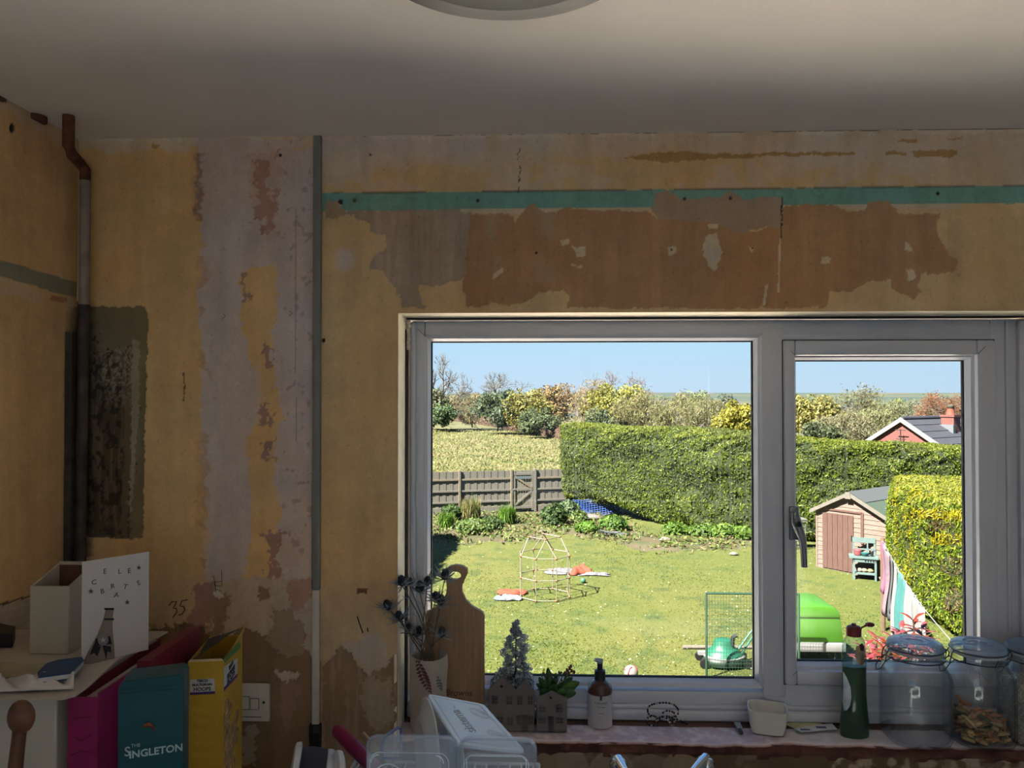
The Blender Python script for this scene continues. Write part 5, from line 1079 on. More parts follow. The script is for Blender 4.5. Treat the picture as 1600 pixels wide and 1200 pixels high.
# ------------------------------------------------------------------ indoors: fixtures
def on(px, py, z=SILL): return G(px, py, z)
WT = .82; WL = .90
def plane_hit(px, py, o, n): d = ray(px, py); return CAM+d*((Vector(o)-CAM).dot(n)/d.dot(n))
lam = mat('grey_worktop_laminate', (.33, .31, .29), .4, .1, 30)
wk = thing('kitchen_worktop', 'grey laminate kitchen worktop under the window and along the left wall', 'worktop', (0, 1.45, 0))
MB().box(-.49, XR-.01, 1.14, WY-.012, WT-.04, WT).build('worktop_slab', lam, wk); MB().box(XL+.012, -.50, .70, 1.53, WL-.04, WL).build('worktop_slab', lam, wk)
MB().box(-.48, XR-.02, 1.20, WY-.02, .0, WT-.04).box(XL+.02, -.52, .75, 1.52, 0, WL-.04).build('cupboard_fronts', mat('white_cupboard', (.6, .6, .58), .5, .04), wk)
# round ceiling light
cl = Vector(P(795, 28, 1.145)); lz = cl.z; lc = Vector((P(795, 28, 1.145).x, 1.145-.178, lz))
lamp = thing('ceiling_light', 'round grey flush ceiling light at the top edge, switched off', 'light', (lc.x, lc.y, ZC))
MB().lathe([(.186, .0), (.190, .006), (.188, .012), (.180, .014)], lc, 64).build('rim', mat('dark_grey_rim', (.045, .05, .052), .35, metal=.4), lamp, smooth=True)
MB().lathe([(.02, -.012), (.08, -.009), (.14, -.003), (.178, .004), (.184, .008)], lc, 64).build('diffuser', mat('grey_glass_diffuser', (.17, .185, .18), .25, .03, 8), lamp, smooth=True)
MB().lathe([(.15, .012), (.15, ZC-lz)], lc, 48).build('mounting_plate', mat('white_metal', (.7, .7, .7), .5), lamp, smooth=True)
MB().lathe([(.012, -.020), (.014, -.012), (.006, -.010)], lc, 16).build('finial', mat('chrome', (.7, .7, .72), .12, .02, metal=1.0), lamp, smooth=True)
# pipe in the corner
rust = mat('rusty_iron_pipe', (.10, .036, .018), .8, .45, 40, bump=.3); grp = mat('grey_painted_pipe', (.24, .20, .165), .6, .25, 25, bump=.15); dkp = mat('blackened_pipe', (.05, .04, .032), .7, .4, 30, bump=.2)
pY = 1.715; pr = .0118
def pp_(px, py): return P(px, py, pY)
x1, x2 = pp_(107, 230).x, pp_(132, 400).x
pipe = thing('heating_pipe', 'old pipe with a rusty offset bend running down the left corner', 'pipe', (x2, pY, pp_(132, 880).z))
MB().tube([(x1, 1.60, ZC), (x1, 1.60, ZC-.012), ], .022, 18).build('ceiling_flange', rust, pipe, smooth=True)
z1_, z2_ = P(107, 236, 1.60).z, P(132, 262, pY).z
x1 = P(107, 215, 1.60).x
MB().tube([(x1, 1.60, ZC), (x1, 1.60, z1_+.01), (x1+.004, 1.607, z1_-.006), (x2-.006, pY-.012, z2_+.008), (x2, pY, z2_-.006), (x2, pY, z2_-.03)], pr*1.02, 14).build('bend', rust, pipe, smooth=True)
MB().tube([(x2, pY, z2_-.03), (x2, pY, pp_(132, 476).z)], pr*1.0, 14).build('upper_run', grp, pipe, smooth=True)
MB().tube([(x2, pY, pp_(132, 476).z), (x2-.002, pY, pp_(132, 700).z), (x2-.004, pY, pp_(130, 880).z)], pr, 14).build('lower_run', dkp, pipe, smooth=True)
MB().tube([(x2-.004, pY, pp_(130, 880).z), (x2-.004, pY, 0)], pr, 14).build('lower_run', dkp, pipe, smooth=True)
MB().box(XL+.004, XL+.020, 1.70, WY-.004, .0, P(118, 520, 1.73).z).build('shadow_gap_strip', dkp, pipe)  # dark strip standing in for the shadow gap beside the pipe
# conduit
cX = P(495.5, 600, WY-.006).x; con = thing('cable_conduit', 'grey plastic cable conduit running from ceiling to switch height, white below', 'conduit', (cX, WY-.006, P(494, 1130, WY).z))
cz1, cz2 = P(495, 921, WY-.006).z, P(494, 1132, WY-.006).z
MB().box(cX-.0095, cX+.0095, WY-.014, WY-.0025, cz1, ZC-.001).build('grey_length', mat('grey_conduit_plastic', (.20, .20, .185), .5, .08, 12), con, smooth=True, bevel=.003)
MB().box(cX-.0085, cX+.0085, WY-.013, WY-.0025, cz2, cz1).build('white_length', mat('white_conduit_plastic', (.56, .51, .45), .5, .12, 20), con, smooth=True, bevel=.003)
MB().box(cX-.013, cX+.013, WY-.016, WY-.0025, P(494, 1166, WY).z, cz2+.003).box(cX-.005, cX+.015, WY-.03, WY-.016, P(494, 1150, WY).z, P(494, 1140, WY).z).build('end_clip', mat('black_clip', (.02, .017, .014), .6, .3, 30), con, smooth=True, bevel=.002)
# switch plate
q = P(398, 1097, WY-.006); hs_ = .0425; sw_ = thing('switch_plate', 'white fused switch plate half hidden by the yellow box', 'switch', (q.x-.006, WY-.004, q.z-hs_)); swm = mat('cream_white_plastic', (.60, .56, .49), .4, .03)
qx = P(422, 1097, WY-.006).x-hs_
MB().box(qx-hs_, qx+hs_, WY-.012, WY-.0015, q.z-hs_, q.z+hs_).build('plate', swm, sw_, smooth=True, bevel=.003)
MB().box(qx+.0, qx+.018, WY-.0135, WY-.011, q.z-.014, q.z+.010).box(qx-.022, qx-.004, WY-.0135, WY-.011, q.z-.014, q.z+.014).build('rocker', swm, sw_, bevel=.001)
g_ = MB(); frame4(g_, qx-.001, qx+.019, q.z-.015, q.z+.011, .001, .001, .001, .001, WY-.0128, WY-.0118); frame4(g_, qx-.023, qx-.003, q.z-.015, q.z+.015, .001, .001, .001, .001, WY-.0128, WY-.0118); g_.build('rocker_gap', shadow_line, sw_)
MB().ball((qx+.030, WY-.0122, q.z+.002), .003, 8, 5).build('screw', mat('dark_screw', (.05, .04, .03), .5), sw_); MB().box(qx-.036, qx-.022, WY-.0125, WY-.0115, q.z+.024, q.z+.034).build('neon', mat('dark_neon', (.04, .03, .03), .3), sw_); MB().box(qx-.02, qx+.025, WY-.0123, WY-.0118, q.z-.032, q.z-.0305).build('lettering', mat('dark_print', (.05, .05, .05), .6), sw_)
# pencil marks on the wall
ink = mat('black_marker', (.012, .01, .012), .7)
def wallmark(strokes, w_, name, m=ink):
    mb = MB()
    for st in strokes: mb.tube([P(a_, b_, WY-.0022) for a_, b_ in st], w_, 5)
    o = mb.build(name, m, wall_front); return o
wallmark([[(264, 946), (269, 940), (276, 940), (273, 947), (270, 950), (276, 951), (276, 957), (270, 965)], [(293, 937), (284, 939), (281, 947), (287, 948), (289, 953), (284, 960), (279, 961)]], .0011, 'marker_number')
wallmark([[(558, 963), (562, 975), (567, 989)], [(574, 981), (575, 987)]], .0013, 'marker_stroke'); wallmark([[(337, 917), (334, 900), (337, 925)], [(336, 910), (346, 908)], [(337, 915), (347, 916)], [(346, 890), (347, 915)], [(337, 921), (346, 923)]], .0006, 'pencil_sketch')
wallmark([[(349, 490), (352, 494), (347, 499)], [(452, 486), (457, 489), (452, 494)]], .0006, 'pencil_sketch')

# ------------------------------------------------------------------ on the sill
# vase with dried thistles
vY = 1.800; vc = P(669.5, 1022, vY); vr = .0435; vz = P(669, 1022, vY).z
vase = thing('pottery_vase', 'pale hand-made pottery vase with pressed leaf pattern on the sill', 'vase', (vc.x, vY, SILL)); H = vz-SILL
clay = mat('pale_glazed_clay', (.40, .36, .32), .35, .12, 18, bump=.15, bscale=30)
mb = MB().lathe([(vr*.90, 0), (vr*.98, .006), (vr*1.0, H*.5), (vr*1.02, H*.85), (vr*1.0, H-.003), (vr*.97, H), (vr*.91, H-.003), (vr*.88, H-.02), (vr*.86, .02), (.002, .015)], (vc.x, vY, SILL), 40)
mb.v = [(x+.0015*math.sin(z*50+y*20), y+.001*math.sin(z*40), z+.0025*math.sin(math.atan2(y-vY, x-vc.x)*2+1)*(z > SILL+H*.9)) for x, y, z in mb.v]
mb.build('vessel', clay, vase, smooth=True)
def vsurf(px, py): # point on the vase's front
    d = ray(px, py); ox, oy = CAM.x-vc.x, CAM.y-vY; A_ = d.x**2+d.y**2; B_ = 2*(ox*d.x+oy*d.y); C_ = ox*ox+oy*oy-(vr*1.02+.0012)**2; t_ = (-B_-math.sqrt(max(0, B_*B_-4*A_*C_)))/(2*A_); return CAM+d*t_
def fern(x0, y0, x1, y1, n, wd, name, m):
    mb = MB()
    for i in range(n):
        t_ = i/(n-1); w_ = wd*math.sin(math.pi*(.15+.8*t_))
        for sg in (-1, 1):
            bx, by = x0+(x1-x0)*t_, y0+(y1-y0)*t_; pts_ = [vsurf(bx, by), vsurf(bx+sg*w_*.55, by+w_*.1-1.5), vsurf(bx+sg*w_, by+w_*.45), vsurf(bx+sg*w_*.45, by+w_*.55)]; mb.add(pts_, [(0, 1, 2, 3)])
    mb.tube([vsurf(x0, y0), vsurf((x0+x1)/2, (y0+y1)/2), vsurf(x1, y1)], .0006, 4); mb.build(name, m, vase, solid=.0006)
fern(653, 1033, 674, 1085, 11, 9, 'red_leaf_print', mat('dark_red_leaf_glaze', (.11, .03, .035), .4, .2, 30)); fern(684, 1058, 690, 1080, 6, 5, 'grey_leaf_print', mat('grey_leaf_glaze', (.12, .12, .14), .4)); 
thead = mat('thistle_head_blue_grey', (.045, .05, .065), .8, .35, 120, bump=.8, bscale=400); tstem = mat('thistle_stem', (.12, .105, .085), .8, .2, 60); tbr = mat('thistle_bract', (.25, .275, .30), .75, .25, 60)
heads = ((628, 908, 1.0, -.12), (640, 909, .8, 0), (656, 917, 1.15, .05), (668, 908, .9, .1), (695.5, 898, 1.05, .15), (689, 938, 1.05, .1), (680.5, 931, .8, -.1), (606, 946, 1.0, -.5), (624, 963, .95, -.35), (638, 981, .85, .1), (652, 987, 1.1, .5), (690.5, 988, 1.0, .05))
rt = random.Random(5)
hl = ('leftmost low head', )
NAMES = ['upper left, over the window frame edge', 'small, second from the left in the top row', 'large, middle of the top row', 'fourth in the top row', 'tallest, in front of the chopping board handle', 'plump, below the board handle', 'half hidden behind the plump one', 'lowest at far left against the wall', 'drooping, below the far left one', 'small and low, near the vase rim', 'big and tilted, just above the rim', 'at right, just above the vase rim']
for i, (px, py, sc_, tilt) in enumerate(heads):
    Yh = vY+rt.uniform(-.035, .03) if px > 634 else 1.735+rt.uniform(-.008, .004); sc_ *= 1.08; c0 = P(px, py, Yh); st = thing('thistle', 'dried thistle stem with spiky blue-grey head, '+NAMES[i], 'dried flower', tuple(Vector((vc.x, vY, SILL+.03))), 'dried thistles in the vase')
    bx = vc.x+rt.uniform(-.02, .024); m_ = Vector((bx, vY+rt.uniform(-.02, .02), vz-.01)); foot = Vector((vc.x+rt.uniform(-.015, .015), vY+rt.uniform(-.015, .015), SILL+.03))
    dirv = (c0-m_).normalized(); midp = m_.lerp(c0, .55)+Vector((rt.uniform(-.004, .004), 0, .004))
    dirh = Vector((tilt*.9, -.15, 1)).normalized(); hb = c0-dirh*.011*sc_
    MB().tube([foot, m_, midp, hb], [.0016, .0016, .0014, .0012], 6).build('stem', tstem, st, smooth=True)
    Mq = Matrix.Translation(c0) @ dirh.to_track_quat('Z', 'Y').to_matrix().to_4x4()
    mb = MB(Mq).lathe([(.003, -.011*sc_), (.0075*sc_, -.007*sc_), (.0088*sc_, 0), (.007*sc_, .008*sc_), (.003*sc_, .0125*sc_)], n=14)
    for k in range(70):                      # bristles
        an = k*2.39996; zz = -.008+.019*(k/70); r_ = .0088*math.sqrt(max(.05, 1-((zz-.0)/.0135)**2)); d_ = Vector((math.cos(an), math.sin(an), .35)).normalized(); p0 = Vector((math.cos(an)*r_*sc_*.9, math.sin(an)*r_*sc_*.9, zz*sc_)); mb.add([p0+Vector((-math.sin(an), math.cos(an), 0))*.0007, p0-Vector((-math.sin(an), math.cos(an), 0))*.0007, p0+d_*.0030], [(0, 1, 2)])
    mb.build('flower_head', thead, st, smooth=True)
    mb = MB(Mq)
    for k in range(22):
        an = k*2*math.pi/22+rt.uniform(-.2, .2); L_ = (.029+rt.uniform(-.010, .014))*sc_; up_ = rt.uniform(-.1, 1.1); d_ = Vector((math.cos(an), math.sin(an), up_)).normalized(); side = Vector((-math.sin(an), math.cos(an), 0)); p0 = Vector((0, 0, -.010*sc_))
        mb.add([p0+side*.0016, p0-side*.0016, p0+d_*L_*.5-side*.0024, p0+d_*L_+Vector((0, 0, .002)), p0+d_*L_*.5+side*.0024], [(0, 1, 2, 3, 4)])
        for w_ in (.4, .62): q0 = p0+d_*L_*w_; mb.add([q0, q0+(d_*.3+side*.9)*.005, q0+d_*.0018], [(0, 1, 2)]); mb.add([q0, q0+(d_*.3-side*.9)*.005, q0+d_*.0018], [(0, 1, 2)])
    mb.build('bracts', tbr, st, solid=.0003)
    if i in (0, 2, 4, 7, 8, 5):
        mb = MB()
        for k in range(4): leafblade(mb, m_.lerp(hb, .45+.12*k), ((-1)**k*.8, rt.uniform(-.4, .4), .6), .022, .004, .1)
        mb.build('stem_leaves', tbr, st, solid=.0003)
# chopping board
out = [(664, 1108), (757, 1108), (757, 964), (755, 958), (749, 954), (738, 948), (728, 938), (722.5, 926), (722, 916), (726, 906), (731, 896), (730, 889), (724, 885), (713, 883), (703, 885), (696, 890), (694, 897), (697, 908), (698, 918), (697, 927), (692, 938), (683, 948), (672, 954), (666, 958), (664, 964)]
bY = 1.832; hole = [(711+9.5*math.cos(a_), 899.5+6.5*math.sin(a_)) for a_ in [math.pi*2*k/18-math.pi/2 for k in range(19)]]
top_i = 13
key = out[:top_i+1]+[(711.02, 893.0)]+[(x, y) for x, y in hole[1:-1]][::1]+[(710.98, 893.0)]+[(712.98, 883)]+out[top_i+1:]
def flat(poly_, Y): return [(P(a_, b_, Y).x, P(a_, b_, Y).z) for a_, b_ in poly_]
pin = mat('pine_board', (.30, .19, .11), .55, .18, 14, stretch=(9, 9, .5), bump=.05)
cb = thing('chopping_board', 'wooden paddle chopping board with a handle hole, against the window', 'chopping board', (P(710, 1000, bY).x, bY, SILL))
fp = flat(key, bY); zmin = min(z for _, z in fp); fp = [(x, z if z > zmin+.004 else SILL) for x, z in fp]
MB().prism(fp, (0, bY, 0), (1, 0, 0), (0, 0, 1), (0, .014, 0)).build('board', pin, cb)
burn = mat('burnt_lettering', (.07, .04, .022), .7)
text('Browns', .021, P(716, 1083, bY-.0006), (1, 0, 0), (0, 0, 1), burn, cb, shear=.25); text('EST', .010, P(722, 1093, bY-.0006), (1, 0, 0), (0, 0, 1), burn, cb)
# house-shaped pots
taupe = mat('taupe_ceramic', (.15, .132, .13), .6, .05, 30); line_ = mat('taupe_ceramic_dark', (.075, .065, .06), .7)
hY = on(800, 1143).y
def house_pot(name, label, px0, px1, peaks, eaves_py, wins, doors, holes, depth=.062):
    x0, x1 = P(px0, 1143, hY).x, P(px1, 1143, hY).x; t = thing(name, label, 'planter', ((x0+x1)/2, hY+depth/2, SILL)); zE = P(800, eaves_py, hY).z
    pl = [(x0, SILL), (x1, SILL)]+[(P(a_, b_, hY).x, P(a_, b_, hY).z) for a_, b_ in peaks]
    MB().prism(pl, (0, hY, 0), (1, 0, 0), (0, 0, 1), (0, .006, 0)).build('front_wall', taupe, t, bevel=.0012); MB().prism(pl, (0, hY+depth-.006, 0), (1, 0, 0), (0, 0, 1), (0, .006, 0)).build('rear_wall', taupe, t, bevel=.0012)
    MB().box(x0, x0+.006, hY+.006, hY+depth-.006, SILL, zE).box(x1-.006, x1, hY+.006, hY+depth-.006, SILL, zE).box(x0, x1, hY+.006, hY+depth-.006, SILL, SILL+.006).build('side_walls', taupe, t)
    for (a_, b_, w_, h_, arch) in wins:
        c_ = P(a_, b_, hY); w2_, h2_ = w_*.00075, h_*.00075; mb = MB(); dk = MB()
        dk.box(c_.x-w2_, c_.x+w2_, hY-.0006, hY+.002, c_.z-h2_, c_.z+h2_).build('window_recess', line_, t)
        frame4(mb, c_.x-w2_-.0012, c_.x+w2_+.0012, c_.z-h2_-.0012, c_.z+h2_+.0012, .0014, .0014, .0014, .0014, hY-.002, hY+.001); mb.box(c_.x-.0005, c_.x+.0005, hY-.0016, hY, c_.z-h2_, c_.z+h2_).box(c_.x-w2_, c_.x+w2_, hY-.0016, hY, c_.z-.0005, c_.z+.0005)
        if arch: mb.tube([(c_.x+(w2_+.001)*math.cos(k*math.pi/8), hY-.001, c_.z+h2_+(w2_)*.7*math.sin(k*math.pi/8)) for k in range(9)], .0009, 5)
        mb.build('window_frame', taupe, t)
    for (a_, b_, w_, h_) in doors:
        c_ = P(a_, b_, hY); mb = MB(); frame4(mb, c_.x-w_*.00075, c_.x+w_*.00075, SILL+.001, c_.z+h_*.00075, .0014, .0014, .0005, .0014, hY-.002, hY+.001); mb.build('door_frame', taupe, t); MB().box(c_.x-w_*.00072, c_.x+w_*.00072, hY-.0005, hY+.001, SILL+.002, c_.z+h_*.0007).build('door_panel', line_, t)
    for (a_, b_, s_) in holes: c_ = P(a_, b_, hY); MB().prism([(c_.x-s_, c_.z-s_), (c_.x+s_, c_.z-s_), (c_.x+s_, c_.z), (c_.x, c_.z+s_), (c_.x-s_, c_.z)], (0, hY-.0006, 0), (1, 0, 0), (0, 0, 1), (0, .002, 0)).build('gable_opening', mat('black_opening', (.01, .01, .01), .9), t)
    MB().box(x0+.006, x1-.006, hY+.007, hY+depth-.007, SILL+.006, zE-.012).build('compost', mat('dark_compost', (.03, .022, .016), .95, .3, 60, bump=.5), t)
    return t, (x0+x1)/2, zE
ph1, phx1, zE1 = house_pot('house_planter', 'grey-brown double-gabled house planter holding the frosted tree', 764, 834.5, [(834.5, 1079), (820, 1060), (806, 1077), (785, 1056), (764, 1077)], 1079, [(773, 1094, 9, 11, 0), (796, 1094, 9, 11, 0), (812, 1094, 8, 13, 0), (828.5, 1094, 8, 13, 0), (781, 1125, 10, 10, 1), (797, 1127, 9, 11, 0), (811, 1125, 8, 12, 0), (829, 1125, 8, 12, 0)], [(820, 1130, 11, 26)], [(783.5, 1072, .0035)])
ph2, phx2, zE2 = house_pot('house_planter', 'small grey-brown single-gabled house planter holding the flowering plant', 838.5, 886, [(886, 1091), (862, 1080), (838.5, 1091)], 1091, [(847.5, 1108, 10, 8, 1), (874, 1109, 10, 8, 1), (847, 1126, 11, 8, 1), (874.5, 1126, 11, 8, 1)], [(861, 1129, 10, 22)], [(860.5, 1090, .003)], .055)
# frosted tree
tY = hY+.032; tcx = P(806, 1020, tY).x; ztop = P(806, 969, tY).z; zbot = zE1-.012
ft = thing('frosted_tree', 'small artificial fir tree frosted white in the double house planter', 'ornament', (phx1, tY, zbot))
MB().tube([(phx1, tY, zbot), (tcx, tY, zbot+.05), (tcx, tY, ztop)], [.003, .0025, .001], 6).build('trunk', mat('dark_twig', (.05, .04, .03), .9), ft)
prof_ = ((969, 2), (978, 6), (990, 8), (1000, 21), (1012, 26), (1022, 22), (1034, 20), (1045, 28), (1053, 34), (1062, 36), (1070, 26)); nC = 40; cl_ = []
for i in range(nC):
    py = 970+100*((i+.5)/nC)**.85; hw = np.interp(py, [a_ for a_, _ in prof_], [b_ for _, b_ in prof_])*.00145*(.62+.30*((i*7) % 3)/2); an = i*2.4; z_ = P(806, py, tY).z; cl_.append((tcx+hw*math.cos(an)*.9+(-.006 if py > 1040 else 0), tY+hw*math.sin(an)*.6, z_, .0055+hw*.20))
cl_ = np.array(cl_); n = 5200; k = rng.integers(0, nC, n); dd = unit(rng.normal(size=(n, 3))); p = cl_[k, :3]+dd*cl_[k, 3:4]*rng.random((n, 1))**.4
leaves('frosted_needles', p, dd, .0095, .0026, pick([(.50, .53, .58), (.38, .41, .46), (.66, .69, .73), (.16, .17, .18)], n, .2), ft, .6, .1, vmat('frosted_plastic', .8, transl=.45))
segs = [((tcx, tY, c_[2]+.006), tuple(c_[:3]), .0011, .0006) for c_ in cl_]; V, F = segmesh(segs, 4); npmesh('twigs', V, F, mat('dark_twig', (.05, .04, .03), .9), ft)
# flowering succulent
kY = hY+.028; kz = zE2-.012; kp = thing('succulent_plant', 'green succulent with dark red flower buds in the small house planter', 'plant', (phx2, kY, kz))
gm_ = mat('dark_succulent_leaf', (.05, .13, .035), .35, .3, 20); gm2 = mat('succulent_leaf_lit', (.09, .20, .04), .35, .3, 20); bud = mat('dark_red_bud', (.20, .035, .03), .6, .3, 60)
def oval(mb, base, tip, W, bend=.1):
    base, tip = Vector(base), Vector(tip); d = tip-base; L = d.length; d.normalize(); side = d.cross(Vector((0, 1, .2))).normalized(); nn = side.cross(d); rows = []
    for (t_, w_) in ((0, .15), (.2, .6), (.45, 1), (.7, .95), (.9, .55), (1, .08)): c_ = base+d*L*t_+nn*bend*L*math.sin(t_*3); rows.append([c_-side*W*.5*w_+nn*W*.12*w_, c_, c_+side*W*.5*w_+nn*W*.12*w_])
    mb.sheet(rows)
def kq(px, py, dy=0): return P(px, py, kY+dy)
for (a_, b_, w_, dy, mm) in ((856, 1043, .016, .005, gm_), (905, 1066, .026, .0, gm2), (900, 1082, .026, -.012, gm_), (842, 1058, .016, .0, gm_), (846, 1078, .018, -.015, gm_), (870, 1052, .012, .008, gm_), (884, 1066, .020, .01, gm_), (866, 1070, .020, -.018, gm_), (882, 1078, .018, -.02, gm2), (838, 1068, .014, .008, gm_), (895, 1058, .018, .012, gm_)):
    mb = MB(); oval(mb, (phx2+(a_-862)*.0003, kY+dy*.5, kz+.004), kq(a_, b_, dy), w_); mb.build('leaf', mm, kp, smooth=True, solid=.0015)
mb = MB(); bm_ = MB()
for (a_, b_) in ((890, 1044), (886, 1047), (893, 1048), (889, 1052), (897, 1050), (884, 1052), (892, 1041)): q0 = kq(a_, b_, rt.uniform(-.006, .006)); bm_.ball(q0, .0034, 8, 5, 1, 1, 1.4); mb.tube([(phx2+.006, kY, kz), kq(880, 1066), q0], .0008, 5)
bm_.build('flower_buds', bud, kp, smooth=True)
b3 = MB()
for k in range(26): q0 = kq(845+40*rt.random(), 1050+14*rt.random(), rt.uniform(-.01, .012)); b3.ball(q0, .0024, 6, 4, 1, 1, 1.5); mb.tube([(phx2, kY, kz), q0], .0006, 4)
b3.build('green_buds', mat('grey_green_bud', (.10, .13, .07), .6, .3, 50), kp, smooth=True); mb.build('stems', gm_, kp)
# soap pump bottle
sb = on(937.5, 1137); sr = .0283; sY = sb.y+sr*.6; sxp = P(937.5, 1100, sY).x; pump = thing('soap_bottle', 'brown pump bottle of hand wash with a white label', 'bottle', (sxp, sY, SILL))
def hz_(py): return P(937, py, sY).z-SILL
b0 = (sxp, sY, SILL); amber = mat('amber_plastic', (.055, .022, .014), .2, .1, 20, spec=.6); blackp = mat('black_pump', (.015, .015, .017), .35)
MB().lathe([(sr*.9, 0), (sr, .004), (sr, hz_(1076)), (sr*.95, hz_(1070)), (sr*.72, hz_(1065)), (sr*.45, hz_(1062)), (sr*.42, hz_(1058))], b0, 40).build('body', amber, pump, smooth=True)
MB().lathe([(sr+.0004, hz_(1131)), (sr+.0004, hz_(1081))], b0, 40, cap0=False, cap1=False).build('label', mat('white_paper_label', (.42, .41, .44), .6, .03, 20), pump, smooth=True)
MB().lathe([(sr*.46, hz_(1061)), (sr*.46, hz_(1047)), (sr*.26, hz_(1046)), (sr*.26, hz_(1036))], b0, 24).build('pump_collar', blackp, pump, smooth=True)
MB().tube([(sxp+.004, sY, SILL+hz_(1034)), (sxp-.006, sY-.003, SILL+hz_(1031)), (sxp-.012, sY-.006, SILL+hz_(1030))], [.0075, .006, .004], 12).build('pump_spout', mat('grey_spout', (.30, .33, .38), .3), pump, smooth=True)
def curved_text(body, size, py, m, off=0):
    o = text(body, size, (0, 0, 0), (1, 0, 0), (0, 0, 1), m, pump)
    for v in o.data.vertices:
        a_ = v.co.x+OFF[pump.name].x+off; an = a_/(sr+.0008); rr = sr+.0006+(-(v.co.y+OFF[pump.name].y))*.5; zz = v.co.z+OFF[pump.name].z
        v.co = Vector((math.sin(an)*rr, -math.cos(an)*rr, zz+hz_(py)))
prn = mat('label_print', (.035, .035, .04), .6)
curved_text('COWSHED', .0062, 1092, prn); curved_text('HAND WASH', .0032, 1098, prn); curved_text('cleansing', .0035, 1107, prn)
for i_ in range(3): curved_text('.............', .003, 1112+4*i_, prn)
for dx_, w_ in ((-.0024, .0048), ): MB().box(sxp-.0026, sxp+.0026, sY-sr-.0012, sY-sr+.001, SILL+hz_(1087), SILL+hz_(1079)).build('label_emblem', prn, pump)
# bead string
bc = on(1040, 1128); bs_ = thing('bead_necklace', 'dark beaded necklace heaped on the sill', 'necklace', (bc.x, bc.y, SILL)); pts_ = []
loops = [(1008+67*t_, 0) for t_ in (0,)]
curve = [(1018, 1122, 0), (1012, 1112, .004), (1014, 1104, .018), (1022, 1100, .030), (1036, 1098, .033), (1050, 1100, .030), (1058, 1106, .018), (1060, 1114, .006), (1052, 1120, .002), (1040, 1122, .002), (1034, 1117, .008), (1040, 1111, .012), (1052, 1113, .008), (1056, 1120, .003), (1046, 1126, .001), (1036, 1127, .001), (1026, 1121, .004), (1018, 1118, .006), (1012, 1122, .002), (1010, 1129, .0), (1018, 1134, 0), (1027, 1131, 0), (1026, 1124, .003), (1034, 1120, .006), (1046, 1120, .004), (1054, 1128, 0), (1052, 1135, 0), (1046, 1126, .003), (1058, 1124, .002), (1066, 1128, 0), (1076, 1132, 0)]
cp_ = [P(a_, b_, 1.772+.034*min(1, max(0, (1134-b_)/14))) for a_, b_, h_ in curve]; cp_ = [Vector((p_.x, p_.y, max(p_.z, SILL+.0025))) for p_ in cp_]
fine = []
for i in range(len(cp_)-1):
    p0, p1, p2, p3 = cp_[max(0, i-1)], cp_[i], cp_[i+1], cp_[min(len(cp_)-1, i+2)]
    for k in range(6): t_ = k/6; fine.append(.5*((2*p1)+(-p0+p2)*t_+(2*p0-5*p1+4*p2-p3)*t_*t_+(-p0+3*p1-3*p2+p3)*t_**3))
MB().tube(fine, .0006, 4).build('string', prn, bs_); mb, mb2 = MB(), MB(); acc = 0
for i in range(1, len(fine)):
    acc += (fine[i]-fine[i-1]).length
    if acc > .0042: acc = 0; (mb if (i*7) % 5 else mb2).ball(fine[i], .0025, 7, 5)
o = mb.build('beads', mat('dark_glass_bead', (.03, .02, .02), .25), bs_, smooth=True); o['kind'] = 'stuff'; o = mb2.build('pale_beads', mat('pale_glass_bead', (.40, .34, .32), .3), bs_, smooth=True); o['kind'] = 'stuff'
# little metal tube
ta, tb = on(1151, 1131)+Vector((0, 0, .004)), on(1158, 1149)+Vector((0, 0, .006)); tt = thing('cream_tube', 'small silver tube lying on the sill beside the white dish', 'tube', tuple(ta-Vector((0, 0, .004)))); dv = tb-ta
Mt = Matrix.Translation(ta) @ dv.to_track_quat('Y', 'Z').to_matrix().to_4x4(); L_ = dv.length; sil = mat('dull_silver_foil', (.34, .38, .38), .35, .1, 30, metal=.5)
MB(Mt).add([(-.008, 0, -.001), (.008, 0, -.001), (.008, 0, .001), (-.008, 0, .001), (-.006, L_*.8, -.005), (.006, L_*.8, -.005), (.006, L_*.8, .006), (-.006, L_*.8, .006)], [(3, 2, 1, 0), (4, 5, 6, 7), (0, 1, 5, 4), (1, 2, 6, 5), (2, 3, 7, 6), (3, 0, 4, 7)]).build('tube_body', sil, tt, bevel=.001); MB(Mt).tube([(0, L_*.8, 0), (0, L_, 0)], .0052, 10).build('tube_cap', mat('dark_cap', (.05, .05, .055), .4), tt, smooth=True)
# white dish
dc = on(1199, 1150); dYc = dc.y+.030; dxx = P(1199, 1120, dYc).x
dish = MB().lathe([(.030, .0), (.036, .002), (.0405, .02), (.0445, .052), (.0445, .0545), (.0415, .0545), (.040, .05), (.0365, .018), (.032, .006), (.001, .005)], (0, 0, 0), 56, 1.0, .85, 4.5)
Md = Matrix.Translation((dxx, dYc, SILL)) @ Matrix.Rotation(math.radians(-14), 4, 'Z'); dish.v = [tuple(Md @ Vector(v)) for v in dish.v]
tag(dish.build('square_dish', mat('white_porcelain', (.60, .58, .53), .2, .02), smooth=True), 'empty white square porcelain dish with rounded corners', 'dish')
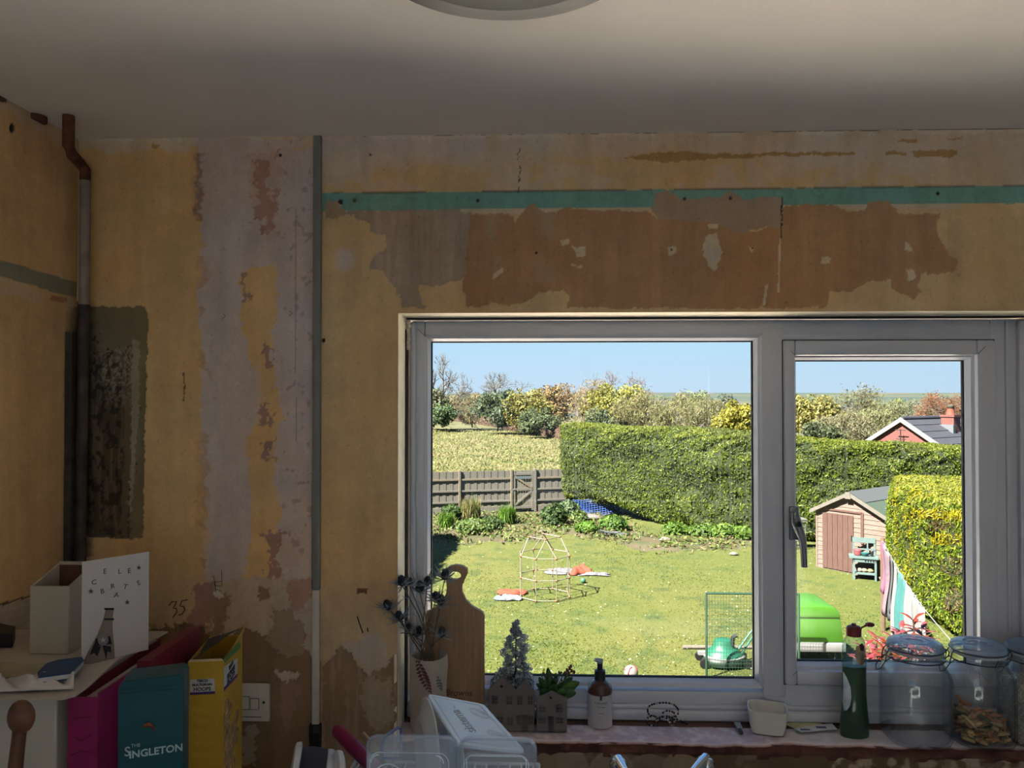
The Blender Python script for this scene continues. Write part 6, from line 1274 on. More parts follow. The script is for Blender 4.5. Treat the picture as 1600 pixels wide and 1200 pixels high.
# cards under the green bottle
for i_, (poly_, mm, lab) in enumerate((([(1222, 1132), (1270, 1129), (1292, 1135), (1240, 1139)], mat('yellow_white_card', (.52, .48, .28), .6, .2, 30), 'yellowish card lying flat behind the printed card'), ([(1240, 1141), (1300, 1133), (1308, 1142), (1252, 1147)], mat('white_blue_card', (.55, .56, .60), .5, .1, 30), 'white printed card lying flat left of the green bottle'))):
    q = [on(a_, b_) for a_, b_ in poly_]; z_ = .002+.0016*i_; cdm = MB().prism([(p_.x, p_.y) for p_ in q], (0, 0, SILL+z_), (1, 0, 0), (0, 1, 0), (0, 0, .0008)); o = cdm.build('card', mm); tag(o, lab, 'card')
    if i_: 
        for (a_, b_, c_, d_) in ((1250, 1142, 1266, 1144), (1274, 1138, 1292, 1141)): qa, qb = on(a_, b_), on(c_, d_); MB().box(min(qa.x, qb.x), max(qa.x, qb.x), min(qa.y, qb.y), max(qa.y, qb.y), SILL+z_+.0006, SILL+z_+.0012).build('card_print', mat('blue_print', (.04, .06, .16), .6), o)
# green washing-up bottle
gb = on(1335, 1154); gY = gb.y+.020; gx = P(1335, 1100, gY).x; gl = thing('dish_soap_bottle', 'clear bottle of green washing-up liquid with an open red cap', 'bottle', (gx, gY, SILL))
def gz_(py): return P(1335, py, gY).z-SILL
pxm = .00146; prof_g = [(1155, 19), (1152, 22), (1140, 22.5), (1125, 22), (1105, 20), (1085, 18.6), (1060, 18.4), (1040, 18.6), (1022, 18.6), (1010, 18), (1002, 16.5), (996, 13.5), (992, 11.5)]
b0 = (gx, gY, SILL); clear = glassmat('clear_plastic', (.82, .90, .87), (.30, .50, .45), .04, power=1.3, film=.07, fcol=(.45, .62, .58), refl=.05)
MB().lathe([(r_*pxm, gz_(py)) for py, r_ in prof_g], b0, 40, 1, .62).build('body', clear, gl, smooth=True)
liq = bpy.data.materials.new('green_liquid'); liq.use_nodes = True; nt = liq.node_tree; bs__ = nt.nodes['Principled BSDF']; bs__.inputs['Base Color'].default_value = (.002, .055, .018, 1); bs__.inputs['Roughness'].default_value = .15; tr_ = nt.nodes.new('ShaderNodeBsdfTransparent'); tr_.inputs[0].default_value = (.03, .50, .16, 1); ms_ = nt.nodes.new('ShaderNodeMixShader'); ms_.inputs[0].default_value = .62; nt.links.new(tr_.outputs[0], ms_.inputs[1]); nt.links.new(bs__.outputs[0], ms_.inputs[2]); nt.links.new(ms_.outputs[0], nt.nodes['Material Output'].inputs[0])
MB().lathe([((r_-1.2)*pxm, gz_(py)+(.002 if py > 1150 else 0)) for py, r_ in prof_g if py >= 1040], b0, 40, 1, .60).build('green_liquid', liq, gl, smooth=True)
redc = mat('red_cap_plastic', (.15, .018, .02), .35); MB().lathe([(11.4*pxm, gz_(993)), (11.6*pxm, gz_(981)), (9*pxm, gz_(978)), (4*pxm, gz_(977)), (3.2*pxm, gz_(974))], b0, 24, 1, .9).build('cap', redc, gl, smooth=True)
lp0 = Vector((gx+11*pxm, gY, SILL+gz_(981))); MB().tube([lp0, lp0+Vector((.008, 0, .004)), lp0+Vector((.014, -.002, .008))], [.002, .002, .004], 8).ball(lp0+Vector((.019, -.003, .0085)), .0085, 14, 8, 1.25, 1, .62).build('flip_lid', redc, gl, smooth=True)
def gsurf(px, py, e_=.0006):
    q = P(px, py, gY); r_ = np.interp(-py, [-a_ for a_, _ in prof_g], [b_ for _, b_ in prof_g])*pxm+e_; dx_ = max(-r_*.98, min(r_*.98, q.x-gx)); return Vector((gx+dx_, gY-.62*math.sqrt(max(0, r_*r_-dx_*dx_))-e_, q.z))
def decal(name, outline, m, parent, c_): mb = MB(); mb.add([gsurf(*c_)]+[gsurf(a_, b_) for a_, b_ in outline], [(0, i+1, (i+1) % len(outline)+1) for i in range(len(outline))]); mb.build(name, m, parent, solid=.0004, smooth=True)
decal('side_label', [(1316, 1048), (1320, 1056), (1325, 1070), (1326, 1085), (1324, 1098), (1320, 1106), (1316, 1108), (1315, 1095), (1315, 1070)], mat('white_blue_label', (.50, .55, .62), .5, .2, 60), gl, (1319, 1080)); decal('front_label', [(1333, 1006), (1345, 1004), (1348, 1016), (1346, 1034), (1338, 1036), (1331, 1022)], mat('peach_label_print', (.30, .24, .17), .5, .3, 60), gl, (1340, 1020)); decal('label_emblem', [(1338, 1004), (1343, 1002), (1347, 1008), (1345, 1014), (1340, 1013)], mat('dark_red_print', (.06, .015, .02), .5), gl, (1342, 1008))
# clip-top jars
jglass = glassmat('jar_glass', (.995, .997, .997), (.58, .68, .74), .02, power=3.0, refl=.06, film=.012, fcol=(.7, .8, .9)); lidg = glassmat('jar_lid_glass', (.93, .96, .98), (.45, .55, .62), .08, power=1.6, film=.45, fcol=(.36, .50, .70), refl=.14); wirem = mat('dark_steel_wire', (.06, .06, .065), .35, .1, 30, metal=.8); gask = mat('pale_rubber_seal', (.40, .42, .44), .5, .05)  # bluish films stand in for highlights and the lids' sky reflection
jy = 1.776; jlist = ((1430, 104, 995, 'empty square clip-top glass jar next to the green bottle'), (1529, 99, 998, 'clip-top glass jar holding coloured pasta spirals'), (1616, 96, 999, 'clip-top glass jar of white rice cut off by the right edge'))
JX = []
for i, (pxc, wpx, pyt, lab) in enumerate(jlist):
    jx = P(pxc, 1100, jy).x; hw = wpx/2*.001435; hw = min(hw, .0735); jt = P(pxc, pyt+6, jy).z-SILL; JX.append((jx, hw, jt)); jar = thing('clip_top_jar', lab, 'jar', (jx, jy, SILL), 'clip-top jars on the sill'); b0 = (jx, jy, SILL)
    H = jt; r = hw*.93; sh = H*.70; nk = hw*.70
    pr_ = [(r*.80, .001), (r*.93, .004), (r, .016), (r, sh-.02), (r*.97, sh-.004), (r*.88, sh+.010), (nk*1.04, sh+.020), (nk, sh+.026), (nk, H*.86), (nk*1.10, H*.87), (nk*1.10, H*.895)]
    MB().lathe(pr_, b0, 56, 1, .96, 3.4, cap1=False).build('glass_body', jglass, jar, smooth=True)
    th_ = .0035; MB().lathe([(rr-th_, zz+(.005 if zz < .02 else 0)) for rr, zz in pr_], b0, 56, 1, .96, 3.4, cap1=False).build('inner_wall', jglass, jar, smooth=True)
    MB().lathe([(nk*1.09, H*.895), (nk*1.14, H*.90), (nk*1.14, H*.915), (nk*1.09, H*.92)], b0, 40, cap0=False, cap1=False).build('rubber_seal', gask, jar, smooth=True)
    lid = MB().lathe([(nk*1.0, H*.885), (nk*1.12, H*.92), (nk*1.14, H*.945), (nk*1.10, H*.985), (nk*1.0, H), (nk*.6, H*1.004), (nk*.35, H*1.0), (nk*.33, H*.99), (.001, H*.988)], b0, 48, cap0=False).build('glass_lid', lidg, jar, smooth=True)
    MB().lathe([(nk*.62, H*1.003), (nk*.60, H*1.008), (nk*.56, H*1.003)], b0, 40, cap0=False, cap1=False).build('lid_ring', lidg, lid, smooth=True)
    for zz, nm in ((H*.84, 'neck_wire'), (H*.935, 'lid_wire')): MB().tube([(jx+(nk*1.16)*math.cos(k*math.pi/20), jy+(nk*1.16)*math.sin(k*math.pi/20), SILL+zz) for k in range(40)], .0014, 6, closed=True).build(nm, wirem, jar, smooth=True)
    # bail clip on the left, hinge on the right
    lx = jx-nk*1.17; rx = jx+nk*1.17
    MB().tube([(lx, jy-.012, SILL+H*.84), (lx-.012, jy-.013, SILL+H*.80), (lx-.022, jy-.012, SILL+H*.73), (lx-.026, jy, SILL+H*.70), (lx-.022, jy+.012, SILL+H*.73), (lx-.012, jy+.013, SILL+H*.80), (lx, jy+.012, SILL+H*.84)], .0013, 6).tube([(lx, jy-.010, SILL+H*.935), (lx-.006, jy-.011, SILL+H*.90), (lx-.010, jy-.010, SILL+H*.80), (lx-.010, jy+.010, SILL+H*.80), (lx-.006, jy+.011, SILL+H*.90), (lx, jy+.010, SILL+H*.935)], .0013, 6).build('bail_clip', wirem, jar, smooth=True)
    MB().tube([(rx, jy-.010, SILL+H*.84), (rx+.008, jy-.010, SILL+H*.86), (rx+.012, jy-.008, SILL+H*.89), (rx+.008, jy-.010, SILL+H*.92), (rx, jy-.010, SILL+H*.935)], .0013, 6).tube([(rx, jy+.010, SILL+H*.84), (rx+.010, jy+.010, SILL+H*.86), (rx+.014, jy+.008, SILL+H*.885), (rx+.008, jy+.010, SILL+H*.92), (rx, jy+.010, SILL+H*.935)], .0013, 6).build('hinge', wirem, jar, smooth=True)
# pasta and rice
jx, hw, H = JX[1]; r = hw*.93-.008
V, F, CC = [], [], []; pal = [(.42, .17, .06), (.48, .34, .14), (.42, .17, .06), (.14, .15, .05), (.45, .28, .10)]; rp_ = random.Random(3)
for k in range(210):
    lay = k/210; x_, y_ = jx+rp_.uniform(-1, 1)*r*.82, jy+rp_.uniform(-1, 1)*r*.80; z_ = SILL+.013+lay*H*.24*(1+.25*math.sin(x_*60))*rp_.uniform(.75, 1.0)
    q = Euler((rp_.uniform(-.6, .6), rp_.uniform(-.6, .6), rp_.uniform(0, 6.28))).to_matrix(); rows = []; n0 = len(V); L_ = .026
    for i in range(10):
        t_ = i/9; a_ = t_*9
        for j in range(3): an = a_+j*2.094; V.append(tuple(Vector((x_, y_, z_))+q @ Vector((L_*(t_-.5), .0048*math.cos(an), .0048*math.sin(an))))); CC.append(pal[k % 5])
    for i in range(9):
        for j in range(3): a_ = n0+i*3+j; b_ = n0+i*3+(j+1) % 3; F.append((a_, b_, b_+3, a_+3))
Vn = np.array(V); Vn[:, 0] = np.clip(Vn[:, 0], jx-r, jx+r); Vn[:, 1] = np.clip(Vn[:, 1], jy-r*.95, jy+r*.95); Vn[:, 2] = np.clip(Vn[:, 2], SILL+.009, 9)
tag(npmesh('pasta_spirals', Vn, F, vmat('dry_pasta', .6), None, np.array(CC), base=(jx, jy, SILL+.008)), 'red, green and cream pasta spirals filling the bottom of the middle jar', 'pasta', kind='stuff')
jx, hw, H = JX[2]; r = hw*.93-.006; nr = 9000; an = rng.random(nr)*6.283; ca, sa = np.cos(an), np.sin(an); kk = (np.abs(ca)**3.4+np.abs(sa)**3.4)**(-1/3.4); rad = np.where(rng.random(nr) < .6, r*(.97+.03*rng.random(nr)), r*np.sqrt(rng.random(nr)))
z_ = np.where(rad > r*.965, SILL+.01+H*.56*rng.random(nr), SILL+.01+H*.55+.006*rng.random(nr)); p = np.stack([jx+rad*kk*ca, jy+rad*kk*sa*.96, z_], 1); nn = np.stack([ca, sa, .2+0*ca], 1)
b0 = (jx, jy, SILL+.009); o = leaves('rice', p, nn, .0065, .0026, pick([(.62, .57, .48), (.50, .45, .38)], nr, .1), None, .5, m=vmat('rice_grain', .6), base=b0); tag(o, 'white rice filling half of the jar at the right edge', 'rice', kind='stuff')
MB().lathe([(r*.95, .0), (r*.95, H*.545), (.001, H*.55)], b0, 40, 1, .95, 3.4).build('rice_mass', mat('rice_mass', (.42, .37, .30), .8, .2, 300), o, smooth=True)

# ------------------------------------------------------------------ left corner pile
def rbox(mb, x0, x1, y0, y1, z0, z1): return mb.box(x0, x1, y0, y1, z0, z1)
TZ = 1.226
bxr = P(88, 1150, 1.2).x
tag(MB().box(XL+.02, bxr, 1.20, 1.52, WL, TZ-.002).build('white_carton', mat('white_carton_board', (.44, .41, .36), .7, .06, 8), bevel=.003), 'white cardboard carton at the lower left under the pale board', 'carton')
sheet = [G(a_, b_, TZ) for a_, b_ in ((-40, 1093), (40, 1095), (98, 1093), (118, 1088), (140, 1072), (160, 1054), (184, 1032))]
sp = [(max(p_.x, XL+.02), p_.y) for p_ in sheet]+[(sp_x, 1.52) for sp_x in (sheet[-1].x+.01, XL+.02)]
tag(MB().prism(sp, (0, 0, TZ-.001), (1, 0, 0), (0, 1, 0), (0, 0, .003)).build('pale_board', mat('pale_card_board', (.46, .41, .35), .6, .08, 10)), 'pale board with a rounded corner lying on the carton', 'board')
TZ += .003
# magenta lever arch file
mg = mat('magenta_file_board', (.22, .009, .08), .4, .10, 25, bump=.1); dr = mat('dark_red_board', (.13, .012, .022), .5, .12, 20); pap = mat('paper_edges', (.42, .36, .34), .8, .15, 60, stretch=(30, 1, 1))
fx0_, fx1_ = P(106, 1100, 1.205).x, P(153, 1100, 1.205).x; fz = TZ-.010; fl_ = thing('lever_arch_file', 'magenta lever arch file with dark red inside behind the teal box', 'file', ((fx0_+fx1_)/2, 1.35, WL))
fx0_ = max(fx0_, bxr+.004)
MB().box(fx0_, fx1_, 1.205, 1.209, WL, fz).build('spine', mg, fl_); MB().box(fx0_, fx0_+.0022, 1.209, 1.50, WL, fz).build('cover', dr, fl_)
MB().box(fx1_-.0022, fx1_, 1.209, 1.50, WL, fz+.006).build('cover', mg, fl_); MB().box(fx1_-.0030, fx1_-.0022, 1.209, 1.50, WL, fz+.006).build('lining', dr, fl_)
MB().box(fx0_+.010, fx1_-.012, 1.225, 1.49, WL+.01, fz-.012).build('papers', pap, fl_)
for i in range(9): z_ = WL+.06+i*.028; MB().tube([(fx0_+.008+.003*math.sin(i*2), 1.2046, z_), (fx0_+.022, 1.2046, z_+.010*math.cos(i*3)), (fx1_-.010, 1.2046, z_+.004)], .0012, 4).build('scribble', mat('dark_magenta_print', (.17, .006, .06), .5), fl_)
rx_ = fx1_+.012; tag(MB().box(rx_, rx_+.022, 1.30, 1.50, WL, TZ+.016).build('red_folder', dr, bevel=.001), 'dark red folder standing between the file and the yellow box', 'folder')
# teal whisky carton
tYf = 1.12; tx0, tx1 = P(184, 1120, tYf).x, P(288, 1120, tYf).x; tz = P(240, 1063, tYf).z; teal = mat('teal_carton', (.004, .060, .082), .35, .06, 10); tcz = WL
tc_ = thing('whisky_carton', 'teal bottle carton lettered The Singleton in front of the red folder', 'carton', ((tx0+tx1)/2, tYf, tcz))
TA = math.radians(17); Mt_ = Matrix.Translation((tx0, tYf, 0)) @ Matrix.Rotation(TA, 4, 'Z'); tw = (plane_hit(287, 1120, (tx0, tYf, 0), Vector((math.sin(TA), -math.cos(TA), 0)))-Vector((tx0, tYf, 0))).dot(Vector((math.cos(TA), math.sin(TA), 0))); zf = P(240, 1075, tYf).z
MB(Mt_).prism([(0, WL), (tw, WL), (tw, tz-.006), (tw-.006, tz), (.008, tz-.003), (0, tz-.012)], (0, 0, 0), (1, 0, 0), (0, 0, 1), (0, .055, 0)).build('box', teal, tc_, bevel=.0015)
MB(Mt_).box(.001, tw-.001, -.0012, .0, tz-.016, tz-.0148).box(.001, tw-.001, -.0008, 0, zf-.010, zf-.0092).build('fold_line', mat('dark_teal_fold', (.003, .045, .06), .5), tc_)
uT = Vector((math.cos(TA), math.sin(TA), 0)); wl = mat('pale_blue_lettering', (.36, .47, .50), .5)
def tq(px, py, e_=.0012): return plane_hit(px, py, Vector((tx0, tYf, 0))+Vector((uT.y, -uT.x, 0))*e_, Vector((uT.y, -uT.x, 0)))
text('INGLETON', .0150, tq(244, 1174), uT+Vector((0, 0, .04)), (0, 0, 1), wl, tc_, bold=.0003); text('THE', .0070, tq(212, 1165), uT, (0, 0, 1), wl, tc_); text('S', .0195, tq(199, 1175), uT, (0, 0, 1), wl, tc_)
cop = mat('copper_fish_emblem', (.17, .06, .03), .4, .1, 30, metal=.4); mb = MB(); arc = [tq(224+9*math.cos(a_)+8, 1142-10*math.sin(a_)) for a_ in [2.6-.22*k for k in range(14)]]; mb.tube(arc, [.0012, .0028, .0036, .0040, .0040, .0038, .0034, .003, .0026, .0022, .0018, .0014, .001, .0006], 6).build('fish_emblem', cop, tc_, smooth=True)
# yellow cereal carton
yY = 1.35; yx0, yx1 = P(293, 1100, yY).x, P(345, 1100, yY).x; yz = P(318, 1035, yY).z; yel = mat('yellow_cereal_card', (.42, .245, .020), .5, .12, 12, col2=(.47, .30, .035)); yd = .150
yb = thing('cereal_box', 'opened yellow box of multigrain hoops cereal beside the switch', 'cereal box', ((yx0+yx1)/2, yY, WL)); YA = math.radians(9)
My = Matrix.Translation((yx0, yY, 0)) @ Matrix.Rotation(YA, 4, 'Z'); yw = (yx1-yx0)*1.02
MB(My).box(0, yw, 0, .0012, WL, yz).build('side_panel', yel, yb); MB(My).box(0, yw, yd-.0012, yd, WL, yz).build('side_panel', yel, yb); MB(My).box(0, .0012, .0012, yd-.0012, WL, yz).build('back_panel', yel, yb); MB(My).box(yw-.0012, yw, .0012, yd-.0012, WL, yz).build('front_panel', yel, yb)
MB(My).add([(yw, 0, yz), (yw, yd, yz), (yw+.012, yd-.01, yz+.030), (yw+.012, .02, yz+.018), (yw-.001, 0, yz), (yw-.001, yd, yz), (yw+.011, yd-.01, yz+.030), (yw+.011, .02, yz+.018)], [(0, 1, 2, 3), (7, 6, 5, 4), (0, 3, 7, 4), (1, 5, 6, 2), (2, 6, 7, 3), (0, 4, 5, 1)]).build('top_flap', yel, yb)
MB(My).add([(0, 0, yz), (yw, 0, yz), (yw-.004, -.0, yz+.004), (.004, .0, yz+.004), (0, .001, yz), (yw, .001, yz), (yw-.004, .001, yz+.004), (.004, .001, yz+.004)], [(0, 1, 2, 3), (7, 6, 5, 4), (0, 3, 7, 4), (1, 5, 6, 2), (2, 6, 7, 3), (0, 4, 5, 1)]).build('cut_edge', mat('pale_card_edge', (.5, .42, .25), .8), yb)
MB(My).add([(.002, .01, yz-.002), (.03, .05, yz+.012), (.05, .09, yz+.020), (yw-.004, .13, yz+.016), (.004, .12, yz+.004), (.004, .06, yz-.004)], [(0, 1, 5), (1, 2, 4, 5), (2, 3, 4)]).build('inner_bag', mat('dark_inner_card', (.03, .03, .03), .6, .2), yb, solid=.0008); MB(My).box(.003, yw-.003, .003, yd-.003, WL+.01, yz-.045).build('cereal_bag', mat('grey_bag', (.12, .11, .10), .5), yb)
uY = Vector((math.cos(YA), math.sin(YA), 0)); nY = Vector((uY.y, -uY.x, 0)); vY_ = -nY
def yq(px, py, e_=.0006): return plane_hit(px, py, Vector((yx0, yY, 0))+nY*e_, nY)
def ys(px, py, e_=.0006): return plane_hit(px, py, My @ Vector((yw+e_, 0, 0)), uY)
wlab = mat('white_label_print', (.50, .49, .50), .6); pur = mat('purple_print', (.06, .03, .14), .6); blk = mat('black_print', (.02, .018, .02), .6); grn = mat('green_print', (.03, .16, .03), .5); hoop = mat('tan_hoop_print', (.32, .20, .09), .7, .3, 60); pcr = mat('cream_print', (.55, .45, .25), .6)
def quad(fn, pts_, name, m, par): q = [fn(a_, b_) for a_, b_ in pts_]; return MB().add(q, [tuple(range(len(q)))]).build(name, m, par, solid=.0003)
quad(yq, [(297, 1062), (335, 1060), (336, 1084), (297, 1086)], 'side_label', wlab, yb); quad(lambda a_, b_: yq(a_, b_, .0009), [(297, 1082), (336, 1080), (336, 1084), (297, 1086)], 'label_band', pur, yb)
for t_, py, sz in (('TESCO', 1064, .0062), ('MULTIGRAIN', 1070, .0058), ('HOOPS', 1077, .0090)): text(t_, sz, yq(316, py, .001), uY, (0, 0, 1), blk, yb, bold=.0002)
quad(ys, [(350, 1042), (371, 1028), (371, 1056), (350, 1078)], 'front_label', wlab, yb); quad(lambda a_, b_: ys(a_, b_, .0009), [(350, 1074), (371, 1052), (371, 1057), (350, 1080)], 'label_band', pur, yb); quad(ys, [(350, 1026), (374, 1002), (376, 1012), (351, 1036)], 'green_band', grn, yb)
uS = Vector((-uY.y, uY.x, 0))
for t_, (a_, b_), sz in (('TESCO', (361, 1040), .011), ('MULTIGRAIN', (361, 1049), .010), ('HOOPS', (361, 1058), .018)): text(t_, sz, ys(a_, b_, .001), uS, (0, 0, 1), blk, yb, bold=.0003)
rh_ = random.Random(8); mb = MB()
for k in range(34):
    a_, b_ = rh_.uniform(352, 370), rh_.uniform(1095, 1195); c_ = ys(a_, b_, .0012); r_ = .010; mb.tube([c_+uS*(r_*math.cos(q_*.785))+Vector((0, 0, r_*math.sin(q_*.785))) for q_ in range(8)], .0022, 5, closed=True)
mb.build('printed_hoops', hoop, yb, smooth=True)
mb = MB()
for k in range(5): a_, b_ = 300+8*k, 1120+18*k; mb.add([yq(300, 1105+18*k), yq(340, 1110+16*k), yq(340, 1118+16*k), yq(300, 1112+18*k)], [(0, 1, 2, 3)])
mb.build('wave_print', mat('pale_yellow_print', (.47, .30, .035), .5), yb, solid=.0003)
# small white letter holder
hX0, hX1 = P(46, 1000, 1.375).x, P(107, 1000, 1.375).x; hz1_ = P(75, 916, 1.375).z; hb_ = P(110, 880, 1.455).z
lh = thing('letter_holder', 'small white wooden holder with a brown inside on the pale board', 'holder', ((hX0+hX1)/2, 1.415, TZ)); lw_ = mat('off_white_painted_wood', (.40, .36, .29), .6, .06, 12); bi = mat('brown_inside', (.10, .045, .022), .8, .2, 20)
MB().box(hX0, hX1, 1.375, 1.380, TZ, hz1_).build('front_panel', lw_, lh, bevel=.0012)
for x_ in (hX0, hX1-.004): MB().prism([(1.380, TZ), (1.46, TZ), (1.46, hb_), (1.380, hz1_)], (x_, 0, 0), (0, 1, 0), (0, 0, 1), (.004, 0, 0)).build('side_panel', lw_, lh)
MB().box(hX0, hX1, 1.46, 1.464, TZ, hb_+.002).build('back_panel', lw_, lh); MB().box(hX0+.004, hX1-.004, 1.455, 1.4595, TZ, hb_-.004).box(hX0+.004, hX1-.004, 1.38, 1.455, TZ, TZ+.004).build('lining', bi, lh)
# celebrate card
cL, cRr = G(127, 1040, TZ), None; cYl = cL.y; o_ = Vector((cL.x, cYl, TZ)); cR_ = P(233, 862, cYl*1.066); u_c = Vector((cR_.x-cL.x, cR_.y-cL.y, 0)); wC = u_c.length; u_c.normalize(); n_c = Vector((u_c.y, -u_c.x, 0))
def cq(px, py, e_=.0008): return plane_hit(px, py, o_+n_c*e_, n_c)
def cuv(px, py): q = cq(px, py, 0)-o_; return (q.dot(u_c), q.z)
cdp = thing('celebrate_card', 'white hand-made card reading celebrate with a drawn bottle and black ribbon', 'card', tuple(o_)); cm = mat('white_card_paper', (.50, .47, .47), .8, .04, 10)
tl_, tr__ = cuv(128, 878), cuv(233, 862)
MB().prism([(0, 0), (tr__[0], 0), tr__, (0, tl_[1])], o_, u_c, (0, 0, 1), -n_c*.0006).build('paper', cm, cdp)
pen = mat('grey_pencil', (.16, .14, .14), .8); blkp = mat('black_paper', (.015, .012, .014), .7); btl = mat('brown_bottle_paper', (.21, .17, .135), .8, .1, 30)
for t_, a_, b_, rt_ in (('E', 164, 893, 0), ('L', 187, 893, 0), ('E', 202, 892, .05), ('C', 147, 910, .1), ('R', 176, 916, .1), ('T', 196, 917, -.3), ('E', 217, 911, .4), ('B', 160, 924, .1), ('A', 182, 930, -.1)):
    text(t_, .0125, cq(a_, b_), u_c*math.cos(rt_)+Vector((0, 0, 1))*math.sin(rt_), Vector((0, 0, 1))*math.cos(rt_)-u_c*math.sin(rt_), pen, cdp)
def cpoly(pts_, name, m, e_=.0006): q = [cq(a_, b_, e_) for a_, b_ in pts_]; MB().add(q, [tuple(range(len(q)))]).build(name, m, cdp, solid=.0004)
cpoly([(166, 950), (178, 950), (176, 967), (176, 985), (178, 1005), (180, 1036), (128, 1038), (140, 1014), (152, 992), (160, 972)], 'bottle_shape', btl)
for a_, b_ in ((950, 953), (966, 969)): cpoly([(163, a_), (178, a_), (178, b_), (163, b_)], 'bottle_band', blkp, .0012)
cpoly([(150, 998), (172, 994), (175, 1006), (146, 1010)], 'ribbon', blkp, .0012); cpoly([(146, 1008), (158, 1010), (152, 1026), (147, 1020), (140, 1024)], 'ribbon', blkp, .0014); cpoly([(160, 1008), (173, 1010), (174, 1020), (168, 1018), (166, 1030)], 'ribbon', blkp, .0014)
def star(c_, r_, m, name, e_): cpoly([(c_[0]+(r_ if k % 2 == 0 else r_*.42)*math.sin(k*math.pi/5), c_[1]-(r_ if k % 2 == 0 else r_*.42)*math.cos(k*math.pi/5)) for k in range(10)], name, m, e_)
cpoly([(161+8.5*math.cos(k*.524), 1000+9*math.sin(k*.524)) for k in range(12)], 'badge', mat('silver_badge_paper', (.22, .21, .21), .5, .2, 40), .002); star((161, 1000), 5, cm, 'star', .0028)
for c_ in ((217, 887), (142, 924), (199, 941)): star(c_, 4.2, mat('dark_grey_foil', (.08, .075, .08), .4), 'star', .001)
rd = random.Random(9); mb = MB()
for k in range(46): a_, b_ = 178+rd.gauss(0, 14), 925+rd.gauss(0, 11); mb.ball(cq(a_, b_, .0006), .0004, 5, 3)
o = mb.build('glitter_dots', pen, cdp); o['kind'] = 'stuff'
# papers, notebook, cloth on the board
def slab(name, label, cat, pts_, z0, th_, m, edge=None):
    q = [G(a_, b_, z0+th_) for a_, b_ in pts_]; q = [(max(p_.x, XL+.02), p_.y) for p_ in q]; o = thing(name, label, cat, (q[0][0], q[0][1], z0)); MB().prism(q, (0, 0, z0), (1, 0, 0), (0, 1, 0), (0, 0, th_)).build('cover', m, o, bevel=.0012)
    if edge: 
        c_ = Vector((sum(a_ for a_, _ in q)/len(q), sum(b_ for _, b_ in q)/len(q))); q2 = [((a_-c_.x)*1.004+c_.x, (b_-c_.y)*1.004+c_.y) for a_, b_ in q]; MB().prism(q2, (0, 0, z0+th_*.2), (1, 0, 0), (0, 1, 0), (0, 0, th_*.55)).build('pages', edge, o)
    return o
slab('magazine', 'pale magazine with dark lines lying at the far left on the board', 'magazine', [(-30, 1058), (60, 1056), (78, 1036), (-30, 1034)], TZ, .010, mat('pale_magazine', (.34, .30, .21), .5, .25, 14), mat('dark_pages', (.05, .045, .04), .8))
slab('notebook', 'blue notebook lying across the magazine edge', 'notebook', [(58, 1050), (60, 1057), (112, 1050), (131, 1030), (128, 1026), (92, 1030), (72, 1036)], TZ+.0101, .012, mat('blue_cover', (.016, .05, .145), .45, .2, 12), mat('white_pages', (.4, .4, .4), .8))
bq_ = G(-20, 1040, TZ+.012); tag(MB().prism([(XL+.02, 1.405), (P(20, 1030, 1.405).x, 1.405), (P(24, 1020, 1.45).x, 1.45), (XL+.02, 1.47)], (0, 0, TZ), (1, 0, 0), (0, 1, 0), (0, 0, .028)).build('black_case', mat('black_plastic_case', (.012, .012, .014), .4), bevel=.003), 'black case at the far left edge behind the magazine', 'case')
rows = []
for j in range(13):
    row = []
    for i in range(33):
        s_, t_ = i/32, j/12; p_ = G(-30+145*s_, 1086-6*s_-(24-8*s_)*t_, TZ); z_ = .004+.018*math.sin(math.pi*min(1, t_*1.05))*(.6+.4*math.sin(s_*13))+.006*math.sin(s_*23+t_*7)*math.sin(math.pi*t_); row.append((max(p_.x, XL+.02), p_.y, TZ+max(.0012, z_)))
    rows.append(row)
tag(MB().sheet(rows).build('white_cloth', mat('white_crumpled_cloth', (.50, .48, .45), .85, .06, 20, bump=.3, bscale=60), smooth=True, solid=.0015), 'crumpled white cloth on the front edge of the pale board', 'cloth')
# wooden pestle in a pot
wY = 1.04; kc = P(33, 1120, wY); pt_ = thing('utensil_pot', 'stoneware utensil pot on the left worktop below the spoon', 'pot', (P(22, 1200, wY).x-.004, wY, WL)); pb = OFF[pt_.name]
MB().lathe([(.045, 0), (.05, .005), (.052, .15), (.048, .15), (.046, .01), (.001, .008)], pb, 32).build('vessel', mat('brown_stoneware', (.18, .12, .08), .5), pt_, smooth=True)
spn = thing('wooden_spoon', 'dark brown wooden utensil with a rounded head at the lower left corner', 'spoon', (pb.x, pb.y, WL+.012)); ws = mat('dark_turned_wood', (.105, .042, .021), .4, .25, 12, stretch=(1, 1, 6), spec=.5)
MB().ball(kc, .0185, 24, 14, 1, .7, 1.25).build('head', ws, spn, smooth=True); MB().tube([(pb.x, pb.y, WL+.014), (P(24, 1200, wY).x, wY, P(24, 1200, wY).z), (kc.x-.002, wY, kc.z-.018)], [.0085, .0095, .0088], 14).build('handle', ws, spn, smooth=True)

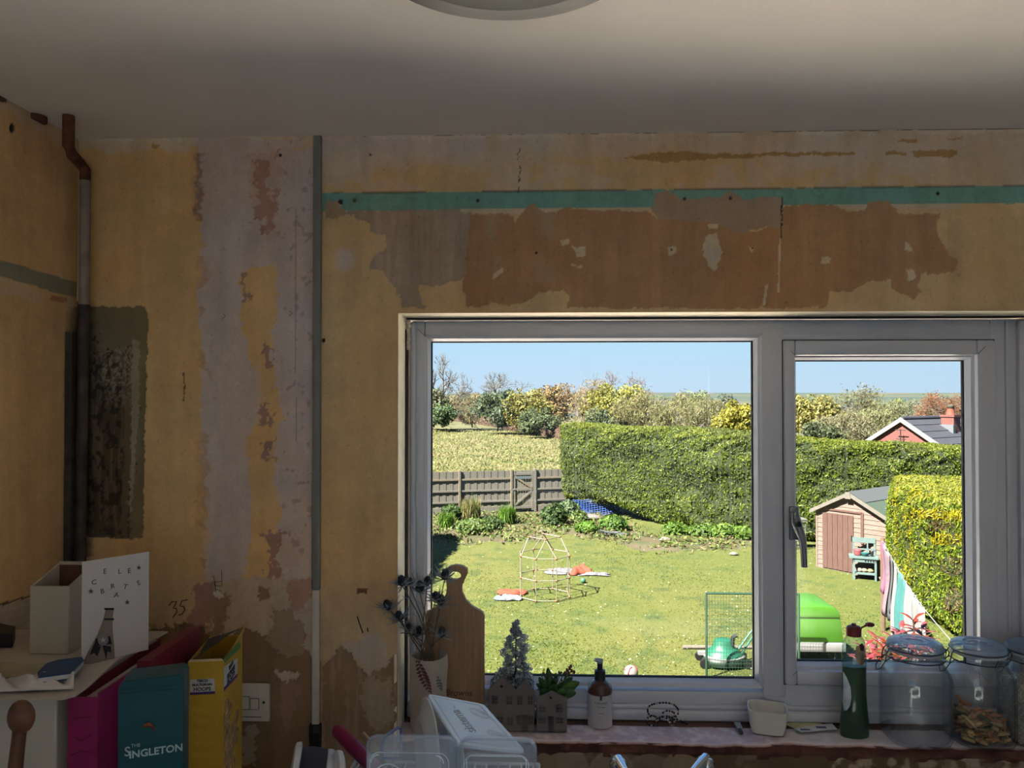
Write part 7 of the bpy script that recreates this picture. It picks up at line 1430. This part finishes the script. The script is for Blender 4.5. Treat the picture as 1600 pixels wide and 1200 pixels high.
# ------------------------------------------------------------------ draining rack and washed things (low centre)
RKZ = .985
rk = thing('dish_rack', 'white wire dish rack on the worktop beneath the tubs', 'dish rack', (-.12, 1.32, WT)); wr = mat('white_coated_wire', (.5, .5, .5), .5)
for y_ in (1.155, 1.50): MB().tube([(-.36, y_, RKZ), (.0, y_, RKZ)], .003, 6).tube([(-.36, y_, WT+.02), (.0, y_, WT+.02)], .003, 6).build('rail', wr, rk)
for x_ in (-.36, .0):
    MB().tube([(x_, 1.155, RKZ), (x_, 1.50, RKZ)], .003, 6).build('rail', wr, rk)
    for y_ in (1.155, 1.50): MB().tube([(x_, y_, WT), (x_, y_, RKZ)], .003, 6).build('leg', wr, rk)
for i in range(16): x_ = -.36+.36*(i+.5)/16; MB().tube([(x_, 1.155, RKZ), (x_, 1.50, RKZ)], .002, 5).build('wire', wr, rk)
tubm = mat('translucent_plastic', (.60, .72, .86), .25, .03, 10, alpha=.26, spec=.6); lidm = mat('pale_lid_plastic', (.72, .84, .96), .30, .03, 10, alpha=.88, spec=.6)
def tub(name, label, px0, px1, pyt, Y, dep, extras):
    x0, x1 = P(px0, 1180, Y).x, P(px1, 1180, Y).x; zt = P((px0+px1)/2, pyt, Y).z; zb = RKZ+.0025; t = thing(name, label, 'container', ((x0+x1)/2, Y, zb)); r_ = .016
    def rr(x0, x1, z0, z1, r_): return [(cx_+r_*math.cos(a_), cz_+r_*math.sin(a_)) for cx_, cz_, a0 in ((x1-r_, z1-r_, 0), (x0+r_, z1-r_, 1.571), (x0+r_, z0+r_, 3.142), (x1-r_, z0+r_, 4.712)) for a_ in [a0+k*.3142 for k in range(6)]]
    o1 = rr(x0+.006, x1-.006, zb+.006, zt-.006, r_); o2 = rr(x0, x1, zb, zt, r_); n = len(o1)
    V = [(a_, Y, b_) for a_, b_ in o1]+[(a_, Y+dep, b_) for a_, b_ in o2]; MB().add(V, [tuple(range(n))]+[(i, (i+1) % n, n+(i+1) % n, n+i) for i in range(n)]).build('shell', tubm, t, smooth=True, solid=.0018)
    MB().tube([(a_, Y+dep, b_) for a_, b_ in o2], .0032, 6, closed=True).build('rim', tubm, t, smooth=True)
    MB().tube([(a_, Y-.0006, b_) for a_, b_ in rr(x0+.010, x1-.010, zb+.010, zt-.010, r_)], .0006, 5, closed=True).build('base_edge', lidm, t, smooth=True)
    for e_ in extras: MB().tube(e_(x0, x1, zb, zt, Y), .0010, 5).build('moulded_mark', lidm, t, smooth=True)
    return t, x0, x1, zb, zt
arcs = [lambda x0, x1, zb, zt, Y: [(x0+.012+.012*(1-math.cos(k*.196)), Y-.001, zt-.026+.012*math.sin(k*.196)) for k in range(9)], lambda x0, x1, zb, zt, Y: [(x1-.030+.012*math.sin(k*.196), Y-.001, zt-.026+.012*math.cos(k*.196)) for k in range(9)], lambda x0, x1, zb, zt, Y: [((x0+x1)/2-.033+.022*math.cos(k*.21), Y-.001, zt-.050+.022*math.sin(k*.21)) for k in range(31)]]
t1, a0, a1, zb1, zt1 = tub('plastic_tub', 'clear plastic tub with a moulded ring, left of its pair in the rack', 568, 711, 1166, 1.215, .034, arcs)
t2, c0_, c1_, zb2, zt2 = tub('plastic_tub', 'clear plastic tub under the leaning lid, right of its pair', 715, 836, 1169, 1.205, .034, [lambda x0, x1, zb, zt, Y: [(x0+.014, Y-.001, zb+.02), (x0+.014, Y-.001, zt-.018), (x0+.02, Y-.001, zt-.012), (x1-.02, Y-.001, zt-.012), (x1-.014, Y-.001, zt-.018), (x1-.014, Y-.001, zb+.02)]])
# lid
lcn = [P(668, 1085, 1.40), P(756, 1101, 1.40), P(819, 1172, 1.245), P(716, 1163, 1.245)]
lz0 = lcn[0]; lu = (lcn[1]-lcn[0]).normalized(); ln_ = lu.cross(lcn[3]-lcn[0]).normalized(); lv = ln_.cross(lu); ld_ = thing('container_lid', 'pale clip-on container lid with two oval vents, leaning on the tubs', 'lid', tuple((lcn[2]+lcn[3])/2))
if ln_.z < 0: ln_ = -ln_
def lq(px, py, e_=.0): return plane_hit(px, py, lcn[0]+ln_*e_, ln_)
lpts = [(671, 1084), (748, 1098), (757, 1101), (817, 1168), (819, 1172), (812, 1173), (720, 1163), (714, 1160), (669, 1088)]
q = [lq(a_, b_) for a_, b_ in lpts]; n = len(q); MB().add(q+[p_-ln_*.006 for p_ in q], [tuple(range(n)), tuple(range(2*n-1, n-1, -1))]+[(i, n+i, n+(i+1) % n, (i+1) % n) for i in range(n)]).build('panel', lidm, ld_, bevel=.0015)
MB().tube([lq(a_, b_, .0006) for a_, b_ in ((676, 1088), (750, 1102), (810, 1168), (721, 1158))], .0011, 5, closed=True).build('raised_edge', lidm, ld_)
for (a_, b_) in ((749, 1114), (777, 1148)): MB().tube([lq(a_+15*math.cos(k*.314)+3*math.sin(k*.314), b_+5.5*math.sin(k*.314)+6*math.cos(k*.314)*.8, .0008) for k in range(20)], .0011, 5, closed=True).build('vent', lidm, ld_, smooth=True); MB().tube([lq(a_+8*math.cos(k*.314), b_+3*math.sin(k*.314)+3*math.cos(k*.314), .0008) for k in range(20)], .0008, 5, closed=True).build('vent_ring', lidm, ld_, smooth=True)
dirT = (lq(745, 1150, .0)-lq(703, 1098, .0)).normalized(); text('sistema', .026, lq(724, 1126, .0006), -dirT, -ln_.cross(dirT), mat('embossed_letters', (.36, .42, .50), .4), ld_, name='embossed_lettering', depth=.0005)
# plates on edge
pw = mat('white_glazed_china', (.56, .63, .70), .2, .02)
def plate(label, pxc, pyt, Y, yaw, r_):
    c_ = P(pxc, pyt, Y)-Vector((0, 0, r_)); M_ = Matrix.Translation(c_) @ Matrix.Rotation(yaw, 4, 'Z') @ Matrix.Rotation(math.pi/2, 4, 'Y'); mb = MB(M_).lathe([(r_*.55, .004), (r_*.62, .004), (r_*.72, .010), (r_, .018), (r_*1.0, .0205), (r_*.97, .0205), (r_*.70, .0135), (r_*.60, .008), (.001, .008)], n=56, cap0=True)
    return tag(mb.build('plate', pw, smooth=True), label, 'plate', 'plates standing in the rack')
plate('white plate on edge, left of the two plates in the rack', 653, 1096, 1.36, math.radians(21), .088); plate('white plate on edge half behind the leaning lid', 692, 1104, 1.37, math.radians(19), .083)
# lid with blue rim, magenta handle, wooden spatula, strainer
bl = [P(597, 1164, 1.36), P(603, 1150, 1.36), P(621, 1137, 1.39), P(627, 1140, 1.39), P(627, 1185, 1.37), P(597, 1185, 1.36)]; bt = thing('blue_rim_lid', 'small clear lid with a blue rim standing left of the plates', 'lid', tuple(bl[-1])); MB().tube(bl, .0028, 6, closed=True).build('rim', mat('blue_rim_plastic', (.10, .14, .36), .4), bt, smooth=True); MB().add(bl, [tuple(range(6))]).build('panel', tubm, bt, solid=.001)
mh = mat('magenta_handle_plastic', (.17, .006, .055), .3, .06, 20, spec=.6); ha, hb2 = P(524, 1138, 1.38), P(592, 1206, 1.30); kn2 = thing('magenta_brush', 'magenta handled utensil leaning left out of the rack', 'utensil', tuple(P(600, 1215, 1.30)))
MB().tube([ha, ha.lerp(hb2, .06), ha.lerp(hb2, .5), hb2, hb2+(hb2-ha)*.5], [.007, .0125, .0135, .012, .010], 14).build('handle', mh, kn2, smooth=True); dd_ = (hb2-ha).normalized(); MB().tube([ha.lerp(hb2, .14)+Vector((.004, -.0125, .004)), ha.lerp(hb2, .5)+Vector((.004, -.0135, .004))], .0022, 6).build('slot', mat('dark_magenta_slot', (.05, .002, .016), .4), kn2)
tag(MB().prism([(a_, b_) for a_, b_ in flat([(561, 1150), (567, 1144), (592, 1172), (606, 1200), (596, 1204), (580, 1176)], 1.40)], (0, 1.40, 0), (1, 0, 0), (0, 0, 1), (0, .008, 0)).build('wooden_spatula', mat('pale_beech', (.36, .25, .16), .7, .12, 20), bevel=.002), 'pale wooden spatula behind the magenta handle', 'spatula')
sc0 = P(500, 1232, 1.27); st_ = thing('strainer', 'white perforated strainer with a dark band at the bottom edge', 'strainer', tuple(sc0-Vector((0, 0, .06)))); Mst = Matrix.Translation(sc0) @ Matrix.Rotation(math.radians(14), 4, 'Z') @ Matrix.Rotation(math.radians(100), 4, 'Y'); wpl = mat('white_plastic_ware', (.52, .55, .60), .35); dkn = mat('navy_band', (.02, .022, .035), .45)
MB(Mst).lathe([(.060, -.052), (.066, -.050), (.068, -.042), (.063, -.040)], n=44).build('rear_rim', wpl, st_, smooth=True); MB(Mst).lathe([(.060, -.042), (.062, -.02), (.060, .002)], n=44).build('band', dkn, st_, smooth=True)
MB(Mst).lathe([(.056, .0), (.060, .004), (.060, .012), (.054, .020), (.001, .024)], n=44).build('perforated_disc', wpl, st_, smooth=True); M2 = Matrix.Translation(P(522, 1228, 1.235)) @ Matrix.Rotation(math.radians(22), 4, 'Z') @ Matrix.Rotation(math.radians(102), 4, 'Y')
MB(M2).lathe([(.048, -.006), (.052, -.004), (.052, .004), (.046, .007), (.001, .010)], n=44).build('perforated_disc', wpl, st_, smooth=True)
mb = MB()
for rr_2, nn2 in ((.022, 10), (.033, 16), (.044, 22)):
    for k in range(nn2): a_ = k*6.283/nn2; p_ = Mst @ Vector((rr_2*math.cos(a_), rr_2*math.sin(a_), .0225+.0005*(.05-rr_2)/.01)); mb.ball(p_, .0019, 6, 4)
    for k in range(nn2): a_ = k*6.283/nn2; p_ = M2 @ Vector((rr_2*.9*math.cos(a_), rr_2*.9*math.sin(a_), .0078+.002*(.044-rr_2*.9)/.03)); mb.ball(p_, .0014, 6, 4)
o = mb.build('holes', mat('dark_hole', (.03, .035, .06), .8), st_); o['kind'] = 'stuff'
MB(Mst).lathe([(.004, .024), (.006, .03), (.001, .032)], n=12).build('hub', wpl, st_, smooth=True)
# taps
chm = mat('tap_chrome', (.62, .65, .70), .10, .03, 10, metal=1.0)
for (px, py, dx_, lab) in ((966, 1182, .3, 'chrome lever tap under the sill, left of the pair'), (1102, 1180, -.9, 'chrome lever tap under the sill, right of the pair')):
    tp_ = P(px, py, 1.55); t = thing('lever_tap', lab, 'tap', (tp_.x, 1.55, WT)); zt = tp_.z
    MB().lathe([(.024, 0), (.024, .006), (.017, .012), (.016, zt-WT-.035)], (tp_.x, 1.55, WT), 24).build('body', chm, t, smooth=True)
    MB().ball((tp_.x, 1.55, zt-.018), .0185, 20, 12, 1, 1, .95).build('cap', chm, t, smooth=True)
    d_ = Vector((dx_, -1, -.22)).normalized(); p0 = Vector((tp_.x, 1.55, zt-.010)); MB().tube([p0-d_*.006, p0+d_*.02, p0+d_*.055], [.012, .011, .008], 12).build('lever', chm, t, smooth=True)
    MB().tube([(tp_.x, 1.55, WT+.03), (tp_.x+.01, 1.50, WT+.05), (tp_.x+.02, 1.42, WT+.04)], .010, 12).build('spout', chm, t, smooth=True)
